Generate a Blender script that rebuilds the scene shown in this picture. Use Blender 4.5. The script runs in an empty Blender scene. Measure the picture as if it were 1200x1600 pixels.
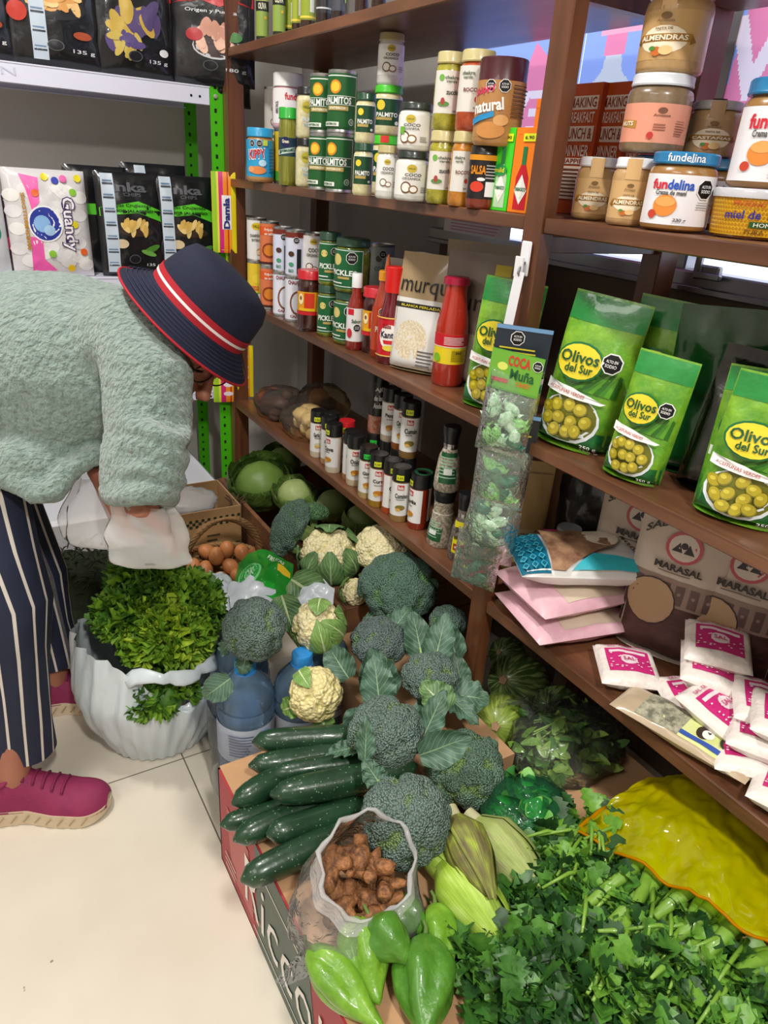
import bpy, math, random
from mathutils import Vector, Matrix, noise
from math import sin, cos, pi, sqrt, atan2, radians
random.seed(11)
RNG = random.Random(5)
SC = bpy.context.scene
COL = SC.collection

# ---------------------------------------------------------------- camera
CR = Vector((0.858157, -0.508978, 0.067136))
CD = Vector((-0.165851, -0.398609, -0.902000))
CF = Vector((0.485860, 0.762923, -0.426484))
CAM = Vector((0, 0, 1.131))
FPX = 1116.47
cd = bpy.data.cameras.new('camera'); co = bpy.data.objects.new('camera', cd); COL.objects.link(co)
co.matrix_world = Matrix(((CR.x, -CD.x, -CF.x, CAM.x), (CR.y, -CD.y, -CF.y, CAM.y), (CR.z, -CD.z, -CF.z, CAM.z), (0, 0, 0, 1)))
cd.sensor_fit = 'AUTO'; cd.sensor_width = 36; cd.lens = FPX / 1600 * 36; cd.clip_start = .02
SC.camera = co

# ---------------------------------------------------------------- light
SC.view_settings.view_transform = 'Standard'; SC.view_settings.look = 'None'
SC.view_settings.gamma = 1; SC.view_settings.use_curve_mapping = False
SC.view_settings.exposure = 0.0
W = bpy.data.worlds.new('world'); SC.world = W; W.use_nodes = True
W.node_tree.nodes['Background'].inputs[0].default_value = (.8, .85, 1, 1)
W.node_tree.nodes['Background'].inputs[1].default_value = 2.2
def lamp(name, loc, size, power, color=(1, .97, .92)):
    l = bpy.data.lights.new(name, 'AREA'); l.shape = 'RECTANGLE'; l.size, l.size_y = size; l.energy = power; l.color = color
    o = bpy.data.objects.new(name, l); o.location = loc; COL.objects.link(o); return o
lamp('ceiling_or_fill_lamp', (.06, -.75, 2.42), (.10, .35), 46)
lamp('ceiling_or_fill_lamp', (-.05, 1.25, 2.42), (.12, .35), 27)
lamp('ceiling_or_fill_lamp', (-1.2, .2, 2.42), (.6, 1.2), 17)  # added fill light without a fixture, lifts the dim walls

# ---------------------------------------------------------------- measuring helpers
def ray(x, y): return CR * ((x - 600) / FPX) + CD * ((y - 800) / FPX) + CF
def pz(x, y, z): v = ray(x, y); return CAM + v * ((z - CAM.z) / v.z)
def pX(x, y, X): v = ray(x, y); return CAM + v * (X / v.x)
def pY(x, y, Y): v = ray(x, y); return CAM + v * (Y / v.y)
def pd(x, y, d): return CAM + ray(x, y) * d
def dep(P): return (Vector(P) - CAM).dot(CF)
def zh(P, x, y):
    v = ray(x, y); t = (v.x * P[0] + v.y * P[1]) / (v.x ** 2 + v.y ** 2); return CAM.z + v.z * t

# ---------------------------------------------------------------- materials
def lin(h):
    if not isinstance(h, str): return tuple(h)[:3]
    h = h.lstrip('#'); r = []
    for i in (0, 2, 4):
        c = int(h[i:i + 2], 16) / 255; r.append(c / 12.92 if c <= .04045 else ((c + .055) / 1.055) ** 2.4)
    return tuple(r)
MC = {}
def newmat(name):
    m = bpy.data.materials.new(name); m.use_nodes = True; nt = m.node_tree
    return m, nt, nt.nodes['Principled BSDF']
def N(nt, typ, **kw):
    n = nt.nodes.new(typ)
    for k, v in kw.items(): setattr(n, k, v)
    return n
def mat(c, rough=.5, metal=0, coat=0, bump=None, var=None, trans=0, sheen=0, ior=1.45, sss=0, name=None, stretch=None, vcol=None, emit=0):
    key = (c, rough, metal, coat, bump, var, trans, sheen, ior, sss, stretch, vcol, emit)
    if key in MC: return MC[key]
    m, nt, b = newmat(name or 'surface_' + str(c).strip('#'))
    b.inputs['Base Color'].default_value = (*lin(c), 1); b.inputs['Roughness'].default_value = rough
    b.inputs['Metallic'].default_value = metal; b.inputs['Coat Weight'].default_value = coat; b.inputs['Coat Roughness'].default_value = .06
    b.inputs['Transmission Weight'].default_value = trans; b.inputs['IOR'].default_value = ior
    b.inputs['Sheen Weight'].default_value = sheen
    if sss: b.inputs['Subsurface Weight'].default_value = sss; b.inputs['Subsurface Radius'].default_value = (.01, .01, .006); b.inputs['Subsurface Scale'].default_value = .6
    if emit: b.inputs['Emission Color'].default_value = (*lin(c), 1); b.inputs['Emission Strength'].default_value = emit
    if bump or var:
        tc = N(nt, 'ShaderNodeTexCoord'); src = tc.outputs['Object']
        if stretch:
            mp = N(nt, 'ShaderNodeMapping'); mp.inputs['Scale'].default_value = stretch; nt.links.new(src, mp.inputs[0]); src = mp.outputs[0]
    if bump:
        n = N(nt, 'ShaderNodeTexNoise'); n.inputs['Scale'].default_value = bump[0]; n.inputs['Detail'].default_value = 4
        bp = N(nt, 'ShaderNodeBump'); bp.inputs['Strength'].default_value = bump[1]; bp.inputs['Distance'].default_value = bump[2] if len(bump) > 2 else .002
        nt.links.new(src, n.inputs['Vector']); nt.links.new(n.outputs[0], bp.inputs['Height']); nt.links.new(bp.outputs[0], b.inputs['Normal'])
    if var:
        n = N(nt, 'ShaderNodeTexNoise'); n.inputs['Scale'].default_value = var[0]; n.inputs['Detail'].default_value = 5; n.inputs['Roughness'].default_value = .65
        rp = N(nt, 'ShaderNodeValToRGB'); rp.color_ramp.elements[0].position = .5 - var[2]; rp.color_ramp.elements[1].position = .5 + var[2]
        rp.color_ramp.elements[0].color = (*lin(c), 1); rp.color_ramp.elements[1].color = (*lin(var[1]), 1)
        nt.links.new(src, n.inputs['Vector']); nt.links.new(n.outputs[0], rp.inputs[0]); nt.links.new(rp.outputs[0], b.inputs['Base Color'])
    if vcol:
        a = N(nt, 'ShaderNodeVertexColor', layer_name='col'); nt.links.new(a.outputs[0], b.inputs['Base Color'])
    MC[key] = m; return m
def film(tint, opac=.15, rough=.12, gloss=.35, bump=(60, .5), white='#ffffff'):
    key = ('film', tint, opac, rough, gloss, bump, white)
    if key in MC: return MC[key]
    m, nt, b = newmat('thin_plastic_film'); nt.nodes.remove(b); out = nt.nodes['Material Output']
    tr = N(nt, 'ShaderNodeBsdfTransparent'); tr.inputs[0].default_value = (*lin(tint), 1)
    df = N(nt, 'ShaderNodeBsdfDiffuse'); df.inputs[0].default_value = (*lin(white), 1)
    tl = N(nt, 'ShaderNodeBsdfTranslucent'); tl.inputs[0].default_value = (*lin(white), 1)
    m0 = N(nt, 'ShaderNodeMixShader'); m0.inputs[0].default_value = .4; nt.links.new(df.outputs[0], m0.inputs[1]); nt.links.new(tl.outputs[0], m0.inputs[2])
    m1 = N(nt, 'ShaderNodeMixShader'); m1.inputs[0].default_value = opac; nt.links.new(tr.outputs[0], m1.inputs[1]); nt.links.new(m0.outputs[0], m1.inputs[2])
    gl = N(nt, 'ShaderNodeBsdfGlossy'); gl.inputs['Roughness'].default_value = rough
    lw = N(nt, 'ShaderNodeLayerWeight'); lw.inputs[0].default_value = gloss * .5
    m2 = N(nt, 'ShaderNodeMixShader'); nt.links.new(lw.outputs['Fresnel'], m2.inputs[0]); nt.links.new(m1.outputs[0], m2.inputs[1]); nt.links.new(gl.outputs[0], m2.inputs[2])
    tc = N(nt, 'ShaderNodeTexCoord'); n = N(nt, 'ShaderNodeTexNoise'); n.inputs['Scale'].default_value = bump[0]; n.inputs['Detail'].default_value = 3; n.inputs['Distortion'].default_value = 1.5
    bp = N(nt, 'ShaderNodeBump'); bp.inputs['Strength'].default_value = bump[1]; bp.inputs['Distance'].default_value = .004
    nt.links.new(tc.outputs['Object'], n.inputs['Vector']); nt.links.new(n.outputs[0], bp.inputs['Height'])
    nt.links.new(bp.outputs[0], gl.inputs['Normal']); nt.links.new(bp.outputs[0], lw.inputs['Normal'])
    nt.links.new(m2.outputs[0], out.inputs[0]); MC[key] = m; return m
def pc(c): return mat(c, .38)
def wood(name, c1, c2, rough=.42, sc=(3, 40, 40), coat=.25):
    m, nt, b = newmat(name); tc = N(nt, 'ShaderNodeTexCoord'); mp = N(nt, 'ShaderNodeMapping'); mp.inputs['Scale'].default_value = sc
    n = N(nt, 'ShaderNodeTexNoise'); n.inputs['Scale'].default_value = 1; n.inputs['Detail'].default_value = 8; n.inputs['Distortion'].default_value = .8
    n2 = N(nt, 'ShaderNodeTexNoise'); n2.inputs['Scale'].default_value = 6; n2.inputs['Detail'].default_value = 4
    mx = N(nt, 'ShaderNodeMix'); mx.inputs[0].default_value = .35
    rp = N(nt, 'ShaderNodeValToRGB'); e = rp.color_ramp.elements; e[0].position = .35; e[1].position = .68; e[0].color = (*lin(c1), 1); e[1].color = (*lin(c2), 1)
    L = nt.links.new; L(tc.outputs['Object'], mp.inputs[0]); L(mp.outputs[0], n.inputs['Vector']); L(tc.outputs['Object'], n2.inputs['Vector'])
    L(n.outputs[0], mx.inputs[2]); L(n2.outputs[0], mx.inputs[3]); L(mx.outputs[0], rp.inputs[0]); L(rp.outputs[0], b.inputs['Base Color'])
    bp = N(nt, 'ShaderNodeBump'); bp.inputs['Strength'].default_value = .25; bp.inputs['Distance'].default_value = .001; L(n.outputs[0], bp.inputs['Height']); L(bp.outputs[0], b.inputs['Normal'])
    b.inputs['Roughness'].default_value = rough; b.inputs['Coat Weight'].default_value = coat; b.inputs['Coat Roughness'].default_value = .25
    return m
def leafmat(name, c1, c2, rib, rough=.45, veins=14, ribw=.035, spec=.5):
    """u runs across the leaf (rib at .5), v along it"""
    m, nt, b = newmat(name); L = nt.links.new
    uv = N(nt, 'ShaderNodeUVMap', uv_map='uv'); sp = N(nt, 'ShaderNodeSeparateXYZ'); L(uv.outputs[0], sp.inputs[0])
    def mt(op, a, bb=None, clamp=False):
        n = N(nt, 'ShaderNodeMath', operation=op); n.use_clamp = clamp
        for i, x in enumerate((a, bb)):
            if x is None: continue
            if isinstance(x, (int, float)): n.inputs[i].default_value = x
            else: L(x, n.inputs[i])
        return n.outputs[0]
    du = mt('ABSOLUTE', mt('SUBTRACT', sp.outputs[0], .5))
    ribm = mt('LESS_THAN', du, mt('MULTIPLY', mt('SUBTRACT', 1.15, sp.outputs[1]), ribw))
    ph = mt('FRACT', mt('MULTIPLY', mt('SUBTRACT', sp.outputs[1], mt('MULTIPLY', du, .7)), veins))
    vein = mt('MULTIPLY', mt('LESS_THAN', mt('ABSOLUTE', mt('SUBTRACT', ph, .5)), .045), .7)
    fac = mt('MAXIMUM', ribm, vein, True)
    tc = N(nt, 'ShaderNodeTexCoord'); n = N(nt, 'ShaderNodeTexNoise'); n.inputs['Scale'].default_value = 35; n.inputs['Detail'].default_value = 4; L(tc.outputs['Object'], n.inputs['Vector'])
    rp = N(nt, 'ShaderNodeValToRGB'); e = rp.color_ramp.elements; e[0].position = .35; e[1].position = .65; e[0].color = (*lin(c1), 1); e[1].color = (*lin(c2), 1); L(n.outputs[0], rp.inputs[0])
    mx = N(nt, 'ShaderNodeMix', data_type='RGBA'); L(fac, mx.inputs[0]); L(rp.outputs[0], mx.inputs[6]); mx.inputs[7].default_value = (*lin(rib), 1); L(mx.outputs[2], b.inputs['Base Color'])
    bp = N(nt, 'ShaderNodeBump'); bp.inputs['Strength'].default_value = .5; bp.inputs['Distance'].default_value = .002; L(fac, bp.inputs['Height']); L(bp.outputs[0], b.inputs['Normal'])
    b.inputs['Roughness'].default_value = rough; b.inputs['Specular IOR Level'].default_value = spec
    return m

# ---------------------------------------------------------------- meshes
I4 = Matrix.Identity(4)
def TR(loc=(0, 0, 0), rz=0, rx=0, ry=0, s=1):
    return Matrix.Translation(loc) @ Matrix.Rotation(rz, 4, 'Z') @ Matrix.Rotation(rx, 4, 'X') @ Matrix.Rotation(ry, 4, 'Y') @ Matrix.Scale(s, 4)
def basis(o, x, z):
    z = Vector(z).normalized(); x = Vector(x); x = (x - z * x.dot(z)).normalized(); y = z.cross(x)
    return Matrix(((x.x, y.x, z.x, o[0]), (x.y, y.y, z.y, o[1]), (x.z, y.z, z.z, o[2]), (0, 0, 0, 1)))
class MB:
    def __init__(s): s.v = []; s.f = []; s.m = []; s.uv = []; s.mats = []; s.sm = []; s.c = []
    def mi(s, m):
        if m not in s.mats: s.mats.append(m)
        return s.mats.index(m)
    def add(s, vs, fs, m, uv=None, T=None, smooth=True, c=None):
        o = len(s.v); k = s.mi(m)
        if T is not None: vs = [T @ Vector(v) for v in vs]
        s.v += [tuple(v) for v in vs]; s.uv += uv if uv else [(0, 0)] * len(vs); s.c += c if c else [(1, 1, 1)] * len(vs)
        for f in fs: s.f.append(tuple(i + o for i in f)); s.m.append(k); s.sm.append(smooth)
        return s
    def box(s, c, d, m, T=None, bev=0):
        x, y, z = c; a, b, h = d[0] / 2, d[1] / 2, d[2] / 2
        if bev <= 0:
            vs = [(x + i * a, y + j * b, z + k * h) for k in (-1, 1) for j in (-1, 1) for i in (-1, 1)]
            return s.add(vs, [(0, 2, 3, 1), (4, 5, 7, 6), (0, 1, 5, 4), (2, 6, 7, 3), (0, 4, 6, 2), (1, 3, 7, 5)], m, None, T, False)
        e = min(bev, a * .99, b * .99, h * .99); vs = []; ix = {}
        for k in (-1, 1):
            for j in (-1, 1):
                for i in (-1, 1):
                    for ax in range(3):
                        p = [x + i * (a - e), y + j * (b - e), z + k * (h - e)]; p[ax] = (x, y, z)[ax] + (i, j, k)[ax] * (a, b, h)[ax]
                        ix[(i, j, k, ax)] = len(vs); vs.append(tuple(p))
        fs = []
        for sg in (-1, 1):
            for ax in range(3):
                o = [q for q in range(3) if q != ax]; q = []
                for p, r in ((-1, -1), (1, -1), (1, 1), (-1, 1)):
                    t = [0, 0, 0]; t[ax] = sg; t[o[0]] = p; t[o[1]] = r; q.append(ix[(*t, ax)])
                fs.append(tuple(q if (sg > 0) == (ax != 1) else q[::-1]))
        for ax in range(3):
            o = [q for q in range(3) if q != ax]
            for p in (-1, 1):
                for r in (-1, 1):
                    q = []
                    for sg, b2 in ((-1, o[0]), (1, o[0]), (1, o[1]), (-1, o[1])):
                        t = [0, 0, 0]; t[ax] = sg; t[o[0]] = p; t[o[1]] = r; q.append(ix[(*t, b2)])
                    fs.append(tuple(q))
        for i in (-1, 1):
            for j in (-1, 1):
                for k in (-1, 1): fs.append(tuple(ix[(i, j, k, ax)] for ax in range(3)))
        return s.add(vs, fs, m, None, T, False)
    def lathe(s, prof, m, seg=24, T=None, c=(0, 0, 0), sq=None, smooth=True, wob=None):
        vs = []; fs = []; uv = []; n = len(prof)
        for j, (r, z) in enumerate(prof):
            for i in range(seg):
                a = 2 * pi * i / seg; rr = r
                if wob: rr = r * wob(a, z)
                x, y = cos(a), sin(a)
                if sq: k = (abs(x) ** sq + abs(y) ** sq) ** (-1 / sq); x *= k; y *= k
                vs.append((c[0] + rr * x, c[1] + rr * y, c[2] + z)); uv.append((i / seg, j / max(1, n - 1)))
        for j in range(n - 1):
            for i in range(seg):
                a, b = j * seg + i, j * seg + (i + 1) % seg; fs.append((a, b, b + seg, a + seg))
        return s.add(vs, fs, m, uv, T, smooth)
    def tube(s, pts, rad, m, seg=10, T=None, flat=None, caps=True, up=None, rfn=None, col=None):
        pts = [Vector(p) for p in pts]; n = len(pts)
        if not isinstance(rad, (list, tuple)): rad = [rad] * n
        if len(rad) != n: rad = [rad[min(len(rad) - 1, int(i * len(rad) / n))] for i in range(n)]
        vs = []; uv = []; fs = []; nv = None; cs = []
        for i, p in enumerate(pts):
            t = (pts[min(i + 1, n - 1)] - pts[max(i - 1, 0)]).normalized()
            if nv is None:
                u = Vector(up) if up else (Vector((0, 0, 1)) if abs(t.z) < .9 else Vector((1, 0, 0))); nv = (u - t * u.dot(t)).normalized()
            else: nv = (nv - t * nv.dot(t)).normalized()
            b = t.cross(nv); r = rad[i]
            ra, rb = (r if isinstance(r, (tuple, list)) else (r, r))
            for k in range(seg):
                a = 2 * pi * k / seg; q = rfn(a, i / (n - 1)) if rfn else 1
                vs.append(p + (nv * cos(a) * ra + b * sin(a) * rb) * q); uv.append((k / seg, i / (n - 1)))
                if col: cs.append(col(a, i / (n - 1)))
        for i in range(n - 1):
            for k in range(seg):
                a, b2 = i * seg + k, i * seg + (k + 1) % seg; fs.append((a, a + seg, b2 + seg, b2))
        if caps: fs.append(tuple(range(seg))); fs.append(tuple(range((n - 1) * seg, n * seg))[::-1])
        return s.add(vs, [f[::-1] for f in fs], m, uv, T, c=cs or None)
    def grid(s, fn, nu, nv, m, T=None, wrap=False, col=None, smooth=True):
        vs = []; uv = []; fs = []; cs = []; w = nu if wrap else nu + 1
        for j in range(nv + 1):
            for i in range(w):
                u, v = i / nu, j / nv; vs.append(fn(u, v)); uv.append((u, v))
                if col: cs.append(col(u, v))
        for j in range(nv):
            for i in range(nu):
                a = j * w + i; b = j * w + (i + 1) % w; fs.append((a, b, b + w, a + w))
        return s.add(vs, fs, m, uv, T, smooth, cs or None)
    def ball(s, c, r, m, nu=16, nv=10, T=None, fn=None, col=None):
        if not isinstance(r, (tuple, list)): r = (r, r, r)
        vs = []; fs = []; uv = []; cs = []
        for j in range(nv + 1):
            th = pi * j / nv
            for i in range(nu):
                a = 2 * pi * i / nu; d = Vector((sin(th) * cos(a), sin(th) * sin(a), cos(th))); k = fn(d) if fn else 1
                vs.append((c[0] + d.x * r[0] * k, c[1] + d.y * r[1] * k, c[2] + d.z * r[2] * k)); uv.append((i / nu, 1 - j / nv))
                if col: cs.append(col(d))
        for j in range(nv):
            for i in range(nu):
                a, b = j * nu + i, j * nu + (i + 1) % nu; fs.append((a, a + nu, b + nu, b))
        return s.add(vs, fs, m, uv, T, c=cs or None)
    def obj(s, name, parent=None, M=None, smooth=40):
        me = bpy.data.meshes.new(name); me.from_pydata(s.v, [], s.f)
        for m in s.mats: me.materials.append(m)
        me.polygons.foreach_set('material_index', s.m); me.polygons.foreach_set('use_smooth', s.sm)
        li = [0] * len(me.loops); me.loops.foreach_get('vertex_index', li)
        u = me.uv_layers.new(name='uv'); u.data.foreach_set('uv', [x for i in li for x in s.uv[i]])
        if any(c != (1, 1, 1) for c in s.c[:50]) or any(c != (1, 1, 1) for c in s.c[-50:]):
            ca = me.color_attributes.new('col', 'FLOAT_COLOR', 'POINT'); ca.data.foreach_set('color', [x for c in s.c for x in (*c, 1)])
        me.validate(); me.update()
        if smooth: me.set_sharp_from_angle(angle=radians(smooth))
        o = bpy.data.objects.new(name, me); COL.objects.link(o)
        if parent: o.parent = parent
        if M is not None: o.matrix_basis = M
        return o
def tag(o, label, cat, group=None, kind=None):
    o['label'] = label; o['category'] = cat
    if group: o['group'] = group
    if kind: o['kind'] = kind
    return o
def thing(name, label, cat, M=None, group=None):
    o = bpy.data.objects.new(name, None); o.empty_display_size = .02; COL.objects.link(o)
    if M is not None: o.matrix_basis = M if isinstance(M, Matrix) else TR(M)
    return tag(o, label, cat, group)
def struct(mb, name, smooth=40):
    o = mb.obj(name, smooth=smooth); o['kind'] = 'structure'; return o
def clone(root, M, label, group=None):
    r = root.copy(); COL.objects.link(r); r.matrix_basis = M if isinstance(M, Matrix) else TR(M); r['label'] = label
    if group: r['group'] = group
    for ch in list(root.children):
        c = ch.copy(); COL.objects.link(c); c.parent = r
        for g in list(ch.children):
            d = g.copy(); COL.objects.link(d); d.parent = c
    return r

# ---------------------------------------------------------------- printed labels
TXT = {}
def text_mesh(s, bold=.012):
    k = (s, bold)
    if k not in TXT:
        cu = bpy.data.curves.new('lettering', 'FONT'); cu.body = s; cu.size = 1; cu.resolution_u = 2; cu.offset = bold; cu.align_x = 'LEFT'
        o = bpy.data.objects.new('lettering', cu); me = o.to_mesh()
        vs = [tuple(v.co) for v in me.vertices]; fs = [tuple(p.vertices) for p in me.polygons]
        o.to_mesh_clear(); bpy.data.objects.remove(o); bpy.data.curves.remove(cu)
        x0 = min((v[0] for v in vs), default=0); x1 = max((v[0] for v in vs), default=1)
        y0 = min((v[1] for v in vs), default=0); y1 = max((v[1] for v in vs), default=1)
        TXT[k] = ([((v[0] - (x0 + x1) / 2), (v[1] - (y0 + y1) / 2)) for v in vs], fs, x1 - x0, y1 - y0)
    return TXT[k]
class Canvas:
    """flat artwork in metres (u right, v up) wrapped on a surface fn(u, v, h)"""
    def __init__(s, mb, fn, step=.006): s.mb = mb; s.fn = fn; s.st = step; s.h = .0003; s.tx = .0004
    def up(s): s.h += .00018; return s.h
    def rect(s, u0, v0, u1, v1, c, fn=None, slant=0):
        h = s.up(); nu = max(1, min(14, int(abs(u1 - u0) / s.st) + 1)); nv = max(1, min(14, int(abs(v1 - v0) / s.st) + 1))
        s.mb.grid(lambda a, b: s.fn(u0 + (u1 - u0) * a, v0 + (v1 - v0) * b + slant * a, h), nu, nv, c if not isinstance(c, str) else pc(c)); return s
    def ell(s, cu, cv, ru, rv, c, n=18, rot=0):
        h = s.up(); vs = [s.fn(cu, cv, h)]; fs = []
        rings = 1 + int(max(ru, rv) / s.st / 1.5); rings = min(rings, 4)
        for k in range(1, rings + 1):
            for i in range(n):
                a = 2 * pi * i / n; x, y = cos(a) * ru * k / rings, sin(a) * rv * k / rings
                vs.append(s.fn(cu + x * cos(rot) - y * sin(rot), cv + x * sin(rot) + y * cos(rot), h))
        for i in range(n): fs.append((0, 1 + i, 1 + (i + 1) % n))
        for k in range(rings - 1):
            for i in range(n): a = 1 + k * n + i; b = 1 + k * n + (i + 1) % n; fs.append((a, a + n, b + n, b))
        s.mb.add(vs, fs, c if not isinstance(c, str) else pc(c)); return s
    def poly(s, pts, c):
        h = s.up(); cu = sum(p[0] for p in pts) / len(pts); cv = sum(p[1] for p in pts) / len(pts); q = []
        for i, p in enumerate(pts):
            r = pts[(i + 1) % len(pts)]; k = max(1, min(12, int(math.hypot(r[0] - p[0], r[1] - p[1]) / s.st)))
            q += [(p[0] + (r[0] - p[0]) * j / k, p[1] + (r[1] - p[1]) * j / k) for j in range(k)]
        pts = q; n = len(pts)
        vs = [s.fn(cu, cv, h)] + [s.fn((cu + p[0]) / 2, (cv + p[1]) / 2, h) for p in pts] + [s.fn(*p, h) for p in pts]
        fs = [(0, 1 + i, 1 + (i + 1) % n) for i in range(n)] + [(1 + i, 1 + n + i, 1 + n + (i + 1) % n, 1 + (i + 1) % n) for i in range(n)]
        s.mb.add(vs, fs, c if not isinstance(c, str) else pc(c)); return s
    def text(s, t, u, v, w, hgt, c, rot=0, bold=.012, arc=0, mirror=False):
        """fit the words in a w x hgt box centred on u, v"""
        vs, fs, tw, th = text_mesh(t, bold); sx = w / tw; sy = hgt / max(th, .3); h = s.up() + s.tx; out = []
        for x, y in vs:
            x *= sx; y *= sy
            if mirror: x = -x
            if arc: y -= arc * x * x / w
            out.append(s.fn(u + x * cos(rot) - y * sin(rot), v + x * sin(rot) + y * cos(rot), h))
        s.mb.add(out, fs, c if not isinstance(c, str) else pc(c), smooth=False); return s
    def lines(s, u0, v0, u1, v1, n, c='#555555'):
        d = (v1 - v0) / n
        for i in range(n):
            e = RNG.uniform(.72, 1); s.rect(u0, v0 + d * i + d * .3, u0 + (u1 - u0) * e, v0 + d * i + d * .68, c)
        return s
    def warn(s, u, v, r, c='#0a0a0a'):
        """black octagon warning mark"""
        s.poly([(u + r * 1.12 * cos(pi / 8 + i * pi / 4), v + r * 1.12 * sin(pi / 8 + i * pi / 4)) for i in range(8)], '#f2f2f2')
        s.poly([(u + r * cos(pi / 8 + i * pi / 4), v + r * sin(pi / 8 + i * pi / 4)) for i in range(8)], c)
        s.text('ALTO EN', u, v + r * .28, r * 1.2, r * .3, '#f2f2f2'); s.text('SODIO', u, v - r * .2, r * 1.2, r * .34, '#f2f2f2'); return s
def wrap(r, a0, rz=None):
    """cylinder (or body of revolution, radius rz(v)) facing direction a0"""
    return lambda u, v, h: Vector((((rz(v) if rz else r) + h) * cos(a0 + u / (rz(v) if rz else r)), ((rz(v) if rz else r) + h) * sin(a0 + u / (rz(v) if rz else r)), v))
# ---------------------------------------------------------------- the room
def tiles():
    m, nt, b = newmat('floor_tiles'); L = nt.links.new; tc = N(nt, 'ShaderNodeTexCoord')
    br = N(nt, 'ShaderNodeTexBrick', offset=0, squash=1); mp = N(nt, 'ShaderNodeMapping'); mp.inputs['Location'].default_value = (-.281 + .6, -1.149 + 1.2, 0)
    br.inputs['Scale'].default_value = 1; br.inputs['Brick Width'].default_value = .6; br.inputs['Row Height'].default_value = .6; br.inputs['Mortar Size'].default_value = .0014; br.inputs['Mortar Smooth'].default_value = .1
    br.inputs['Color1'].default_value = br.inputs['Color2'].default_value = (*lin('#d6cdbd'), 1); br.inputs['Mortar'].default_value = (*lin('#6d6456'), 1)
    L(tc.outputs['Object'], mp.inputs[0]); L(mp.outputs[0], br.inputs['Vector'])
    n = N(nt, 'ShaderNodeTexNoise'); n.inputs['Scale'].default_value = 5; n.inputs['Detail'].default_value = 6; L(tc.outputs['Object'], n.inputs['Vector'])
    rp = N(nt, 'ShaderNodeValToRGB'); e = rp.color_ramp.elements; e[0].position = .3; e[1].position = .6; e[0].color = (.93, .92, .9, 1); e[1].color = (1, 1, 1, 1); L(n.outputs[0], rp.inputs[0])
    n2 = N(nt, 'ShaderNodeTexNoise'); n2.inputs['Scale'].default_value = 38; n2.inputs['Detail'].default_value = 2; L(tc.outputs['Object'], n2.inputs['Vector'])
    r2 = N(nt, 'ShaderNodeValToRGB'); e = r2.color_ramp.elements; e[0].position = .76; e[1].position = .775; e[0].color = (1, 1, 1, 1); e[1].color = (.25, .22, .18, 1); L(n2.outputs[0], r2.inputs[0])
    x = N(nt, 'ShaderNodeMix', data_type='RGBA', blend_type='MULTIPLY'); x.inputs[0].default_value = 1; L(br.outputs[0], x.inputs[6]); L(rp.outputs[0], x.inputs[7])
    y = N(nt, 'ShaderNodeMix', data_type='RGBA', blend_type='MULTIPLY'); y.inputs[0].default_value = .8; L(x.outputs[2], y.inputs[6]); L(r2.outputs[0], y.inputs[7]); L(y.outputs[2], b.inputs['Base Color'])
    b.inputs['Roughness'].default_value = .32; return m
wallm = mat('#c2bcb6', .8, bump=(90, .15), var=(3, '#cdc8c2', .3), name='painted_wall')
struct(MB().box((0, .5, -.03), (5, 7, .06), tiles()), 'floor')
struct(MB().box((-.2, .5, 2.53), (4, 7, .06), mat('#d8d6d0', .9, bump=(30, .1), name='ceiling_paint')), 'ceiling')
BW = 2.55
struct(MB().box((-.2, BW + .05, 1.25), (4, .1, 2.5), wallm), 'wall_back')
struct(MB().box((-1.75, .5, 1.25), (.1, 7, 2.5), wallm), 'wall_left')
struct(MB().box((-.2, -2.55, 1.25), (4, .1, 2.5), wallm), 'wall_front')
WX = 1.17; wr = MB()
wr.box((WX + .05, -.67, .495), (.1, 4.66, .99), mat('#5d4a40', .75, bump=(60, .3), var=(4, '#7a685c', .3), name='lower_wall'))
wr.box((WX + .05, 2.11, .99), (.1, .9, 1.98), mat('#8f8b8c', .8, bump=(60, .3), var=(5, '#a8a49f', .3), name='corner_wall'))
wr.box((WX + .05, .5, 2.24), (.1, 7, .52), wallm); wr.box((WX + .05, -1.6, 1.5), (.1, 2.8, 1.2), wallm)
struct(wr, 'wall_right')
alu = mat('#9a9aa0', .35, .9, name='aluminium')
win = MB()
for z, h in ((1.0, .03), (1.98, .04)): win.box((WX - .006, .73, z), (.05, 1.88, h), alu, bev=.003)
win.box((WX - .002, .73, .985), (.07, 1.88, .012), alu, bev=.002)
for y in (-.18, .9, 1.64): win.box((WX + .004, y, 1.49), (.035, .045, .96), alu, bev=.003)
w1 = struct(win, 'window_1')
lt = MB(); c = pX(1106, 425, WX - .03)
lt.box((0, 0, 0), (.014, .05, .022), alu, bev=.003); lt.box((-.012, .012, .012), (.012, .012, .05), alu, bev=.003); lt.box((-.014, -.012, -.006), (.01, .05, .01), alu, bev=.002)
lt.obj('window_latch', w1, TR(c))
gm = film('#f4f8fa', .0, .03, .2, (3, .02))
MB().box((WX + .02, .73, 1.5), (.005, 1.84, .94), gm).obj('pane', w1)

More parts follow.
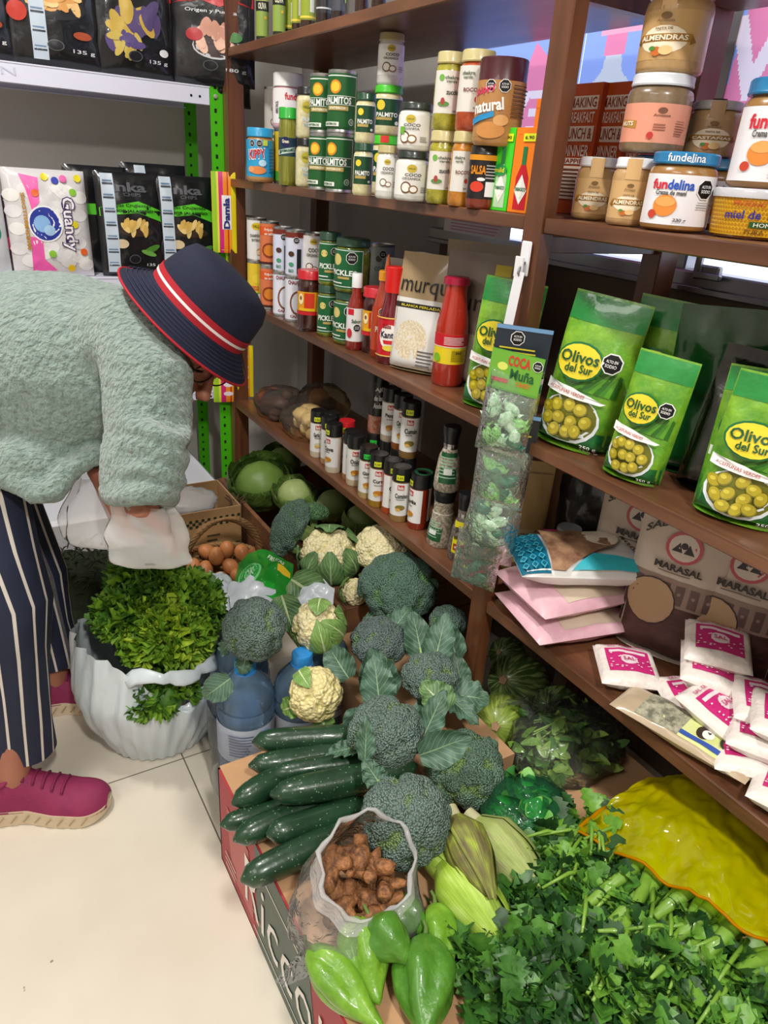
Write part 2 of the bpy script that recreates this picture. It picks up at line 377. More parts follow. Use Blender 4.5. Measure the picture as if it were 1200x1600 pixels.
# posters on the window, seen from behind
def posterm(c, tl=.6):
    key = ('poster', c, tl)
    if key in MC: return MC[key]
    m, nt, b = newmat('backlit_poster_paper'); nt.nodes.remove(b)
    d = N(nt, 'ShaderNodeBsdfDiffuse'); t = N(nt, 'ShaderNodeBsdfTranslucent'); x = N(nt, 'ShaderNodeMixShader'); x.inputs[0].default_value = tl
    d.inputs[0].default_value = t.inputs[0].default_value = (*lin(c), 1); nt.links.new(d.outputs[0], x.inputs[1]); nt.links.new(t.outputs[0], x.inputs[2]); nt.links.new(x.outputs[0], nt.nodes['Material Output'].inputs[0]); MC[key] = m; return m
def poster(name, label, y0, y1, z0, z1, art):
    b = MB(); X = WX - .013; blue = posterm('#9db4f4', .6); shapes = []
    class Rec:
        mb = b; fn = staticmethod(lambda u, v, h: Vector((X - h, y1 - u, z0 + v)))
        def poly(s, p, m): shapes.append((p, m)); return s
        def rect(s, a, b0, c, d, m): return s.poly([(a, b0), (c, b0), (c, d), (a, d)], m)
        def text(s, t, u, v, w, hg, m, mirror=True, bold=.03):
            vs, fs, tw, th = text_mesh(t, bold)
            for f in fs: shapes.append(([(u - vs[i][0] * w / tw, v + vs[i][1] * hg / th) for i in f], m))
    art(Rec())
    def inside(p, x, y):
        r = False; j = len(p) - 1
        for i in range(len(p)):
            if (p[i][1] > y) != (p[j][1] > y) and x < (p[j][0] - p[i][0]) * (y - p[i][1]) / (p[j][1] - p[i][1]) + p[i][0]: r = not r
            j = i
        return r
    nu, nv = int((y1 - y0) / .003), int((z1 - z0) / .003); du, dv = (y1 - y0) / nu, (z1 - z0) / nv; cells = {}
    bbs = [(p, q, (min(t[0] for t in p), max(t[0] for t in p), min(t[1] for t in p), max(t[1] for t in p))) for p, q in shapes]
    for i in range(nu):
        for j in range(nv):
            m = blue
            for p, q, (xa, xb, ya, yb) in bbs:
                if xa <= (i + .5) * du <= xb and ya <= (j + .5) * dv <= yb and inside(p, (i + .5) * du, (j + .5) * dv): m = q
            cells.setdefault(m, []).append((i, j))
    vs = [(X, y1 - i * du, z0 + j * dv) for j in range(nv + 1) for i in range(nu + 1)]; w_ = nu + 1; k0 = True
    o0 = len(b.v); b.v += vs; b.uv += [(0, 0)] * len(vs); b.c += [(1, 1, 1)] * len(vs)
    for m, cc in cells.items():
        k = b.mi(m)
        for i, j in cc: q = j * w_ + i; b.f.append((q, q + 1, q + 1 + w_, q + w_)); b.m.append(k); b.sm.append(False)
    tag(b.obj(name), label, 'poster')
PK, PW = '#f58fb4', '#fbe9f0'
def artA(c):
    c.poly([(.12, .06), (.27, .36), (.41, .26), (.41, .12), (.3, .08)], posterm(PK))
    c.poly([(.0, .36), (.06, .41), (.02, .42)], posterm(PK))
    c.text('LEV', .29, .23, .22, .085, posterm(PW), mirror=True, bold=.03)
def artB(c):
    c.poly([(.10, 0), (.56, 0), (.56, .11), (.1, .13)], posterm(PK))
    dx = -.175; pr = [(x + dx, y + .07) for x, y in [(.18, .02), (.17, .14), (.19, .19), (.23, .225), (.235, .25), (.275, .25), (.28, .225), (.32, .19), (.34, .14), (.33, .02)]]
    c.poly(pr, posterm('#d9dce4')); c.rect(.053, .32, .107, .37, posterm(PK)); c.rect(.04, .355, .145, .37, posterm('#f7b2c8')); c.rect(.0, .09, .16, .185, posterm(PK))
def artC(c):
    c.poly([(.0, .0), (.5, .0), (.5, .2), (.30, .2), (.03, .36)], posterm(PK)); c.rect(0, .37, .5, .42, posterm('#c9d6f5'))
    c.text('ANEV', .21, .235, .42, .12, posterm(PW), mirror=True, bold=.03)
poster('window_poster', 'blue and pink poster with mirrored letters behind the peanut butter jars', 1.22, 1.63, 1.04, 1.46, artA)
poster('window_poster', 'blue poster with a clear bottle with pink spray cap on the window', .905, 1.2185, 1.04, 1.46, lambda c: artB(c))
poster('window_poster', 'pink and blue poster with mirrored white letters at the right edge of the photo', .30, .895, 1.10, 1.52, artC)
b = MB(); b.box((WX - .034, 1.47, 1.03), (.001, .26, .035), pc('#f1e9ea')); cv = Canvas(b, lambda u, v, h: Vector((WX - .0346 - h, 1.60 - u, 1.012 + v)), 1)
for r in range(4): cv.lines(.03, .004 + r * .007, .23, .010 + r * .007, 1, '#d98bb0')
tag(b.obj('paper_notice'), 'narrow white notice with rows of pink print on the window sill rail', 'notice')

# ---------------------------------------------------------------- dark wooden shelving
WD = wood('dark_brown_stained_wood', '#4c2d1c', '#81543a', .36, (30, 2.5, 30)); WV = wood('dark_brown_stained_post', '#4a2b1a', '#78492e', .36, (26, 26, 3))
FX, BX = .78, 1.10; ZS = {'S1': (1.388, 1.410), 'S2': (1.069, 1.090), 'S3': (.738, .758), 'S4': (.406, .429)}
S1, S2, S3, S4 = 1.410, 1.090, .758, .429
sh = thing('wooden_shelving', 'tall dark brown wooden shelving with four long shelf boards stocked with groceries', 'shelving', (FX, .87, 0))
def sub(mb, name, root, o): return mb.obj(name, root, Matrix.Translation(-Vector(o)))
so = (FX, .87, 0)
for k, (z0, z1) in ZS.items():
    sub(MB().box((.94, 1.535, (z0 + z1) / 2), (.32, 1.29, z1 - z0), WD, bev=.002), 'shelf_board', sh, so)
    z0, z1 = z0 - .002, z1 - .001
    sub(MB().box((.94, .2635, (z0 + z1) / 2), (.318, 1.171, z1 - z0), WD, bev=.002), 'shelf_board', sh, so)
for (x0, x1, y0, y1) in ((.776, .804, .849, .889), (.776, .826, 2.181, 2.219), (1.055, 1.102, .852, .892), (1.055, 1.102, 2.181, 2.221), (.776, .804, -.36, -.32), (1.055, 1.1, -.36, -.32)):
    sub(MB().box(((x0 + x1) / 2, (y0 + y1) / 2, .92), (x1 - x0, y1 - y0, 1.84), WV, bev=.002), 'post', sh, so)
for z in (.40, .732, 1.063, 1.382):
    sub(MB().box((.93, .872, z - .012), (.25, .02, .024), WV, bev=.001), 'cross_brace', sh, so)

# ---------------------------------------------------------------- white metal rack with green uprights
WM = mat('#dfe0f2', .35, name='white_enamel', bump=(200, .05)); GM = mat('#4ab814', .4, name='green_enamel', bump=(200, .05)); HO = mat('#10150d', .8, name='dark_hole')
ry0, ry1 = 2.225, 2.475
rk = thing('metal_rack', 'white metal rack with perforated bright green uprights beside the wooden shelving', 'rack', (.0, ry0, 0)); ro = (0, ry0, 0)
for (x, y, fy) in ((.742, ry0, -1), (.742, ry1, -1)):
    b = MB(); b.box((x + .019, y, .9), (.038, .003, 1.8), GM); b.box((x + .0365, y + .017, .9), (.003, .034, 1.8), GM)
    for i in range(58):
        z = .1 + i * .029
        if i % 2: b.ball((x + .015, y - .0012, z), (.0042, .001, .0042), HO, 10, 6)
        else: b.box((x + .015, y - .0014, z), (.0075, .001, .011), HO, bev=.0004)
    sub(b, 'upright', rk, ro)
def rshelf(zt, zb, emboss=None):
    b = MB(); x0, x1 = -1.6, .742
    b.box(((x0 + x1) / 2, (ry0 + ry1) / 2, zt - .002), (x1 - x0, ry1 - ry0, .003), WM)
    for y in (ry0 + .003, ry1 - .003): b.box(((x0 + x1) / 2, y, (zt + zb) / 2), (x1 - x0, .003, zt - zb), WM, bev=.001); b.box(((x0 + x1) / 2, y + (.01 if y < 2.3 else -.01), zb + .001), (x1 - x0, .02, .002), WM)
    for dx in (.052, .028): b.ball((x1 - dx, ry0 + .001, (zt + zb) / 2 - .004), (.0035, .001, .0035), HO, 10, 6)
    if emboss: Canvas(b, lambda u, v, h: Vector((u, ry0 + .0012 - h, v)), 1).text(emboss, .155, (zt + zb) / 2 + .002, .20, .017, mat('#ccccdf', .4), bold=0)
    s = sub(b, 'shelf', rk, ro); b = MB(); b.lathe([(0, .0042), (.005, .0035), (.0065, 0)], mat('#cfcdbb', .3, .6), 10, TR((.758, ry0 - .002, (zt + zb) / 2), rx=pi / 2)); sub(b, 'bolt', rk, ro)
R1, R2, R3 = 1.318, .812, .452
rshelf(R1, 1.272, 'MELTON'); rshelf(R2, .770); rshelf(R3, .428);
# ---------------------------------------------------------------- jars, cans and bottles
def spot(base, z, top, w, inset=1.0):
    p = pz(base[0], base[1], z); d = Vector((p.x, p.y, 0)).normalized(); r = w / 2 * dep(p) / FPX
    c = p + d * r * inset; q = Vector((c.x, c.y, 0)) - d * r * .6
    return c, r, zh(q, *top) - z, atan2(-p.y, -p.x)
class It: pass
def item(name, label, cat, base, z, top, w, kind='jar', body='#c9a45c', lid='#222222', lab=None, art=None, yaw=0, group=None, lidh=None, var=None, X=None, r=None, h=None, lidr=None, neck=None, xy=None, rot=None, coat=.8):
    c, r0, h0, a0 = spot(base, z, top, w); r = r or r0; h = h or h0
    if z > S2 - .01: h = min(h, 1.384 - z) if z < 1.36 and xy else h
    if X is not None: # slide along the sight line to the row it stands in
        p = pX(base[0], base[1], X); c = Vector((p.x, p.y, z)) + Vector((p.x, p.y, 0)).normalized() * r
    if xy: c = Vector((*xy, z)); a0 = atan2(-c.y, -c.x)
    root = thing(name, label, cat, TR((c.x, c.y, z + .0004)), group); a = (rot if rot is not None else a0) + yaw
    bm = body if not isinstance(body, str) else mat(body, .3, coat=coat, var=var, bump=(140, .15))
    L = lambda col: col if not isinstance(col, str) else mat(col, .35, coat=.3)
    if kind == 'can':
        tin = mat('#b9bab8', .3, .9, name='tinplate')
        MB().lathe([(0, .001), (r * .93, 0), (r * .97, 0), (r * .97, .004), (r * .94, .006), (r * .94, h - .006), (r * .97, h - .004), (r * .97, h), (r * .92, h), (r * .9, h - .003), (0, h - .003)], tin, 28).obj('can_body', root)
        b = MB(); v0, v1 = .006, h - .006; R = r * .965
        b.lathe([(R, v0), (R, v1)], L(body) if isinstance(body, str) else body, 28)
        if art: art(Canvas(b, wrap(R, a)), R, v0, v1)
        b.obj('paper_label', root)
    elif kind in ('jar', 'bottle', 'shaker', 'mill'):
        lh = lidh or {'jar': .14, 'shaker': .2, 'bottle': .18, 'mill': .3}[kind] * h; lr = (lidr or {'jar': .93, 'shaker': .98, 'bottle': .45, 'mill': .62}[kind]) * r
        nk = (neck or {'jar': .82, 'shaker': .9, 'bottle': .38, 'mill': .5}[kind]) * r; hb = h - lh
        if kind == 'jar': pr = [(0, 0), (r * .86, 0), (r * .97, h * .03), (r, h * .07), (r, hb * .84), (r * .96, hb * .92), (nk, hb * .985), (nk, h - .004)]
        elif kind == 'shaker': pr = [(0, 0), (r * .93, 0), (r, .004), (r, hb * .93), (nk, hb * .985), (nk, h - .004)]
        elif kind == 'bottle': pr = [(0, 0), (r * .88, 0), (r, h * .03), (r, hb * .55), (r * .97, hb * .63), (r * .8, hb * .76), (nk, hb * .92), (nk, h - .004)]
        else: pr = [(0, 0), (r * .92, 0), (r, .005), (r * .97, hb * .3), (r * .78, hb * .8), (nk * 1.1, hb * .97), (nk, hb), (nk, h - .01)]
        MB().lathe(pr, bm, 28).obj('bottle_body' if kind == 'bottle' else 'jar_body', root)
        b = MB(); t = .002 if kind == 'jar' else .003
        if kind == 'mill':
            b.lathe([(nk * 1.05, hb - .002), (lr * .8, hb), (lr * .82, hb + lh * .2), (lr * .8, hb + lh * .22)], mat('#c4c4c4', .2, 1, name='steel_collar'), 24)
            b.lathe([(lr * .8, hb + lh * .22), (lr * .78, hb + lh * .3), (lr, hb + lh * .8), (lr, h - .003), (lr * .93, h), (0, h)], L(lid), 24)
        elif kind == 'bottle': b.lathe([(nk, hb), (lr, hb), (lr, h - .002), (lr * .9, h), (0, h)], L(lid), 24)
        else: b.lathe([(nk, hb - .001), (lr, hb - .001), (lr + .0008, hb + .001), (lr, hb + .003), (lr, h - t), (lr * .95, h), (lr * .6, h - .0008), (0, h - .0008)], L(lid), 32, wob=(lambda q, z_: 1 + .012 * (sin(q * 44) > 0)) if kind == 'shaker' or lidh else None)
        b.obj('cap' if kind in ('bottle', 'mill') else 'lid', root)
        if lab:
            v0, v1, lc, ha = lab; v0 *= h; v1 *= h; b = MB(); R = r * 1.004
            rz = None
            if kind == 'mill': R = r * 1.0; rz = lambda v: r * (.99 - .24 * max(0, (v / hb - .28)) / .52) * 1.01
            f = wrap(R, a, rz); k = R * ha
            b.grid(lambda u, v: f(-k + 2 * k * u, v0 + (v1 - v0) * v, 0), 20, 6, L(lc))
            if art: art(Canvas(b, f), R, v0, v1)
            b.obj('paper_label', root)
    o = It(); o.o = root; o.c = c; o.r = r; o.h = h; o.top = z + h; o.a = a; return o
def artf(*ops):
    """ops in label-relative units: ('t', words, u, v, w, h, colour), u in radii, v and h 0..1 of the label height"""
    def f(c, R, v0, v1):
        H = v1 - v0
        for o in ops:
            k = o[0]
            if k == 't': c.text(o[1], o[2] * R, v0 + o[3] * H, o[4] * R, o[5] * H, o[6], rot=o[7] if len(o) > 7 else 0, bold=.03)
            elif k == 'r': c.rect(o[1] * R, v0 + o[2] * H, o[3] * R, v0 + o[4] * H, o[5])
            elif k == 'e': c.ell(o[1] * R, v0 + o[2] * H, o[3] * R, o[4] * R, o[5])
            elif k == 'l': c.lines(o[1] * R, v0 + o[2] * H, o[3] * R, v0 + o[4] * H, o[5], o[6])
            elif k == 'w': c.warn(o[1] * R, v0 + o[2] * H, o[3] * R)
            elif k == 'p': c.poly([(x * R, v0 + y * H) for x, y in o[1]], o[2])
    return f
YEL, CRM, WH = '#e8cf3a', '#e9e0cc', '#eceae6'
coco = [('e', .0, .86, .3, .22, '#c9b23f'), ('t', 'VALLE', .0, .86, .4, .04, '#5d6b2a'), ('t', 'COCO', .1, .66, 1.0, .1, '#58564f'), ('t', 'ORGANICA', 0, .54, 1.1, .08, '#77736a'), ('e', -.3, .25, .32, .32, '#6b4a2d'), ('e', -.3, .25, .24, .24, '#efece2'), ('e', .15, .2, .28, .22, '#8a6238'), ('e', .15, .2, .2, .15, '#f3f0e8'), ('l', .6, .1, 1.1, .3, 3, '#8a8780')]
AC = artf(*coco, ('w', .75, .82, .22))
# upper left bay -----------------------------------------------------
A = item('tin_can', 'lower of two grey coconut milk cans at the far end of the second shelf', 'can', (394, 280), S2, (394, 211), 44, 'can', '#cfccc4', art=AC, xy=(.90, 2.13), r=.034, h=.118)
item('tin_can', 'upper grey coconut milk can stacked at the far end of the second shelf', 'can', (394, 208), A.top, (394, 139), 44, 'can', '#cfccc4', art=AC, xy=A.c.xy, r=A.r, h=.118, yaw=.15)
item('peanut_butter_jar', 'peanut butter jar with light blue lid and blue label with red letters', 'jar', (407, 285), S2, (407, 200), 43, 'jar', '#b98a52', '#2f9fd0', (.1, .78, '#2fa3d6', 1.45), artf(('t', 'KIPPY', -.15, .62, 1.3, .3, '#f4f4f4', .12), ('t', 'KIPPY', -.15, .62, 1.2, .24, '#c9242c', .12), ('w', -.5, .9, .2), ('w', .05, .9, .22), ('e', -.1, .18, .6, .26, '#e38b4d'), ('e', .25, .38, .26, .22, '#bfe4f4'), ('e', -.55, .2, .24, .2, '#f0a266'), ('r', .3, .85, .6, 1, '#cfe043'), ('l', .7, .1, 1.3, .8, 8, '#1d6f9c')), lidh=.02, yaw=-.1, coat=.4)
Y = item('tin_can', 'yellow and green sweetcorn can beneath the pink cream jar', 'can', (449, 284), S2, (449, 211), 38, 'can', '#e2c02e', art=artf(('r', -1.6, 0, 1.6, .2, '#4aa52c'), ('r', -.5, .22, -.1, .4, '#eeeeee'), ('e', 0, .6, .5, .5, '#f2d64b')), X=.84)
item('cream_jar', 'pink cream jar with white screw lid and white label', 'jar', (442, 209), Y.top, (442, 132), 43, 'jar', '#e3b3b9', '#eeeeee', (.1, .72, '#f2eeee', 1.2), artf(('t', 'fundelina', .55, .78, 1.5, .2, '#d2293a'), ('t', 'ABRE FACIL', -.75, .45, .7, .12, '#555555', 1.57)), xy=(Y.c.x, Y.c.y), lidh=.03, coat=.3)
item('asparagus_jar', 'tall jar of green asparagus with bright green lid and sticker', 'jar', (450, 290), S2, (450, 168), 30, 'jar', mat('#6d7020', .25, coat=.8, var=(60, '#a3a238', .12), stretch=(1, 1, .05)), '#2fae3a', (.38, .62, '#23404a', 1.5), artf(('e', -.3, .75, .5, .5, '#1c1d4e'), ('t', 'Green', -.3, .8, .7, .2, '#e8e4d0'), ('p', ((-1.2, .05), (1.2, .3), (1.2, .6), (-1.2, .3)), '#bcd0c4'), ('t', 'ASPARAGUS', .1, .32, 1.6, .14, '#2d5a46', .1)), lidr=.98, neck=.9)
hp = mat('#c9c08a', .25, coat=.8, var=(70, '#e4ddb4', .15), bump=(80, .3))
AP = artf(('e', -.1, .75, .42, .42, '#c7ba3c'), ('t', 'VALLE', -.1, .75, .6, .1, '#6c7430'), ('t', 'PALMITO', .1, .32, 1.1, .16, '#dfeaf0'), ('t', 'TROZOS', .1, .12, .9, .12, '#a8c8dc'))
B = item('palm_heart_jar', 'lower palm heart jar with black lid left of the green cans', 'jar', (479, 293), S2, (479, 217), 36, 'jar', hp, '#1b1b1b', (.2, .75, hp, 1), AP)
item('palm_heart_jar', 'upper palm heart jar with black lid left of the green cans', 'jar', (479, 217), B.top, (479, 137), 36, 'jar', hp, '#1b1b1b', (.2, .75, hp, 1), AP, xy=B.c.xy, r=B.r)
gc = '#1f5c2b'
AG = artf(('r', -1.45, .06, 1.15, .965, '#e8eee4'), ('r', -1.5, .04, 1.09, .945, gc), ('e', -.55, .76, .42, .42, '#d98a24'), ('e', -.55, .76, .32, .3, '#f0c43c'), ('r', -1.5, .595, 1.0, .605, '#e8eee4'), ('t', 'PALMITOS', -.35, .52, 1.9, .13, '#f2f4ee'), ('r', -1.5, .44, 1.0, .45, '#e8eee4'), ('r', -1.1, .34, .4, .42, '#b9a05a'), ('t', 'ENTEROS', -.35, .38, 1.1, .04, '#f2efd8'), ('e', .65, .14, .2, .2, '#e8eee4'), ('e', .65, .14, .16, .16, gc), ('t', 'U', .65, .14, .14, .05, '#e8eee4'), ('r', -1.5, .05, -.2, .13, '#e8eee4'), ('t', 'ENTEROS', -.8, .09, .9, .045, gc))
C = item('tin_can', 'green palm heart can, lower of the left stack of tall cans', 'can', (502, 297), S2, (502, 209), 43, 'can', gc, art=AG, group='green palm heart cans', yaw=-.05)
clone(C.o, TR((C.c.x, C.c.y, C.top + .001), .12), 'green palm heart can, upper of the left stack of tall cans', 'green palm heart cans')
p = pX(543, 303, C.c.x - .022)
clone(C.o, TR((C.c.x - .004, C.c.y - .093, S2), -.1), 'green palm heart can, lower of the right stack of tall cans', 'green palm heart cans')
clone(C.o, TR((C.c.x - .004, C.c.y - .093, C.top + .001), .06), 'green palm heart can, upper of the right stack of tall cans', 'green palm heart cans')
AD = artf(('e', -.5, .75, .3, .3, YEL), ('t', 'PALMITO', -.05, .4, 1.5, .17, '#f2f4ee'), ('r', -.8, .2, .3, .3, '#b9a05a'), ('e', .65, .1, .14, .12, '#e8eee4'), ('r', -1.05, .98, 1.05, 1, '#e8eee4'))
D1 = item('palm_heart_jar', 'lower palm heart jar with dark green lid beside the tall green cans', 'jar', (565, 306), S2, (565, 224), 31, 'jar', hp, '#1d4a30', (.22, .76, '#17482a', 1.15), AD)
item('palm_heart_jar', 'upper palm heart jar with dark green lid beside the tall green cans', 'jar', (570, 220), D1.top, (570, 134), 33, 'jar', hp, '#1d4a30', (.22, .76, '#17482a', 1.15), AD, xy=D1.c.xy, r=D1.r)
E1 = item('palm_heart_jar', 'palm heart jar with bright green lid and red sticker behind the coconut oil', 'jar', (598, 303), S2, (598, 216), 42, 'jar', hp, '#4ac42f', (.22, .76, '#17482a', 1.15), AD, X=.85)
E2 = item('palm_heart_jar', 'palm heart jar with bright green lid carrying the tall coconut oil jar', 'jar', (602, 217), E1.top, (602, 146), 40, 'jar', hp, '#4ac42f', (.2, .74, '#17482a', 1.2), AD, xy=E1.c.xy, r=E1.r)
st = MB(); cvs = Canvas(st, wrap(E1.r * .95, E1.a)); cvs.rect(-.012, 0, .006, .013, '#e2403a'); st.obj('price_sticker', E1.o, TR((0, 0, E1.h - .0135)))
ow = mat('#cfcdc4', .25, coat=.8, var=(30, '#e3e2dc', .2))
AO = artf(*coco)
F1 = item('coconut_oil_jar', 'slim coconut oil jar with gold lid standing on the second shelf', 'jar', (602, 311), S2, (602, 227), 34, 'jar', ow, '#b5a777', (.15, .78, WH, 1.3), AO)
item('coconut_oil_jar', 'slim coconut oil jar with gold lid, topmost above the palm heart jars', 'jar', (608, 145), E2.top, (608, 57), 38, 'jar', ow, '#b5a777', (.2, .78, WH, 1.3), AO, xy=E2.c.xy)
G1 = item('coconut_oil_jar', 'wide coconut oil jar with black lid, lower of two', 'jar', (640, 315), S2, (640, 236), 52, 'jar', ow, '#27302c', (.12, .74, WH, 1.4), AO)
item('coconut_oil_jar', 'wide coconut oil jar with black lid, upper of two', 'jar', (644, 233), G1.top, (644, 151), 52, 'jar', ow, '#27302c', (.12, .74, WH, 1.4), artf(*coco, ('r', -.6, .35, -.3, .6, '#6cae3a')), xy=G1.c.xy, r=G1.r, yaw=-.3)
AZ = artf(('e', -.55, .83, .2, .2, '#6fae4a'), ('t', 'chakra', .15, .84, .9, .08, '#66705a'), ('t', 'verde', .15, .75, .7, .07, '#66705a'), ('t', 'zucchini', .35, .5, 1.0, .12, '#444444'), ('e', -.3, .22, .4, .15, '#5b8c4a'), ('e', -.35, .28, .14, .22, '#a8433a'), ('t', '200 gr', .6, .05, .5, .05, '#444444'))
AR = artf(('t', 'chakra', -.5, .84, .8, .08, '#66705a'), ('t', 'verde', -.5, .75, .6, .07, '#66705a'), ('t', 'ROCOTO', -.1, .48, 1.2, .09, '#7a4a42'), ('e', .1, .27, .12, .16, '#c23a34'), ('t', '200 gr', .2, .08, .5, .05, '#444444'), ('l', .7, .1, 1.2, .75, 7, '#888888'))
zu = mat('#7c7a1c', .25, coat=.8, var=(45, '#b5ab34', .12)); ro_ = mat('#8a3012', .25, coat=.8, var=(45, '#c4541c', .14))
H1 = item('pickled_courgette_jar', 'jar of yellow courgette strips with gold lid, lower one', 'jar', (685, 319), S2, (685, 204), 44, 'jar', zu, '#c2b681', (.2, .72, '#dedad2', 1.2), AZ)
item('pickled_courgette_jar', 'jar of yellow courgette strips with gold lid, upper one', 'jar', (691, 204), H1.top, (691, 80), 44, 'jar', zu, '#c2b681', (.22, .76, '#dedad2', 1.2), AZ, xy=H1.c.xy, r=H1.r)
J1 = item('pepper_jar', 'jar of orange pepper strips with gold lid, lower one', 'jar', (718, 323), S2, (718, 205), 42, 'jar', mat('#a3641a', .25, coat=.8, var=(45, '#cf8a2c', .14)), '#c2b681', (.2, .74, '#dedad2', 1.2), AR, yaw=.15)
item('pepper_jar', 'jar of red pepper strips with gold lid, upper one', 'jar', (730, 204), J1.top, (735, 73), 54, 'jar', ro_, '#c2b681', (.24, .8, '#dedad2', 1.3), AR, xy=(J1.c.x + .008, J1.c.y), r=.0285)
K1 = item('salsa_jar', 'dark salsa jar with black label below the large peanut butter jar', 'jar', (750, 327), S2, (750, 228), 50, 'jar', '#7a2a12', '#1d1a1a', (.16, .86, '#181418', 1.3), artf(('r', -1.3, .88, 1.3, 1, '#d98f1e'), ('t', 'SALSA', -.4, .66, 1.0, .2, '#e08c1c'), ('e', -.4, .28, .45, .3, '#d4402a'), ('e', -.15, .45, .25, .1, '#e8e8e8'), ('r', .15, .06, .9, .4, '#eeeeee'), ('l', .1, .45, 1, .8, 5, '#b8b8b8')), lidr=.97)
item('peanut_butter_jar', 'large natural peanut butter jar with ribbed dark red lid', 'jar', (770, 227), K1.top, (782, 85), 78, 'jar', '#b4824c', '#4b1d24', (.1, .74, '#b4824c', 1.4), artf(('t', 'Skippy', -.75, .82, 1.1, .16, '#d23a62', .25), ('w', -.45, .9, .2), ('w', .12, .9, .22), ('t', 'natural', -.5, .55, 1.3, .22, '#f4f2ee', .15), ('p', ((-1.3, .2), (-.2, .36), (-.2, .46), (-1.3, .32)), '#2b8cc4'), ('e', -.3, .12, .6, .3, '#c98a4a'), ('e', .1, .3, .3, .2, '#d9a468'), ('l', .45, .35, 1.3, .95, 9, '#5e4630')), xy=(K1.c.x + .006, K1.c.y - .012), lidh=.034, lidr=.97, neck=.88, coat=.4)
def carton(name, label, px0, px1, ptop, X, z, h, d, col, art, cat='box', side=None, group=None, y=None):
    y0, y1 = y or (pX(px1[0], px1[1], X).y, pX(px0[0], px0[1], X).y); w = y1 - y0; h = h or zh((X, y0, 0), *ptop) - z
    root = thing(name, label, cat, TR((X, y1, z + .0004)), group); b = MB(); b.box((d / 2, -w / 2, h / 2), (d, w, h), pc(col), bev=.0006)
    cf = Canvas(b, lambda u, v, hh: Vector((-hh, -u, v)), .1); art(cf, w, h)
    if side: side(Canvas(b, lambda u, v, hh: Vector((u, -w - hh, v)), .1), d, h)
    b.obj('carton', root); return root, y0, y1, h
def tabasco(bg, glass, capc, mild=False):
    def f(c, w, h):
        c.rect(w * .25, h * .04, w * .82, h * .42, glass); c.poly([(w * .25, h * .42), (w * .82, h * .42), (w * .62, h * .58), (w * .44, h * .58)], glass); c.rect(w * .44, h * .57, w * .62, h * .78, capc)
        c.poly([(w * .53, h * .1), (w * .82, h * .27), (w * .53, h * .46), (w * .24, h * .27)], '#f0efe8'); c.text('TABASCO', w * .53, h * .285, w * .52, h * .045, '#1f7a46'); c.ell(w * .53, h * .27, w * .12, h * .09, '#f0efe8', 20); c.text('TABASCO', w * .53, h * .285, w * .52, h * .045, '#1f7a46')
        c.rect(w * .4, h * .84, w * .95, h * .93, '#dfe82a'); c.text('6.90', w * .68, h * .885, w * .4, h * .04, '#333333')
        if mild: c.ell(w * .45, h * .5, w * .36, h * .07, '#1f9a4a'); c.text('mild', w * .45, h * .5, w * .5, h * .06, '#f2e640')
        else: c.text('★★★', w * .25, h * .92, w * .2, h * .02, '#c23a1c')
    return f
carton('hot_sauce_box', 'bright green boxed mild hot sauce on the second shelf', (762, 330), (790, 333), (790, 170), .797, S2, .118, .03, '#44d22c', tabasco('', '#b9d8b0', '#2c8a4c', True))
carton('hot_sauce_box', 'orange boxed hot sauce right of the green box', (791, 333), (824, 336), (820, 172), .796, S2, .118, .03, '#f0801a', tabasco('', '#c4182a', '#1f7a46'))
carton('hot_sauce_box', 'taller orange boxed hot sauce against the shelf post', (820, 336), (868, 341), (845, 118), .80, S2, .155, .04, '#ee7c18', tabasco('', '#c4182a', '#1f7a46'), y=(.893, .924))
# upper right bay ------------------------------------------------------
def making(c, w, h):
    for t, v, hh, hl in (('MAKING', .86, .075, 1), ('BREAKFAST', .75, .08, 0), ('LUNCH &', .63, .085, 1), ('DINNER', .5, .085, 0), ('HAPPIER', .42, .035, 1)):
        if hl: c.rect(w * .06, h * (v - hh * .7), w * .94, h * (v + hh * .65), '#e3cfc2')
        c.text(t, w * .5, h * v, w * .8, h * hh, '#8a3216' if hl else '#e3cfc2')
    c.rect(w * .1, h * .12, w * .9, h * .38, '#d9c3b5'); c.lines(w * .14, h * .13, w * .86, h * .37, 8, '#6b3a24')
for i, (a, b_, l) in enumerate((((866, 298), (914, 304), 'burnt orange breakfast box half behind the shelf post'), ((914, 304), (957, 310), 'burnt orange box reading making breakfast lunch and dinner in full'), ((957, 310), (992, 315), 'darkest burnt orange breakfast box behind the stacked spread jars'))):
    carton('food_box', l, a, b_, (940, 121), .955 + .012 * i, S2, .195, .05, '#bb4a1a', making)
sp = mat('#b08c5c', .3, coat=.7, var=(60, '#c29e6c', .2), bump=(90, .25))
def AA(lc='#d4ad78', nm='ALMENDRAS'): return artf(('e', 0, .40, .74, .36, '#f0e2c8'), ('r', -.85, .36, .85, .52, '#a5762c'), ('p', ((-.85, .5), (-1.0, .36), (-.8, .3)), '#8a5f20'), ('p', ((.85, .5), (.8, .3), (1.0, .36)), '#8a5f20'), ('t', nm, 0, .44, 1.45, .11, '#f6ead0'), ('t', 'PASTA DE', 0, .62, .5, .05, '#7a5a30'), ('e', 0, .88, .16, .08, '#7a5a30'), ('t', 'Amazon', 0, .78, .5, .06, '#8a6a40'), ('e', -.12, .16, .16, .12, '#c86a2a'), ('e', .15, .18, .2, .12, '#e8c48a'), ('e', -.25, .22, .1, .06, '#4f8a3a'))
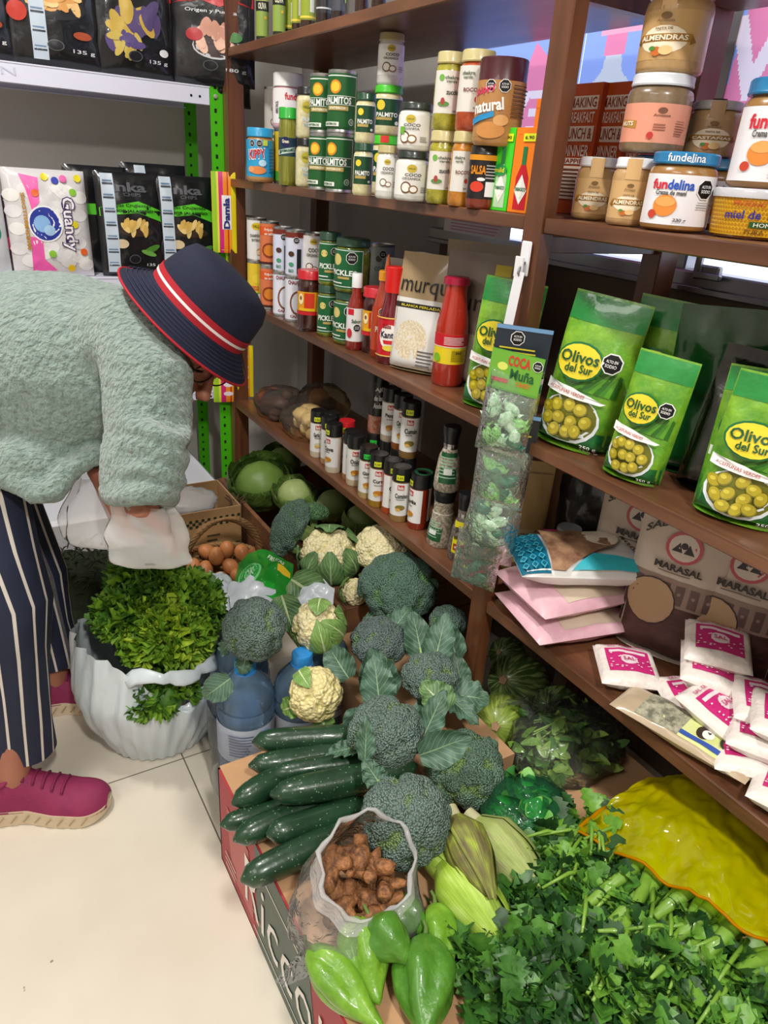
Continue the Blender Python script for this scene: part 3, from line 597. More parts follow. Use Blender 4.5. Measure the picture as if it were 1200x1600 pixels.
def seal(it, col='#d4ad78'):
    b = MB(); R = it.r * .96; f = wrap(R, it.a); w = .009
    b.grid(lambda u, v: f(-w + 2 * w * u, it.h * (.68 + .3 * v), .0016), 4, 6, pc(col))
    b.grid(lambda u, v: f((-w + 2 * w * u) * (1 - .0 * v), it.h, 0) * 1 - Vector((cos(it.a), sin(it.a), 0)) * (.0 + .03 * v) + Vector((0, 0, .0012)), 4, 3, pc(col)); b.obj('paper_seal', it.o)
a1 = item('almond_spread_jar', 'small almond spread jar with paper seal next to the shelf post', 'jar', (921, 344), S2, (921, 245), 62, 'jar', sp, '#e6e6ea', (.1, .66, '#cfa873', 1.25), AA(), yaw=-.05); seal(a1)
a2 = item('almond_spread_jar', 'small almond spread jar with paper seal, second from the shelf post', 'jar', (975, 353), S2, (978, 246), 62, 'jar', sp, '#e6e6ea', (.1, .66, '#cfa873', 1.25), AA(), yaw=-.05); seal(a2)
AFn = artf(('t', 'fun', -.62, .8, .5, .2, '#d2293a'), ('t', 'delina', .02, .8, .75, .2, '#2456b8'), ('t', 'Crema de mani', -.25, .64, .9, .1, '#555555'), ('e', -.35, .38, .36, .3, '#e08a3c'), ('e', -.35, .46, .3, .14, '#f0a65c'), ('e', -.7, .2, .14, .12, '#c8452f'), ('w', .75, .74, .26), ('t', '230 g', .15, .1, .36, .08, '#444444'), ('l', .55, .35, 1.2, .5, 3, '#999999'))
blid = mat('#1c6ea0', .35, coat=.4, var=(40, '#2a84b8', .2))
a3 = item('peanut_spread_jar', 'peanut spread jar with blue lid standing on the shelf beside honey tub', 'jar', (1048, 362), S2, (1062, 238), 97, 'jar', '#9a6f3a', blid, (.08, .72, '#eceaf0', 1.35), AFn, yaw=.0, lidr=.96, r=.0415)
b_ = MB(); cvs = Canvas(b_, wrap(a3.r * .965, a3.a)); cvs.text('fundelina', 0, .0, .045, .009, '#f0f0f4'); b_.obj('lid_print', a3.o, TR((0, 0, a3.h * .93)))
hid = [item('peanut_spread_jar', l, 'jar', b, S2, t, 80, 'jar', '#9a6f3a', blid, (.1, .7, '#eceaf0', 1.35), AFn, X=X, r=.037, h=a3.h) for l, b, t, X in (('peanut spread jar in the second row below the pink labelled jar', (1015, 330), (1015, 243), .885), ('peanut spread jar in the second row below the chestnut spread jar', (1120, 335), (1110, 243), .935))]
ba = (a2.c + a3.c) / 2
zt = max(a3.top, a2.top, hid[0].top) + .001
a4 = item('nut_spread_jar', 'spread jar with pink label and white lid in the middle of the tower', 'jar', (1014, 243), zt, (1022, 130), 92, 'jar', mat('#6e5a44', .3, coat=.7, var=(60, '#8a7458', .2)), '#dfe3ea', (.12, .62, '#e39a80', 1.4), artf(('p', ((-1.3, .6), (-.6, .55), (-.6, .35), (-1.3, .42)), '#b8873a'), ('t', 'NUTS', -.95, .48, .5, .12, '#f6ead0'), ('t', 'Amazon', .15, .7, .5, .06, '#7a5038'), ('e', .15, .82, .14, .08, '#7a5038'), ('l', -.05, .3, .4, .5, 3, '#9a5f48'), ('e', -.1, .18, .1, .1, '#c23a34'), ('l', .6, .2, 1, .6, 6, '#a06a52')), X=.835)
a5 = item('almond_spread_jar', 'large almond spread jar with paper seal at the top of the tower', 'jar', (1034, 132), a4.top, (1050, 4), 95, 'jar', sp, '#e0e2e6', (.14, .68, '#c79f68', 1.4), AA(), xy=(a4.c.x + .004, a4.c.y), r=a4.r, yaw=-.35, h=a4.h * 1.08)
seal(a5)
a6 = item('chestnut_spread_jar', 'chestnut spread jar with paper seal half hidden behind the fundamental blue-lidded jar'.replace('fundamental ', ''), 'jar', (1105, 243), hid[1].top + .001, (1115, 150), 84, 'jar', sp, '#b9b5b4', (.1, .66, '#b5926a', 1.3), AA('#b5926a', 'CASTAÑAS'), X=.92); seal(a6, '#b5926a')
# honey tub
c_, r_, h_, an = spot((1158, 374), S2, (1155, 283), 138, .8); hr = .0495; c_ = Vector((.874, .583, S2)); hh = .048
ht = thing('honey_tub', 'low round honey tub with yellow honeycomb label and clear lid', 'tub', TR((*c_.xy, S2 + .0004))); an = atan2(-c_.y, -c_.x)
MB().lathe([(0, 0), (hr * .84, 0), (hr * .9, .004), (hr * .98, hh)], mat('#8a5216', .2, coat=.9), 40).obj('tub_body', ht)
b = MB(); f = lambda u, v, h: Vector(((hr * (.9 + .08 * v / hh) + .0006 + h) * cos(an + u / hr), (hr * (.9 + .08 * v / hh) + .0006 + h) * sin(an + u / hr), v))
b.grid(lambda u, v: f(-.085 + .17 * u, .003 + .042 * v, 0), 24, 5, pc('#e0b020')); cvs = Canvas(b, f)
for i in range(-18, 19):
    for j in range(9): cvs.h = .0003; cvs.ell(i * .0044 + .0022 * (j % 2), .006 + j * .0045, .0018, .0018, '#b87f14', 6)
cvs.h = .001; cvs.text('PRODUCTO', .0, .038, .05, .006, '#c8502a'); cvs.text('miel de', -.012, .026, .042, .0095, '#2a2c9a', .03); cvs.text('abeja', .032, .026, .03, .0095, '#2a2c9a', .03); cvs.rect(-.002, .0125, .038, .019, '#2d5a2c'); cvs.text('HONEY', .018, .0158, .03, .0045, '#f0f0e0'); cvs.text('PURA', .006, .008, .022, .005, '#6a4010'); b.obj('paper_label', ht)
MB().lathe([(hr * .97, hh - .004), (hr * 1.03, hh - .004), (hr * 1.04, hh + .003), (hr * 1.0, hh + .006), (hr * .94, hh + .004), (0, hh + .004)], mat('#c6c6cc', .15, coat=.8), 40).obj('lid', ht)
a7 = item('peanut_spread_jar', 'large peanut spread jar with blue lid standing on the honey tub', 'jar', (1160, 283), S2 + hh + .007, (1185, 165), 100, 'jar', '#9a6f3a', blid, (.06, .74, '#eceaf0', 1.4), AFn, xy=(c_.x, c_.y - .002), r=.0425, h=.113, yaw=.1, lidr=.96)
b_ = MB(); cvs = Canvas(b_, wrap(a7.r * .965, a7.a)); cvs.text('fundelina', 0, .0, .045, .009, '#f0f0f4'); b_.obj('lid_print', a7.o, TR((0, 0, a7.h * .93)))
a8 = item('peanut_spread_jar', 'peanut spread jar on the shelf behind the jar on the honey tub', 'jar', (1190, 330), S2, (1195, 240), 90, 'jar', '#9a6f3a', blid, (.06, .74, '#eceaf0', 1.4), AFn, xy=(.972, .60), r=.04, h=.11)
item('peanut_spread_jar', 'peanut spread jar of which only the blue lid tops the tub stack', 'jar', (1190, 250), a8.top, (1195, 137), 90, 'jar', '#9a6f3a', blid, (.06, .74, '#eceaf0', 1.4), AFn, xy=(.972, .60), r=.04, h=.11)
# ---------------------------------------------------------------- third shelf, left bay
V = 'VALLE'
def two(name, cat, l1, l2, base, topm, top, w, b1, art1, b2=None, art2=None, X=.86, kind='can', **k):
    a = item(name, l1, cat, base, S3, topm, w, kind, b1, art=art1 if kind == 'can' else None, X=X, **k)
    h2 = None; b = item(name, l2, cat, base, a.top, top, w, kind, b2 or b1, art=(art2 or art1) if kind == 'can' else None, xy=a.c.xy, r=a.r, h=a.h, **k); return a, b
corn = artf(('r', -1.6, 0, 1.6, .22, '#3f9a2c'), ('e', .1, .6, .6, .5, '#f0d040'), ('r', .1, .04, .6, .2, '#eeeeee'), ('t', 'CHOCLO', -.3, .35, .9, .12, '#d2304a'))
mush = artf(('e', 0, .85, .55, .35, '#e2c62e'), ('t', 'VALLE', 0, .85, .8, .08, '#55662a'), ('t', 'CHAMPIÑONES', 0, .62, 1.4, .1, '#6b675c'), ('t', 'ENTERO', -.1, .5, .8, .07, '#6b675c'), ('e', .35, .22, .4, .3, '#c9a06a'), ('e', .15, .18, .25, .22, '#e8dcc0'))
bean = artf(('r', -1.6, .72, 1.6, .93, '#dd5a22'), ('t', 'Frijoles', 0, .85, 1.0, .09, '#f3e6d8'), ('t', 'en salsa', 0, .76, 1.0, .07, '#f3e6d8'), ('e', 0, .35, .8, .75, '#8c3a1c'), ('e', 0, .35, .6, .55, '#d9822c'), ('r', -1.6, 0, 1.6, .06, '#4a241a'))
cha = artf(('t', 'CHAUCHA', .1, .93, 1.6, .1, '#7a1f2a'), ('e', .3, .42, .8, 1.2, '#7c4a2c'), ('e', .3, .42, .62, 1.0, '#dfe2ee'), ('t', 'CAJU', 0, .08, .9, .08, '#8c2233'))
cho = artf(('r', -1.6, .88, 1.6, 1, '#7a2c22'), ('w', .1, .82, .3), ('r', .15, .02, .6, .62, '#262a2c'), ('e', -.4, .5, .3, .25, '#4d3526'), ('e', -.4, .25, .26, .2, '#4d9a70'), ('t', 'BIO', -.4, .1, .5, .08, '#3d8a60'))
gl = '%s of two dark green and gold olive tins at the far shelf end'
two('tin_can', 'can', gl % 'lower', gl % 'upper', (384, 468), (384, 405), (384, 342), 34, '#8a8a3a', artf(('r', -1.6, 0, 1.6, .3, '#2f5a2c'), ('e', 0, .6, .5, .4, '#b0a050'), ('t', 'LEO', 0, .62, .6, .1, '#8a2a3a')), X=.83)
two('tin_can', 'can', 'lower sweetcorn can with yellow corn picture and green base', 'upper can with mushroom picture on white label', (402, 476), (402, 410), (402, 341), 31, '#e8c832', corn, '#e9e8e6', mush, X=.815)
two('tin_can', 'can', 'lower bean can with orange label', 'upper bean can with orange label', (421, 485), (421, 417), (421, 348), 30, '#d9774a', bean, X=.81)
two('tin_can', 'can', 'lower coconut can with half coconut picture, next to the bean cans', 'upper lilac white can with dark bottle picture, next to the bean cans', (441, 492), (441, 424), (441, 350), 30, '#e4e4ef', cha, '#d8dcf0', cho, X=.806)
two('tin_can', 'can', 'lower coconut can with half coconut picture, nearer the sauce jar', 'upper lilac white can with dark bottle picture, nearer the sauce jar', (460, 501), (460, 431), (460, 356), 31, '#e4e4ef', cha, '#d8dcf0', cho, X=.806)
two('tin_can', 'can', 'lower organic coconut milk can behind the red lidded sauce jar', 'upper organic coconut milk can above the red lidded sauce jar', (487, 500), (487, 432), (487, 361), 37, '#e6e5e4', AC, X=.845)
sauce = artf(('r', -1.4, 0, 1.4, .16, '#c8242a'), ('r', -.45, .3, .35, .95, '#d23a1e'), ('e', -.75, .68, .24, .42, '#f3e3b0'), ('e', -.75, .72, .12, .16, '#8a5a3a'), ('l', -.7, .2, .2, .3, 2, '#d8b43a'), ('r', -.9, .18, .4, .3, '#e8b81e'), ('l', .5, .2, 1.2, .9, 7, '#b06a1c'))
item('chili_oil_jar', 'dark chili oil jar with red lid and orange label in front of the cans', 'jar', (483, 519), S3, (483, 423), 39, 'jar', mat('#2a1210', .2, coat=1, var=(50, '#4a1c14', .2)), '#c4202c', (.28, .66, '#e0a020', 1.4), sauce, lidr=1.0)
pk = mat('#5d6a1e', .22, coat=1, var=(35, '#a3a436', .15))
AK = artf(('r', -1.1, .04, 1.05, .97, '#e6ece4'), ('r', -1.15, .06, 1.0, .95, '#1f6238'), ('e', -.5, .72, .3, .3, '#d9c878'), ('w', .4, .78, .3), ('t', 'PICKLES', -.1, .4, 1.6, .14, '#eef2ea'), ('r', -.4, .24, .3, .3, '#b9a05a'), ('r', -1, .12, -.1, .15, '#e6ece4'))
lk = ('.2', )
def pj(l, base, z, top, w, **k): return item('pickle_jar', l, 'jar', base, z, top, w, 'jar', pk, '#2b4a38', (.08, .82, '#1f6238', 1.1), AK, **k)
q1 = pj('lower pickle jar with green label, farther of the pair', (511, 527), S3, (511, 446), 34)
pj('upper pickle jar with green label, farther of the pair', (511, 443), q1.top, (512, 361), 34, xy=q1.c.xy, r=q1.r)
q2 = pj('lower pickle jar with green label behind the small sauce bottle', (545, 541), S3, (545, 457), 52, yaw=-.45)
pj('upper wide pickle jar with green label and price tag', (552, 453), q2.top, (552, 370), 60, xy=q2.c.xy, r=q2.r * 1.05, yaw=-.45)
item('sauce_bottle', 'slim red sauce bottle with white cap and white label', 'bottle', (553, 548), S3, (555, 428), 29, 'bottle', mat('#8c2416', .2, coat=1), '#ececec', (.12, .56, '#e6e4e4', 1.3), artf(('r', -.9, .8, -.2, .98, '#cf2436'), ('t', 'Sabor', .1, .62, 1.0, .12, '#3c5a3a'), ('w', .2, .42, .38), ('e', -.6, .25, .3, .5, '#c0303a'), ('l', .75, .1, 1.1, .9, 9, '#777777')), lidr=.56, neck=.5)
item('chili_oil_jar', 'dark chili oil jar with red lid between the two sauce bottles', 'jar', (582, 549), S3, (580, 447), 38, 'jar', mat('#2a1210', .2, coat=1, var=(50, '#4a1c14', .2)), '#c4202c', (.28, .66, '#e0a020', 1.4), sauce, lidr=1.0, X=.83)
h1 = item('sauce_bottle', 'squeeze bottle of chili sauce with orange nozzle behind the ketchup', 'bottle', (597, 560), S3, (612, 424), 42, 'bottle', mat('#a8371c', .25, coat=1), '#e89a1c', (.1, .6, '#b8401c', 1.2), artf(('w', -.2, .9, .26), ('t', 'PICANTE', 0, .5, 1.3, .14, '#f0e0d0'), ('e', 0, .2, .4, .3, '#e8902c')), lidr=.62, neck=.55, X=.825, lidh=.02)
b = MB(); b.lathe([(.007, 0), (.0055, .012), (.003, .026), (.002, .034), (0, .034)], mat('#e0723a', .4), 14); b.obj('nozzle', h1.o, TR((0, 0, h1.h - .001)))
item('ketchup_bottle', 'red ketchup bottle with tall red cap and oval white emblem', 'bottle', (608, 571), S3, (619, 418), 44, 'bottle', mat('#6a1220', .2, coat=1), '#d8201c', (.09, .5, '#c8202a', 1.4), artf(('e', -.1, .5, .8, .85, '#f4f0ea'), ('t', 'Salsa', -.35, .78, .6, .12, '#8a1f24'), ('t', 'Kantan', -.1, .56, 1.35, .17, '#2a2440'), ('p', ((-.6, .42), (.5, .42), (.4, .32), (-.5, .32)), '#d22a34'), ('e', -.1, .22, .5, .2, '#e8d24a'), ('w', .75, .78, .26), ('r', -1.4, .0, 1.4, .03, '#e8c96a'), ('r', -1.4, .97, 1.4, 1, '#e8c96a')), lidh=.052, lidr=.68, neck=.62)
item('tomato_puree_bottle', 'bulging glass bottle of tomato puree with crimson lid', 'bottle', (697, 604), S3, (722, 435), 40, 'bottle', mat('#a5281a', .2, coat=1, var=(20, '#b5341f', .3)), '#a81a3c', (.22, .5, '#e8cf24', 1.3), artf(('r', -1.3, .58, 1.3, 1, '#c41f2a'), ('r', -1.3, .56, 1.3, .59, '#f0e6d0'), ('l', -.4, .64, .9, .92, 6, '#f0dada'), ('e', -.8, .2, .25, .26, '#7ab82a'), ('l', .1, .1, 1, .5, 7, '#8a7a14'), ('t', 'I+I', .5, .4, .3, .1, '#333333')), lidh=.013, lidr=.78, neck=.66, r=.0325)
gm_ = '#aab4ac'
cn = artf(('e', -.2, .7, .24, .24, '#5a5a50'), ('w', .1, .82, .28), ('t', 'COCO', .0, .45, 1.0, .12, '#6f7a72'), ('l', .1, .3, 1.1, .65, 7, '#6c9a7c'))
for i, (px, l) in enumerate(((590, 'behind the pickle jars'), (645, 'behind the cereal pouch'), (548, 'farthest of the back row'))):
    a = item('tin_can', 'grey green coconut can, lower, ' + l, 'can', (px, 500), S3, (px, 430), 54, 'can', gm_, art=cn, X=.98 - .02 * i, r=.034, h=.106)
    item('tin_can', 'grey green coconut can, upper, ' + l, 'can', (px, 430), a.top, (px, 372), 54, 'can', gm_, art=cn, xy=a.c.xy, r=a.r, h=a.h)

# ---------------------------------------------------------------- pouches and bags
def hump(t, p=.5): return max(0.0, 1 - abs(2 * t - 1) ** 2.4) ** p
def pouch(name, label, cat, M, w, h, t, col, art=None, seed=1, style='doy', group=None, taper=0, wr=.004, parts=None, rough=.3, nu=22, nv=26, backart=None):
    """filled bag: x across, z up, printed side at -y, thickness t"""
    root = thing(name, label, cat, M, group); sd = Vector((seed * 3.1, seed * 1.7, 0))
    def prof(v):
        if style == 'doy': return (min(1, (v / .06)) ** .5 if v < .06 else 1) * max(0, 1 - max(0, v - .12) / .86) ** .75
        if style == 'flat': return hump(v, .5)
        return hump(v, .42)
    def th(u, v):
        e = hump(u, .5 if style == 'doy' else .45); return t / 2 * e * prof(v)
    def F(x, z, hh, side=1):
        u = x / w + .5; v = z / h; u = min(1, max(0, u)); v = min(1, max(0, v))
        n = noise.noise(Vector((x * 22, z * 16, side * 3)) + sd) * wr + noise.noise(Vector((x * 60, z * 34, side * 5)) + sd) * wr * .45
        d = th(u, v); k = min(1, d / (t * .12 + 1e-6)); q = 1 - taper * (1 - v)
        bend = noise.noise(Vector((seed, z * 6, 1))) * .012 * v if style == 'doy' else 0
        return Vector((x * q, -side * (d + n * k) - (hh if side > 0 else -hh) + bend, z))
    b = MB(); m = col if not isinstance(col, str) else mat(col, rough, coat=.35, bump=(45, .25, .003))
    b.grid(lambda u, v: F((u - .5) * w, v * h, 0), nu, nv, m)
    b.grid(lambda u, v: F((.5 - u) * w, v * h, 0, -1), nu, nv, m)
    if style == 'doy':
        b.grid(lambda u, v: Vector(((u - .5) * w * (1 - taper), (v * 2 - 1) * th(u, 0.06) * .98, .0006)), nu, 3, m)
    if art: cv = Canvas(b, F, .008); cv.h = .0006; cv.tx = .0016; art(cv, w, h)
    if backart: cv = Canvas(b, lambda x, z, hh: F(-x, z, hh, -1), .008); cv.h = .0006; backart(cv, w, h)
    b.obj('pouch' if style == 'doy' else 'bag', root, smooth=60); return root
def tilt(loc, rz=0, lean=0, roll=0): return Matrix.Translation(loc) @ Matrix.Rotation(rz, 4, 'Z') @ Matrix.Rotation(-lean, 4, 'X') @ Matrix.Rotation(roll, 4, 'Y')
# quinoa bags on the third shelf
def quinoa(c, w, h):
    c.rect(-w * .49, h * .02, w * .49, h * .62, '#dcdad6'); c.ell(-w * .1, h * .27, w * .32, h * .17, mat('#c8b692', .7, var=(260, '#e6dcc4', .12))); c.text('murqu', 0, h * .70, w * .85, h * .14, '#222222', bold=0)
    c.rect(-w * .48, h * .535, w * .48, h * .58, '#2a2622'); c.text('BLANCA PERLADA', 0, h * .557, w * .7, h * .02, '#e0d040'); c.lines(w * .08, h * .05, w * .4, h * .2, 5, '#666666')
FR = -pi / 2 # printed side towards the aisle (-x)
pouch('quinoa_pouch', 'tan and white quinoa pouch between the ketchup and the tomato puree', 'pouch', tilt((.845, 1.245, S3 + .001), FR + .5, .10), .125, .235, .05, '#a38b68', quinoa, 2)
pouch('quinoa_pouch', 'left grey white quinoa pouch half hidden by the ketchup bottle', 'pouch', tilt((.868, 1.355, S3 + .001), FR + .4, .06), .12, .21, .045, '#9c9488', quinoa, 5)
def brown(c, w, h):
    c.text('murqu', 0, h * .6, w * .85, h * .13, '#2a211c', bold=0); c.rect(-w * .49, h * .02, w * .49, h * .4, '#8f8478'); c.rect(w * .2, h * .85, w * .42, h * .93, '#c9b52a')
pouch('quinoa_pouch', 'taupe brown quinoa pouch behind the tomato puree bottle', 'pouch', tilt((.895, 1.13, S3 + .001), FR + .45, .04), .15, .25, .05, '#75655a', brown, 7)
pouch('quinoa_pouch', 'pale tan pouch standing at the back behind the taupe pouch', 'pouch', tilt((.965, 1.19, S3 + .001), FR + .5, .0), .19, .262, .05, '#a08a68', None, 9)

# olives
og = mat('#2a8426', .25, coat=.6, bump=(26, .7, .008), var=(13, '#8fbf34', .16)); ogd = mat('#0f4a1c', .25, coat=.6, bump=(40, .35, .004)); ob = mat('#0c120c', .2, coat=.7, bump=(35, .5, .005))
def olive_art(sx=1, yel='#e5d233'):
    def f(c, w, h):
        gm = mat('#7fc02e', .3, coat=.5, var=(22, '#a8d84a', .2)); dk = '#12713a'
        gt = mat('#13702f', .25, coat=.6, var=(14, '#2a9a44', .2), bump=(30, .5, .005)); c.rect(-w * .49, h * .82, w * .49, h * .985, gt); c.rect(-w * .49, h * .0, w * .49, h * .15, mat('#0f5a30', .28, coat=.5, var=(60, '#2a7a3a', .15)))
        for i in range(9): c.poly([(-w * .2 + i * w * .07, h * .40), (-w * .13 + i * w * .07, h * .395), (w * .2 + i * w * .03, h * (.5 + .02 * (i % 3))), (w * .16 + i * w * .03, h * (.51 + .02 * (i % 3)))], ('#3f7f1e', '#5a9a26', '#2f6a1a')[i % 3])
        c.ell(-w * .05, h * .2, w * .40, h * .165, '#dfe6ea'); c.ell(-w * .05, h * .21, w * .365, h * .15, '#6a6a1c')
        for x, y in ((-.3, .25), (-.18, .29), (-.02, .3), (.14, .28), (.24, .22), (-.25, .17), (-.1, .2), (.06, .2), (.02, .12), (-.14, .115), (.16, .14)):
            ja, jb = RNG.uniform(-.02, .02), RNG.uniform(-.012, .012); rr_ = RNG.uniform(0, 3); c.ell(w * (x - .05 + ja), h * (y + jb) * .97, w * .09, h * .043, mat('#7c7414', .25, coat=1), rot=rr_); c.ell(w * (x - .055 + ja), h * (y + jb + .004) * .97, w * .08, h * .037, mat('#b8a81e', .25, coat=1, var=(70, '#a3921a', .2)), rot=rr_); c.ell(w * (x - .07 + ja), h * (y + jb + .012) * .97, w * .035, h * .014, mat('#d0c040', .2, coat=1))
        c.poly([(-w * .47, h * .43), (-w * .1, h * .41), (w * .36, h * .36), (w * .3, h * .345), (-w * .1, h * .345), (-w * .47, h * .36)], '#eef0ee'); c.text('ACEITUNAS VERDES', -w * .16, h * .38, w * .5, h * .022, '#b03a3a', -.06)
        c.h += .0014; c.ell(-w * .12, h * .58, w * .31, h * .125, '#176e3c'); c.h += .0012; c.ell(-w * .12, h * .58, w * .285, h * .112, yel); c.text('Olivos', -w * .12, h * .61, w * .5, h * .075, '#14522e', .06, bold=.02); c.text('del Sur', -w * .09, h * .54, w * .36, h * .055, '#14522e', .06, bold=.02)
        c.warn(w * .28, h * .62, w * .12); c.text('250 g', w * .32, h * .06, w * .2, h * .03, '#e8eee8'); c.text('150 g', w * .33, h * .025, w * .22, h * .03, '#e8eee8')
    return f
def opouch(l, x, y, rz, w, h, t, lean=0, roll=0, col=None, seed=1, a=True, z=S3):
    return pouch('olive_pouch', l, 'pouch', tilt((x, y, z + .001), FR + rz, lean, roll), w, h, t, col or og, olive_art() if a else None, seed, taper=-.02, wr=.005)
opouch('large green olive pouch with orange price sticker leaning at the shelf post', .84, .772, .42, .120, .232, .075, .04, .09, seed=3)
opouch('narrow green olive pouch in the middle of the right third shelf', .822, .632, .38, .084, .178, .055, .05, .08, seed=4)
opouch('green olive pouch at the right edge of the photo', .845, .475, .50, .108, .185, .06, .04, .06, seed=6)
opouch('dark green olive pouch directly behind the large front pouch', .925, .70, .35, .13, .235, .06, .0, .05, seed=8)
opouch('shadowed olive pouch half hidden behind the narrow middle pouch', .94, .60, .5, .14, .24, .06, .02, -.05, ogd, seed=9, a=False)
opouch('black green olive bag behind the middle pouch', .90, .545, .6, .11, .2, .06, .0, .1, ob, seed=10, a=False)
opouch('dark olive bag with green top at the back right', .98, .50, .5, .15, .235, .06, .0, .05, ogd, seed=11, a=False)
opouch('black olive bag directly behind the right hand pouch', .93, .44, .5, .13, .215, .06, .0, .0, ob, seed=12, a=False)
opouch('green olive pouch peeking out left of the right hand pouch', .875, .505, .5, .09, .185, .04, .0, .0, seed=13)
opouch('olive pouch standing behind the hanging candy strips', .835, .975, .55, .11, .225, .05, .03, .06, seed=14)

# ---------------------------------------------------------------- bottles on the top shelf
def oil(l, base, w, body, lab, art, cap='#1d1d1d', X=.80, h=.20): return item('oil_bottle', l, 'bottle', base, S1, (base[0], 0), w, 'bottle', body, cap, lab, art, X=X, h=h)
gr = artf(('r', -1.4, .0, 1.4, .4, '#8fa84c'), ('r', -1.4, .4, 1.4, .56, '#20281c'), ('t', 'OLIVA', 0, .48, 1.3, .1, '#e8e4c8'), ('e', .5, .3, .2, .24, '#e6b428'))
lg = artf(('r', .25, .1, .9, .38, '#e4e8d8'), ('t', 'EXTRA', 0, .55, 1.2, .12, '#5a6a20'), ('e', .0, .85, .6, .5, '#d9c48a'), ('r', -1.4, .02, 1.4, .05, '#e8d24a'))
oil('olive oil bottle with pale green label, farthest on the top shelf', (410, 54), 20, '#24300f', (.05, .7, '#b8c468', 1.4), gr, X=.80)
oil('olive oil bottle with pale green label, second on the top shelf', (436, 50), 20, '#24300f', (.05, .7, '#b8c468', 1.4), gr, X=.80)
oil('bottle with lime label and round picture, first of three on the top shelf', (452, 48), 17, '#3a2216', (.1, .8, '#9cac34', 1.4), lg, X=.83)
oil('bottle with lime label and round picture, second of three on the top shelf', (464, 44), 17, '#3a2216', (.1, .8, '#9cac34', 1.4), lg, X=.81)
oil('bottle with lime label and white code square, third on the top shelf', (481, 38), 24, '#3a2216', (.08, .8, '#94a430', 1.4), lg, X=.80)
oil('bottle with black label framed in white on the top shelf', (506, 33), 26, '#2a1c18', (.1, .8, '#2c2c2e', 1.4), artf(('r', -1.2, .05, 1.1, .07, '#d0d0d0'), ('r', 1.06, .05, 1.1, 1, '#d0d0d0'), ('l', -.9, .2, .8, .9, 6, '#b8b4a8')), X=.80)
oil('bottle with white printed label on the top shelf', (529, 26), 20, '#2a1c18', (.08, .8, '#dcdce0', 1.4), artf(('r', -1.4, .0, 1.4, .2, '#4a4c56'), ('l', -.9, .3, .8, .95, 7, '#555555'), ('r', .9, .1, 1.3, .9, '#9cd05a')), X=.80)
oil('dark bottle with green oval label on the top shelf', (565, 17), 22, '#33190f', (.15, .7, '#33190f', 1.2), artf(('e', 0, .5, .75, 1.2, '#6cd83a'), ('t', 'OLIVA', 0, .6, .8, .12, '#f2f4e0')), X=.80)
oil('dark brown bottle nearest the camera on the top shelf', (592, 8), 24, '#2c1a10', (.15, .7, '#3c2a18', 1.2), artf(('e', 0, .5, .4, .3, '#caa23a')), X=.80)
# ---------------------------------------------------------------- spice shelf (lowest board, left bay)
def spice(l, base, top, fill, nm='Comino', z=S4, cap='#181818', w=None, stick='#dfe62e', yaw=0, pic='#c8862c', **k):
    it = item('spice_jar', l, 'jar', base, z, top, w or 25, 'shaker', mat(fill, .35, coat=.7, var=(160, fill, .2)), cap, (.13, .74, '#eeedea', 1.35), artf(('r', -.35, .8, .35, .95, '#c8343a'), ('t', 'Badia', 0, .875, .55, .1, '#f4efe6'), ('t', nm, .1, .62, 1.3, .15, '#222222'), ('l', -.4, .47, .5, .54, 1, '#888888'), ('e', .05, .26, .5, .3, pic), ('e', -.15, .2, .25, .16, '#e0b050')), yaw=yaw, r=.0215, h=.128, lidh=.03, **k)
    if stick:
        b = MB(); cv = Canvas(b, wrap(it.r * .99, it.a - .1)); cv.h = .0012; cv.rect(-.009, 0, .007, .012, stick); cv.text('5.50', -.001, .006, .012, .005, '#44481a'); b.obj('price_sticker', it.o, TR((0, 0, it.h - .026)))
    return it
spice('garlic salt shaker, first in the spice row by the garlic bags', (496, 716), (501, 650), '#d8cdb4', 'Garlic Salt', pic='#d8d2a8')
spice('black capped spice jar just behind the garlic salt', (510, 706), (507, 640), '#c9b48a', 'Onion', stick=None, xy=(.838, 1.607))
spice('cream coloured spice jar with label turned to the side', (520, 740), (525, 668), '#ddd2bc', 'Cove', yaw=-.8)
spice('spice jar with bright red cap', (540, 722), (540, 655), '#b47a4a', 'Pimienta', cap='#c81f26', xy=(.846, 1.535))
spice('spice jar with yellow sticker behind the cream coloured jar', (532, 728), (526, 660), '#c9a070', 'Canela', xy=(.818, 1.578))
spice('nutmeg jar with bright green sticker', (541, 750), (548, 678), '#b5835a', 'Nutmeg', stick='#2fd04a', xy=(.822, 1.462))
spice('onion powder jar without sticker in the front row', (553, 760), (558, 690), '#d8c9a6', 'Onion', stick=None)
spice('ginger jar with green sticker on its cap', (572, 780), (582, 706), '#c4aa72', 'Ginger', stick='#2fd04a')
spice('yellow curry powder jar in the front row', (588, 793), (595, 715), '#a8801e', 'Curry')
j1 = spice('orange red chili powder jar in the front row', (610, 802), (620, 725), '#b4481a', 'Chili', yaw=.3, xy=(.815, 1.255))
spice('brown cumin jar in the front row', (622, 816), (633, 738), '#9a7a44', 'Comino', pic='#8a7a3a')
spice('dark red paprika jar with blank label side, last in the front row', (650, 828), (657, 748), '#8a2a12', 'Paprika', yaw=-1.0)
g0 = spice('lower black capped jar with green sticker in the back row', (610, 755), (610, 680), '#b8a890', 'Sal', stick='#2fd04a', xy=(.868, 1.43))
g1 = spice('hidden spice jar carrying the garlic pepper jar', (620, 770), (628, 700), '#b8a890', 'Sal', stick=None, xy=(.872, 1.372))
g2 = spice('hidden spice jar carrying the cinnamon jar', (640, 780), (640, 705), '#b8a890', 'Sal', stick=None, xy=(.868, 1.315))
g3 = spice('spice jar carrying the upper cumin jar', (660, 790), (655, 720), '#8a5a30', 'Sal', stick=None, xy=(.856, 1.262))
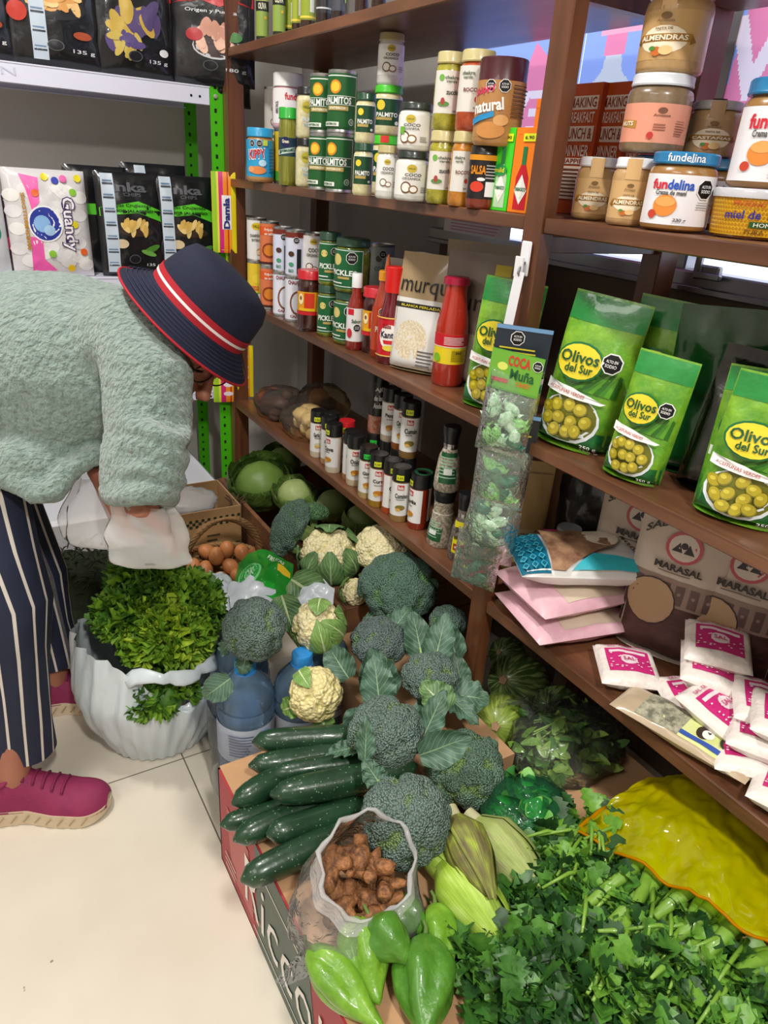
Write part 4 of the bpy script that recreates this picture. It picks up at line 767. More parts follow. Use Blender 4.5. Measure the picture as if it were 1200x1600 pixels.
spice('upper jar of the back row with pale pepper flakes', (615, 708), (624, 634), '#c9b8a0', 'Pepper', z=g1.top, stick=None, xy=(g1.c.x, g1.c.y))
spice('upper jar of the back row with brown cinnamon', (631, 721), (641, 646), '#9a5a2c', 'Cinnamon', z=g2.top, stick=None, xy=(g2.c.x, g2.c.y))
spice('upper cumin jar nearest the camera with yellow sticker', (652, 732), (661, 652), '#8a6a3a', 'Cumin', z=g3.top, xy=(g3.c.x, g3.c.y), pic='#8a7a3a')
item('spice_jar', 'tall black labelled pepper mix jar standing on the back row', 'jar', (599, 675), g0.top, (602, 595), 34, 'shaker', mat('#c9a48c', .35, coat=.6, var=(120, '#b84a2a', .15)), '#181818', (.3, .85, '#1c1b1b', 1.4), artf(('t', 'AJÍ', 0, .8, .8, .16, '#dddddd'), ('t', 'de los', 0, .55, .9, .16, '#dddddd'), ('t', 'Andes', 0, .32, 1.0, .16, '#dddddd')), xy=(g0.c.x + .006, g0.c.y + .004), r=.023, h=.15)
spice('dark green capped spice jar behind the paprika', (672, 815), (680, 735), '#7a3a22', 'Oregano', cap='#17502f', stick='#c8c840', xy=(.838, 1.168))
# grinders
ws = mat('#cfc7b6', .5, coat=.5, var=(190, '#8a7a68', .1), bump=(190, .4)); pp = mat('#3a2f2a', .5, coat=.5, var=(230, '#8a8078', .12), bump=(220, .4))
def mill(l, base, z, top, w, body, lab, art, **k): return item('spice_grinder', l, 'grinder', base, z, top, w, 'mill', body, '#1b1d20', lab, art, **k)
gre = artf(('l', -.7, .15, .7, .9, 7, '#9ac4a4'), ('r', -.3, .3, .3, .5, '#e8ece8'))
m1 = mill('black capped grinder filled with white grains, lower of the stacked pair', (686, 858), S4, (692, 768), 44, ws, (.12, .5, '#1d5a34', .7), gre, lidh=.05, lidr=.82, neck=.7, yaw=-.7)
m2 = mill('black capped grinder filled with white grains, upper of the stacked pair', (700, 765), m1.top, (708, 670), 44, ws, (.15, .62, '#1f5c38', .7), gre, xy=m1.c.xy, r=.027, h=.135, lidh=.045, lidr=.66)
ylw = artf(('t', 'Sal', -.2, .75, .7, .15, '#3a3410'), ('t', 'con Pimienta', 0, .5, 1.2, .12, '#2a2410'), ('r', -.6, .1, .5, .3, '#a8342c'), ('t', 'MOLINILLO', 0, .2, .9, .08, '#f0e8d0'))
mill('pepper grinder with yellow label beside the white grain grinder', (716, 880), S4, (728, 773), 40, pp, (.14, .6, '#ecdf1e', .75), ylw, h=.145, lidh=.055)
mill('pepper grinder with yellow label half hidden by the shelf post', (734, 904), S4, (752, 800), 40, pp, (.14, .6, '#ecdf1e', .75), ylw, h=.14, r=.024, lidh=.05)
# ginger and garlic bags at the far end
def lumpbag(name, label, cat, c, n, rad, spread, col, filmc, seed, item_name):
    R_ = random.Random(seed); root = thing(name, label, cat, TR(c)); pts = []
    for i in range(n):
        a = R_.uniform(0, 2 * pi); q = sqrt(R_.uniform(0, 1)); z = rad * (.9 + 1.25 * (i // max(1, int(n * .55)))); s_ = spread[0] * (1 if z < rad * 1.4 else .55)
        x, y = cos(a) * q * s_, sin(a) * q * spread[1] * (1 if z < rad * 1.4 else .55); rr = rad * R_.uniform(.8, 1.1); pts.append((x, y, z, rr)); sd = Vector((i * 3.7, seed, 0))
        b = MB(); b.ball((0, 0, 0), (rr * R_.uniform(1, 1.25), rr, rr * .9), col, 16, 12, fn=lambda d: 1 + .18 * noise.noise(d * 2.2 + sd)); b.obj(item_name, root, TR((x, y, z), R_.uniform(0, 6)))
    b = MB(); H = max(p[2] + p[3] for p in pts)
    def fn(d):
        k = 0
        for x, y, z, rr in pts:
            k = max(k, 1 - .0) 
        return 1 + .10 * noise.noise(d * 4 + Vector((seed, 0, 0))) + .05 * noise.noise(d * 11)
    b.ball((0, 0, H * .5), (spread[0] + rad * 1.15, spread[1] + rad * 1.15, H * .56), filmc, 28, 18, fn=fn); b.obj('plastic_film', root); return root
gar = mat('#c7ad7c', .45, var=(30, '#dcc79a', .2), bump=(60, .3)); dkr = mat('#4a3a34', .6, var=(20, '#6b5248', .2), bump=(40, .6))
lumpbag('garlic_bag', 'clear bag of peeled yellowish roots on the lowest board near the corner', 'bag', (.865, 1.80, S4), 14, .026, (.05, .075), gar, film('#f6f0e0', .04, .08, .22), 3, 'peeled_root')
lumpbag('root_bag', 'bag of dark dried roots behind the peeled yellowish roots', 'bag', (.86, 1.99, S4), 9, .02, (.06, .07), dkr, film('#e0d4c8', .04, .1, .2), 5, 'dried_root')
lumpbag('root_bag', 'brown bag of roots stacked at the far corner of the lowest board', 'bag', (.95, 1.88, S4), 9, .026, (.05, .06), mat('#8a6a44', .6, var=(20, '#6b4a2c', .2), bump=(40, .5)), film('#ecdcc0', .04, .1, .2), 8, 'dried_root')
MB().tube([(0, 0, .0), (.02, .02, .012), (.05, .03, .02), (.07, .02, .016)], [.008, .011, .009, .004], mat('#b0623a', .5, bump=(80, .4)), 10).obj('r')
o = bpy.data.objects['r']; o.name = 'turmeric_root'; o.location = pz(405, 622, S4 + .04); tag(o, 'single orange turmeric root lying on the dark root bag', 'root')

# ---------------------------------------------------------------- lowest board, right bay: salt bags
def pillow(name, label, cat, M, w, h, t, col, art, seed, group=None, wr=.004): # lying bag: x across, y along, z up
    return pouch(name, label, cat, M @ Matrix.Rotation(-pi / 2, 4, 'X') @ Matrix.Translation((0, -t * .5, -h / 2)), w, h, t, col, art, seed, 'pillow', group, wr=wr, rough=.4)
def lay(x, y, z, rz=0, tx=0, ty=0): return Matrix.Translation((x, y, z)) @ Matrix.Rotation(rz, 4, 'Z') @ Matrix.Rotation(tx, 4, 'X') @ Matrix.Rotation(ty, 4, 'Y')
pkm = mat('#d9a3b4', .4, coat=.3, var=(18, '#e6c0c8', .2), bump=(60, .3, .003))
def pinkart(c, w, h): c.rect(-w * .42, h * .26, w * .42, h * .9, mat('#c9b49a', .45, var=(14, '#d6c6b4', .2))); c.ell(-w * .3, h * .25, w * .1, h * .06, '#d68aa0'); c.ell(w * .3, h * .9, w * .12, h * .06, '#e0a8b8')
pillow('salt_bag', 'bottom one of two large pink salt bags beside the shelf post', 'bag', lay(.865, .735, S4 + .002, -1.78), .165, .20, .044, pkm, pinkart, 21)
pillow('salt_bag', 'upper one of two large pink salt bags beside the shelf post', 'bag', lay(.868, .748, S4 + .046, -1.70), .16, .20, .044, pkm, pinkart, 22)
def tealart(c, w, h):
    tl = mat('#14708c', .35, var=(50, '#0f5c78', .2))
    c.rect(-w * .49, 0, w * .49, h * .2, tl)
    for i in range(7):
        for j in range(3):
            x, y = -w * .42 + i * w * .14, h * .03 + j * h * .06
            c.poly([(x - .008, y), (x, y - .006), (x + .008, y), (x, y + .006)], '#3aa0b4'); c.poly([(x - .005, y), (x, y - .004), (x + .005, y), (x, y + .004)], '#0f5c78')
    c.poly([(-w * .49, h * .2), (w * .49, h * .2), (w * .49, h * .3), (w * .1, h * .68), (-w * .1, h * .7), (-w * .49, h * .4)], mat('#6a4632', .6, var=(30, '#b08a6a', .15)))
    c.poly([(w * .3, h * .5), (w * .49, h * .34), (w * .49, h * .85), (w * .36, h * .8)], '#34aebc'); c.ell(-w * .12, h * .62, w * .22, h * .13, '#e6dcc8'); c.ell(-w * .36, h * .3, w * .13, h * .06, '#d63a8c')
    c.text('MARASAL', w * .1, h * .8, w * .45, h * .04, '#26323a', .2); c.text('SAL DE MARAS', w * .05, h * .9, w * .6, h * .045, '#26323a', .1)
pillow('salt_bag', 'teal, white and brown salt bag lying on top of the pink bags', 'bag', lay(.888, .742, S4 + .090, -2.05, 0, .0), .135, .245, .06, mat('#e6e4e2', .35, coat=.4, bump=(60, .3, .003)), tealart, 23)
def maras(c, w, h):
    c.rect(-w * .49, 0, w * .49, h * .42, mat('#5a3632', .5, var=(60, '#3c2422', .15), stretch=(.3, 1, 1)))
    c.rect(-w * .49, h * .36, w * .49, h * .53, '#8c7468')
    for i in range(6):
        c.rect(-w * .42 + i * w * .15, h * .38, -w * .33 + i * w * .15, h * .50, '#5c4642'); c.ell(-w * .375 + i * w * .15, h * .45, w * .02, w * .02, '#8c7468', 6)
    c.ell(-w * .2, h * .36, w * .27, h * .15, '#2a2220'); c.ell(-w * .2, h * .36, w * .26, h * .144, '#a98a68')
    c.ell(0, h * .74, w * .19, h * .1, '#b8505a'); c.ell(0, h * .74, w * .155, h * .082, '#cfc2b6'); c.poly([(-w * .12, h * .71), (-w * .05, h * .77), (-.001, h * .71)], '#2a2626'); c.poly([(w * .12, h * .71), (w * .05, h * .77), (.001, h * .71)], '#2a2626'); c.ell(0, h * .755, w * .035, h * .02, '#2a2626')
    c.text('SAL DE MARAS', 0, h * .9, w * .85, h * .05, '#2a2424', arc=.9, bold=.03); c.text('MARASAL', 0, h * .61, w * .5, h * .045, '#2a2424', bold=.04); c.lines(-w * .2, h * .565, w * .2, h * .58, 1, '#5a4a44')
mm = mat('#bfae9f', .45, coat=.2, bump=(40, .35, .004))
for i, (x, y, rz, l) in enumerate(((.985, .71, .45, 'left standing brown and cream salt pouch, partly cut off by the post'), (.955, .60, .42, 'middle standing cream salt pouch with full round emblem'), (1.0, .515, .4, 'right standing salt pouch in the shade behind the knotted bag'))):
    pouch('salt_pouch', l, 'pouch', tilt((x, y, S4 + .001), FR + rz, .02), .15, .27, .055, mm, maras, 31 + i)
def pinksalt(c, w, h):
    p = mat('#c42a74', .4)
    c.rect(-w * .36, h * .2, w * .36, h * .78, p); c.ell(0, h * .5, w * .14, h * .12, '#ead9de'); c.rect(-w * .3, h * .66, w * .3, h * .72, '#ead9de')
    c.text('SAL DE MARAS', 0, h * .84, w * .62, h * .06, p); c.text('SAL', 0, h * .5, w * .2, h * .09, p)
    for k in range(26): c.ell(RNG.uniform(-w * .34, w * .34), RNG.uniform(h * .22, h * .62), w * .02, h * .012, '#ead9de', 6)
wsm = mat('#e6ddd6', .4, coat=.35, bump=(50, .9, .005))
p0 = pillow('salt_packet', 'single small white and pink salt packet in front of the large pink bags', 'packet', lay(.845, .573, S4 + .002, -.65), .095, .10, .034, wsm, pinksalt, 41)
pk_ = [(.93, .49, .070, -.9, .10, 0, 'topmost small salt packet at the back of the heap'), (.905, .475, .045, -.9, .06, .12, 'large faced salt packet just below the topmost one'), (.875, .47, .0, -.5, 0, 0, 'plain side up salt packet at the left edge of the heap'),
 (.90, .435, .012, -.3, .1, .1, 'salt packet standing edgewise in the middle of the heap'), (.865, .425, .024, .1, .18, 0, 'tilted white salt packet above the beige packet'), (.905, .385, .044, -.9, .05, .1, 'pink printed salt packet right of the tilted one'), (.885, .345, .055, -1.0, .0, .1, 'topmost salt packet at the right edge of the photo'),
 (.87, .36, .026, -1.0, 0, .05, 'salt packet under the topmost right hand packet'), (.85, .365, .0, -.8, 0, 0, 'lowest salt packet beside the end of the beige packet'), (.84, .29, .0, -1.2, 0, 0, 'salt packet lying alone at the bottom right of the board'), (.95, .42, .0, -.6, 0, 0, 'salt packet at the back bottom of the heap'), (.92, .33, .0, -.6, 0, 0, 'rear bottom salt packet near the right edge')]
for i, (x, y, z, rz, tx, ty, l) in enumerate(pk_):
    clone(p0, lay(x, y, S4 + .002 + z, rz, tx, ty) @ Matrix.Rotation(-pi / 2, 4, 'X') @ Matrix.Translation((0, -.017, -.05)), l, 'small pink and white salt packets'); p0['group'] = 'small pink and white salt packets'
def beige(c, w, h):
    c.rect(-w * .42, h * .1, w * .44, h * .82, mat('#c4cf7a', .4, var=(20, '#dfe3a8', .2))); c.rect(-w * .42, h * .5, w * .44, h * .82, mat('#b8b49c', .5, var=(80, '#6a6a5a', .12)))
    c.text('Mani', w * .2, h * .42, w * .3, h * .08, '#2a7a4a', pi / 2); c.ell(-w * .05, h * .37, w * .18, h * .05, '#3a2c26'); c.ell(-w * .05, h * .34, w * .12, h * .04, '#ece8e0'); c.ell(0, h * .2, w * .2, h * .06, '#3c4a34'); c.rect(-w * .36, h * .14, -w * .26, h * .5, '#3a56a4')
pillow('snack_packet', 'long beige packet with yellow green label at the shelf edge', 'packet', lay(.812, .435, S4 + .002, .22), .075, .20, .028, mat('#b8a488', .35, coat=.4, bump=(50, .3, .003)), beige, 61)
# knotted bag at the right, kraft packs and clear grinder behind the post
kb = thing('knotted_bag', 'cloudy knotted plastic bag of brownish pink salt at the right edge', 'bag', TR((.955, .31, S4)))
km = mat('#a98a78', .35, coat=.4, bump=(35, .8, .008), var=(12, '#c4a894', .2))
b = MB(); b.ball((0, 0, .06), (.07, .07, .062), km, 30, 20, fn=lambda d: 1 + .1 * noise.noise(d * 3) + .04 * sin(10 * atan2(d.y, d.x)) * d.z); b.obj('bag', kb)
b = MB(); b.tube([(0, 0, .112), (0, 0, .13), (-.01, .01, .15), (-.03, .02, .185), (-.05, .03, .2)], [.022, .012, .02, .032, .04], km, 20, rfn=lambda a, t: 1 + .25 * sin(a * 7 + t * 3)); b.obj('gathered_neck', kb)
kr = mat('#b39060', .6, bump=(40, .3, .003), var=(9, '#c4a472', .25))
def kraft(c, w, h): c.rect(-w * .3, h * .12, w * .3, h * .42, '#c9b489'); c.lines(-w * .24, h * .14, w * .24, h * .4, 7, '#8f7c58'); c.rect(-w * .48, h * .9, w * .48, h * .91, '#8a6a40')
pouch('kraft_pouch', 'tan kraft paper pouch with pale label right behind the shelf post', 'pouch', tilt((.905, .925, S4 + .001), FR + .9, 0), .10, .235, .05, kr, kraft, 71)
pouch('kraft_pouch', 'darker kraft paper pouch behind the labelled one', 'pouch', tilt((.975, .93, S4 + .001), FR + .7, 0), .11, .22, .05, mat('#7a5634', .6, bump=(40, .3, .003)), None, 72)
item('spice_grinder', 'clear capped glass grinder between the kraft pouch and the salt bags', 'grinder', (840, 905), S4, (848, 822), 40, 'mill', mat('#5a5a5c', .2, coat=1), mat('#8e9094', .15, coat=1), xy=(.925, .815), r=.026, h=.14, lidr=.9, lidh=.05)
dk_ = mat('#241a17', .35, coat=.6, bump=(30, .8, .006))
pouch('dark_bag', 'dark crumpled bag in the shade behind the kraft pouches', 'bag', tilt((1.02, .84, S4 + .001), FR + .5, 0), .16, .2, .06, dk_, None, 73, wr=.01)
# candy strips hanging from the post
hk = thing('hanging_hook', 'white plastic adhesive hook with price strip on the shelf post', 'hook', TR((.774, .869, 1.03)))
wp = mat('#e9e9ee', .3, coat=.3)
MB().box((-.002, 0, 0), (.004, .022, .05), wp, bev=.0019).obj('back_plate', hk)
MB().tube([(-.004, -.004, -.005), (-.014, -.005, -.012), (-.016, -.005, -.02), (-.012, -.005, -.026)], .0018, mat('#8a8a8c', .3, .8), 8).obj('hook', hk)
b = MB(); b.grid(lambda u, v: Vector((-.014 - .006 * v, -.017 + .022 * u + .01 * v, -.018 - .14 * v)), 2, 8, wp); b.box((-.011, .001, -.012), (.004, .018, .03), wp, bev=.001); b.obj('price_strip', hk)
def candy(l, M, card, txt, wc, n, seed, topcard=True):
    r = thing('candy_pack', l, 'candy', M); R_ = random.Random(seed); W_, H_ = .085, .105
    F = lambda x, z, hh: Vector((x, -.002 - hh - .010 * hump(min(1, max(0, x / W_ + .5))) * hump(min(1, max(0, -z / H_))), z))
    if topcard:
        b = MB(); b.grid(lambda u, v: Vector(((u - .5) * W_, -.004, .062 * v)), 4, 3, pc(card[0])); cv = Canvas(b, lambda u, v, h: Vector((u, -.004 - h, v)), .1); card[1](cv, W_, .062); b.grid(lambda u, v: Vector(((.5 - u) * W_, -.0036, .062 * v)), 2, 2, pc(card[0])); b.obj('header_card', r)
    for i in range(n):
        x, z = R_.uniform(-.024, .024), -R_.uniform(.018, .086); a = R_.uniform(0, pi); cl = R_.choice(wc)
        b = MB(); M2 = Matrix.Translation((x, -.004 - .008 * R_.random(), z)) @ Matrix.Rotation(a, 4, 'Y')
        b.ball((0, 0, 0), (.015, .006, .010), cl, 12, 8, M2, fn=lambda d, i=i: 1 + .3 * noise.noise(d * 2.5 + Vector((i, seed, 0))))
        for s_ in (-1, 1): b.add([(s_ * .010, 0, 0), (s_ * .020, .001, .008), (s_ * .018, -.003, 0), (s_ * .020, .001, -.008)], [(0, 1, 2), (0, 2, 3)], cl, None, M2)
        b.obj('wrapped_candy', r)
    b = MB()
    for sd in (1, -1): b.grid(lambda u, v: Vector(((u - .5) * W_, -sd * (.023 if sd > 0 else .002) * hump(u) * hump(v) - .002 + .002 * noise.noise(Vector((u * 9, v * 9, seed + sd))), -H_ * v)), 12, 12, film('#eef8ee', .10, .06, .55, (70, 1.0)))
    b.obj('plastic_sleeve', r)
lg_, dg_, wg_ = mat('#69b04a', .2, coat=.8, var=(90, '#a8d890', .1)), mat('#174f42', .2, coat=.8, var=(90, '#2f8468', .12)), mat('#9cc4a4', .25, coat=.8, var=(90, '#dfeae0', .1))
def coca(c, w, h):
    c.rect(-w * .5, h * .05, w * .5, h * .98, '#6fae3a'); c.ell(-w * .25, h * .6, w * .1, h * .1, '#d8e06a'); c.text('COCA', w * .05, h * .78, w * .42, h * .26, '#d23232', bold=.03); c.text('Muña', w * .15, h * .46, w * .46, h * .26, '#1f5a32', bold=.02); c.text('CANDY', w * .2, h * .24, w * .28, h * .12, '#e0683a'); c.rect(-w * .42, h * .2, -w * .1, h * .3, '#c8404a'); c.warn(w * .4, h * .78, w * .09)
hx, hy = .752, .848
dirn = -1.05
def CM(i, z, dy=0, rr=0, rz=0): return Matrix.Translation((hx - .004 * i, hy - .012 * i + dy, z)) @ Matrix.Rotation(dirn + rz, 4, 'Z') @ Matrix.Rotation(rr, 4, 'Y')
candy('green headed coca candy pack hanging at the front of the hook', CM(2, .838, 0, .06), ('#5fa838', coca), 1, (lg_, lg_, dg_, wg_), 15, 1)
candy('second candy pack hanging just below the front one', CM(1.5, .745, -.004, .02), ('#5fa838', coca), 1, (lg_, dg_, wg_), 13, 2, False)
candy('third candy pack from the top in the hanging strip', CM(1.5, .665, -.006, .12), ('#5fa838', coca), 1, (lg_, dg_, wg_), 13, 3, False)
candy('lowest hanging candy pack with dark green wrapped sweets', CM(.6, .575, .012, .05), ('#5fa838', coca), 1, (dg_, dg_, mat('#8a2a2a', .3, coat=.6)), 14, 4, False)
def bk(c, w, h): c.warn(-w * .1, h * .7, w * .12); c.lines(-w * .4, h * .2, w * .4, h * .5, 3, '#d8c83a'); c.rect(-w * .5, h * .9, w * .5, h, '#6f9ac4')
candy('dark headed candy pack at the right rear of the hook', CM(-1.2, .875, -.03, .04, .35), ('#26303c', bk), 1, (mat('#1c2622', .3, coat=.7), dg_), 14, 5)
candy('black candy pack hanging lower right of the strip', CM(-1.2, .74, -.034, .04, .35), ('#1c2024', bk), 1, (mat('#1c2622', .3, coat=.7), dg_), 12, 6)
candy('dark candy pack at the bottom right of the hanging strip', CM(-1.2, .63, -.03, .04, .35), ('#1c2024', bk), 1, (mat('#1c2622', .3, coat=.7), dg_), 10, 7, False)
# ---------------------------------------------------------------- boxes and crates on the floor
UPC = -CF
ckr = mat('#c49a72', .75, bump=(120, .2), var=(8, '#ad845e', .3)); dkc = mat('#7a4f30', .8, bump=(120, .2))
rb = thing('cardboard_box', 'red and green printed cardboard fruit box holding the cucumbers and turmeric', 'box', TR((.271, .20, 0)))
bx = MB(); Lx, Ly, Hz = .30, .682, .217
redm = mat('#a8303c', .5, bump=(150, .15))
bx.box((.002, Ly / 2, Hz / 2), (.004, Ly, Hz), redm); bx.box((Lx, Ly / 2, Hz / 2), (.004, Ly, Hz), ckr); bx.box((Lx / 2, Ly - .002, Hz / 2), (Lx, .004, Hz), ckr); bx.box((Lx / 2, .002, Hz / 2), (Lx, .004, Hz), ckr); bx.box((Lx / 2, Ly / 2, .003), (Lx, Ly, .004), ckr)
cv = Canvas(bx, lambda u, v, h: Vector((-h, Ly - u, v)), 1)
cv.poly([(.175, 0), (.165, Hz), (.35, Hz), (.40, 0)], '#2c4a3c'); cv.rect(.1, Hz * .25, .2, Hz * .265, '#d8b48a'); cv.poly([(.06, .03), (.16, .03), (.14, .17), (.04, .17)], '#b84a4a')
cv.rect(.2, Hz * .80, .335, Hz * .815, '#e8e4dc'); cv.rect(.16, Hz * .1, .40, Hz * .115, '#e8e4dc')
cv.text("Ricco", .25, Hz * .46, .25, Hz * .48, '#efece6', bold=-.004); cv.text("'s", .42, Hz * .46, .055, Hz * .40, '#efece6', bold=-.004); cv.lines(.03, .02, .09, .06, 3, '#d9a8a0')
bx.obj('box_body', rb)
b = MB(); b.box((Lx * .25, Ly / 2, Hz + .0015), (Lx * .5 - .006, Ly, .003), ckr); b.obj('flap', rb); b = MB(); b.box((Lx * .76, Ly / 2, Hz + .0015), (Lx * .5 - .006, Ly, .003), ckr); b.box((Lx * .66, .27, Hz + .0032), (.012, .09, .0006), mat('#20140e', .9)); b.obj('flap', rb)
wdc = wood('crate_wood', '#5f3c26', '#8a5c3a', .7, (4, 40, 40), 0)
def crate(label, x0, x1, y0, y1, z1, name='wooden_crate', nsl=3):
    r = thing(name, label, 'crate', TR((x0, y0, 0))); X, Y = x1 - x0, y1 - y0; sh_ = z1 / nsl
    for k in range(nsl):
        zc = sh_ * (k + .5); h = sh_ * .84
        for a, c, d in (('s', (.006, Y / 2, zc), (.012, Y, h * 1.13)), ('s', (X - .006, Y / 2, zc), (.012, Y, h * 1.13)), ('e', (X / 2, .006, zc), (X - .026, .012, h * 1.13)), ('e', (X / 2, Y - .006, zc), (X - .026, .012, h * 1.13))): MB().box(c, d, wdc, bev=.001).obj('slat', r)
    for a in (.024, X - .024):
        for c in (.024, Y - .024): MB().box((a, c, z1 / 2), (.022, .022, z1), wdc).obj('corner_post', r)
    MB().box((X / 2, Y / 2, .01), (X - .03, Y - .03, .008), wdc).obj('base_board', r); return r
crate('long low wooden crate of cabbages and cauliflowers under the far shelf', .655, 1.06, 1.175, 1.99, .25)
def plainbox(label, x0, x1, y0, y1, z1, m=None, name='cardboard_box', openz=False):
    m = m or ckr; r = thing(name, label, 'box', TR((x0, y0, 0))); X, Y = x1 - x0, y1 - y0; b = MB()
    for c, d in (((.002, Y / 2, z1 / 2), (.004, Y, z1)), ((X - .002, Y / 2, z1 / 2), (.004, Y, z1)), ((X / 2, .002, z1 / 2), (X - .008, .004, z1)), ((X / 2, Y - .002, z1 / 2), (X - .008, .004, z1)), ((X / 2, Y / 2, .002 if openz else z1 - .002), (X - .008, Y - .008, .004))): b.box(c, d, m)
    b.obj('box_body', r); return r, b
plainbox('low brown box beneath the pile of broccoli behind the cucumbers', .58, .768, .70, 1.165, .19)
plainbox('low cardboard tray beneath the celery and corn', .58, 1.0, -.05, .66, .15)
# ---------------------------------------------------------------- leaves
LB = leafmat('broccoli_leaf', '#37573f', '#557866', '#93b08a', .5, 8, .022); LC = leafmat('cauliflower_leaf', '#5f8a3c', '#86ad58', '#d3dfae', .45, 9, .05); LCB = leafmat('dark_cauliflower_leaf', '#456a3f', '#6a9256', '#c3d3a0', .5, 9, .04)
LG = leafmat('cabbage_leaf', '#4d6a28', '#78964a', '#a8bb74', .5, 8, .03)
def leaf(mb, base, d, up, L, Wd, m, curl=.3, wavy=.006, seed=0, cup=.2, lobes=.0, nu=10, nv=14, stem=0):
    d = Vector(d).normalized(); up = Vector(up); up = (up - d * up.dot(d)).normalized(); s_ = d.cross(up); base = Vector(base)
    if stem: mb.tube([base - d * stem, base - d * stem * .4, base, base + d * L * .25], [.005, .0045, .004, .002], mat('#9db36a', .45), 8)
    def f(u, v):
        w = Wd / 2 * (sin(pi * min(1, v * .93 + .05) ** .75) ** .7) * (1 + lobes * sin(v * 21 + seed)); q = 2 * u - 1
        n = noise.noise(Vector((q * 1.6, v * 2.4, seed))) ; rip = wavy * (abs(q) ** 2) * sin(v * 24 + seed + q * 2)
        return base + d * (L * v * (1 - .15 * abs(curl) * v)) + s_ * (q * w) + up * (curl * L * (v * v) * -.6 + cup * w * q * q * 1.2 + rip + n * L * .05)
    mb.grid(f, nu, nv, m)
# ---------------------------------------------------------------- broccoli and cauliflower
def florets(name, c1, c2, sc, dist, rough=.75):
    m, nt, b = newmat(name); L = nt.links.new; tc = N(nt, 'ShaderNodeTexCoord'); vo = N(nt, 'ShaderNodeTexVoronoi'); vo.inputs['Scale'].default_value = sc; L(tc.outputs['Object'], vo.inputs['Vector'])
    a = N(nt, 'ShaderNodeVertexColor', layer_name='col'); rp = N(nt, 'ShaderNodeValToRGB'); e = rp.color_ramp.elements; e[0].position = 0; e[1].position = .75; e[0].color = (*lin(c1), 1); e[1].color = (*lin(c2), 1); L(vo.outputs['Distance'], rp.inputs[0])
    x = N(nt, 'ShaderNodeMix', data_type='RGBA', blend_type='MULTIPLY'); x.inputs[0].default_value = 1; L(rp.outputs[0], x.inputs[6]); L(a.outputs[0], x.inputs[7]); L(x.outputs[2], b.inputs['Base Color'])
    iv = N(nt, 'ShaderNodeMath', operation='SUBTRACT'); iv.inputs[0].default_value = 1; L(vo.outputs['Distance'], iv.inputs[1]); bp = N(nt, 'ShaderNodeBump'); bp.inputs['Strength'].default_value = 1; bp.inputs['Distance'].default_value = dist; L(iv.outputs[0], bp.inputs['Height']); L(bp.outputs[0], b.inputs['Normal']); b.inputs['Roughness'].default_value = rough; return m
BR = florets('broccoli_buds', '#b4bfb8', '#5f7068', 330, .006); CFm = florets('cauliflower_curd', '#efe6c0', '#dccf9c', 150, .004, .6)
brst = mat('#8fae5e', .5, bump=(60, .3), var=(20, '#a9c276', .2))
def crown(mb, r, seed, m, flat=.62, ncl=34, cr=.36, depth=.16, tint=((.62, .80, .70), (.85, 1.15, .42)), nu=80, nv=46, fine=.012):
    R_ = random.Random(seed); cs = []
    for i in range(ncl):
        z = 1 - (i + .5) / ncl * 1.5; a = i * 2.39996 + R_.uniform(-.25, .25); q = sqrt(max(0, 1 - z * z)); cs.append((Vector((q * cos(a), q * sin(a), z)).normalized(), cr * R_.uniform(.75, 1.2)))
    st = {}
    def bulge(d):
        best = 0
        for c, k in cs:
            t = 1 - (d - c).length_squared / (k * k)
            if t > best: best = t
        return sqrt(best) if best > 0 else 0
    def fn(d):
        b = bulge(d); st[tuple(round(x, 5) for x in d)] = b
        low = .55 if d.z < -.35 else 1
        k = 1 - depth + depth * b + fine * noise.noise(d * 22 + Vector((seed, 0, 0))) * 2 + .05 * noise.noise(d * 2 + Vector((seed, 0, 0)))
        return k * (1 if d.z > -.2 else max(.25, 1 + (d.z + .2) * .9))
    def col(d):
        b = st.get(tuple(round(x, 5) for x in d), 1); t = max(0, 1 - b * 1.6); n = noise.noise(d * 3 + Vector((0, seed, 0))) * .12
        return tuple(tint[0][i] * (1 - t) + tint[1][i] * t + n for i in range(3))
    mb.ball((0, 0, 0), (r, r, r * flat), m, nu, nv, fn=fn, col=col)
def broccoli(l, px, z, wpx, axis, seed, flat=.62, leaves=(), off=(0, 0, 0), tint=None, stalk=.09):
    P = pz(px[0], px[1], z) + Vector(off); r = wpx / 2 * dep(P) / FPX; M = basis(P, CR, axis); rt = thing('broccoli', l, 'broccoli', M)
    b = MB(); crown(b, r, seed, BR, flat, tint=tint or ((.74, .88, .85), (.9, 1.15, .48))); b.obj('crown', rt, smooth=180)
    b = MB(); b.tube([(0, 0, -r * flat * .3), (0, 0, -r * flat * .6), (.003, 0, -r * flat - stalk)], [r * .5, r * .26, r * .22], brst, 12, rfn=lambda a, t: 1 + .15 * sin(a * 4)); b.obj('stalk', rt)
    for i, (a, L, Wd, curl, el) in enumerate(leaves):
        b = MB(); d = Vector((cos(a) * cos(el), sin(a) * cos(el), sin(el))); leaf(b, Vector((cos(a), sin(a), 0)) * r * .8 + Vector((0, 0, -r * .3)), d, Vector((-cos(a) * sin(el), -sin(a) * sin(el), cos(el))), L * .78, Wd * .72, LB, curl, .006, seed + i * 2.3, stem=.03, lobes=.06); b.obj('leaf', rt)
    return rt
U_ = Vector((0, 0, 1)); TC = (UPC * .8 + U_ * .7).normalized()
broccoli('big broccoli head in front, right of the turmeric bag', (632, 1283), .315, 148, UPC + U_ * .25, 3, .72, ((2.2, .06, .05, .3, .2),))
broccoli('broccoli head above the front one, right of the cucumbers', (603, 1145), .325, 122, UPC * .6 + U_, 5, .72, ((1.75, .12, .085, .2, .75), (3.5, .07, .04, .3, .5)))
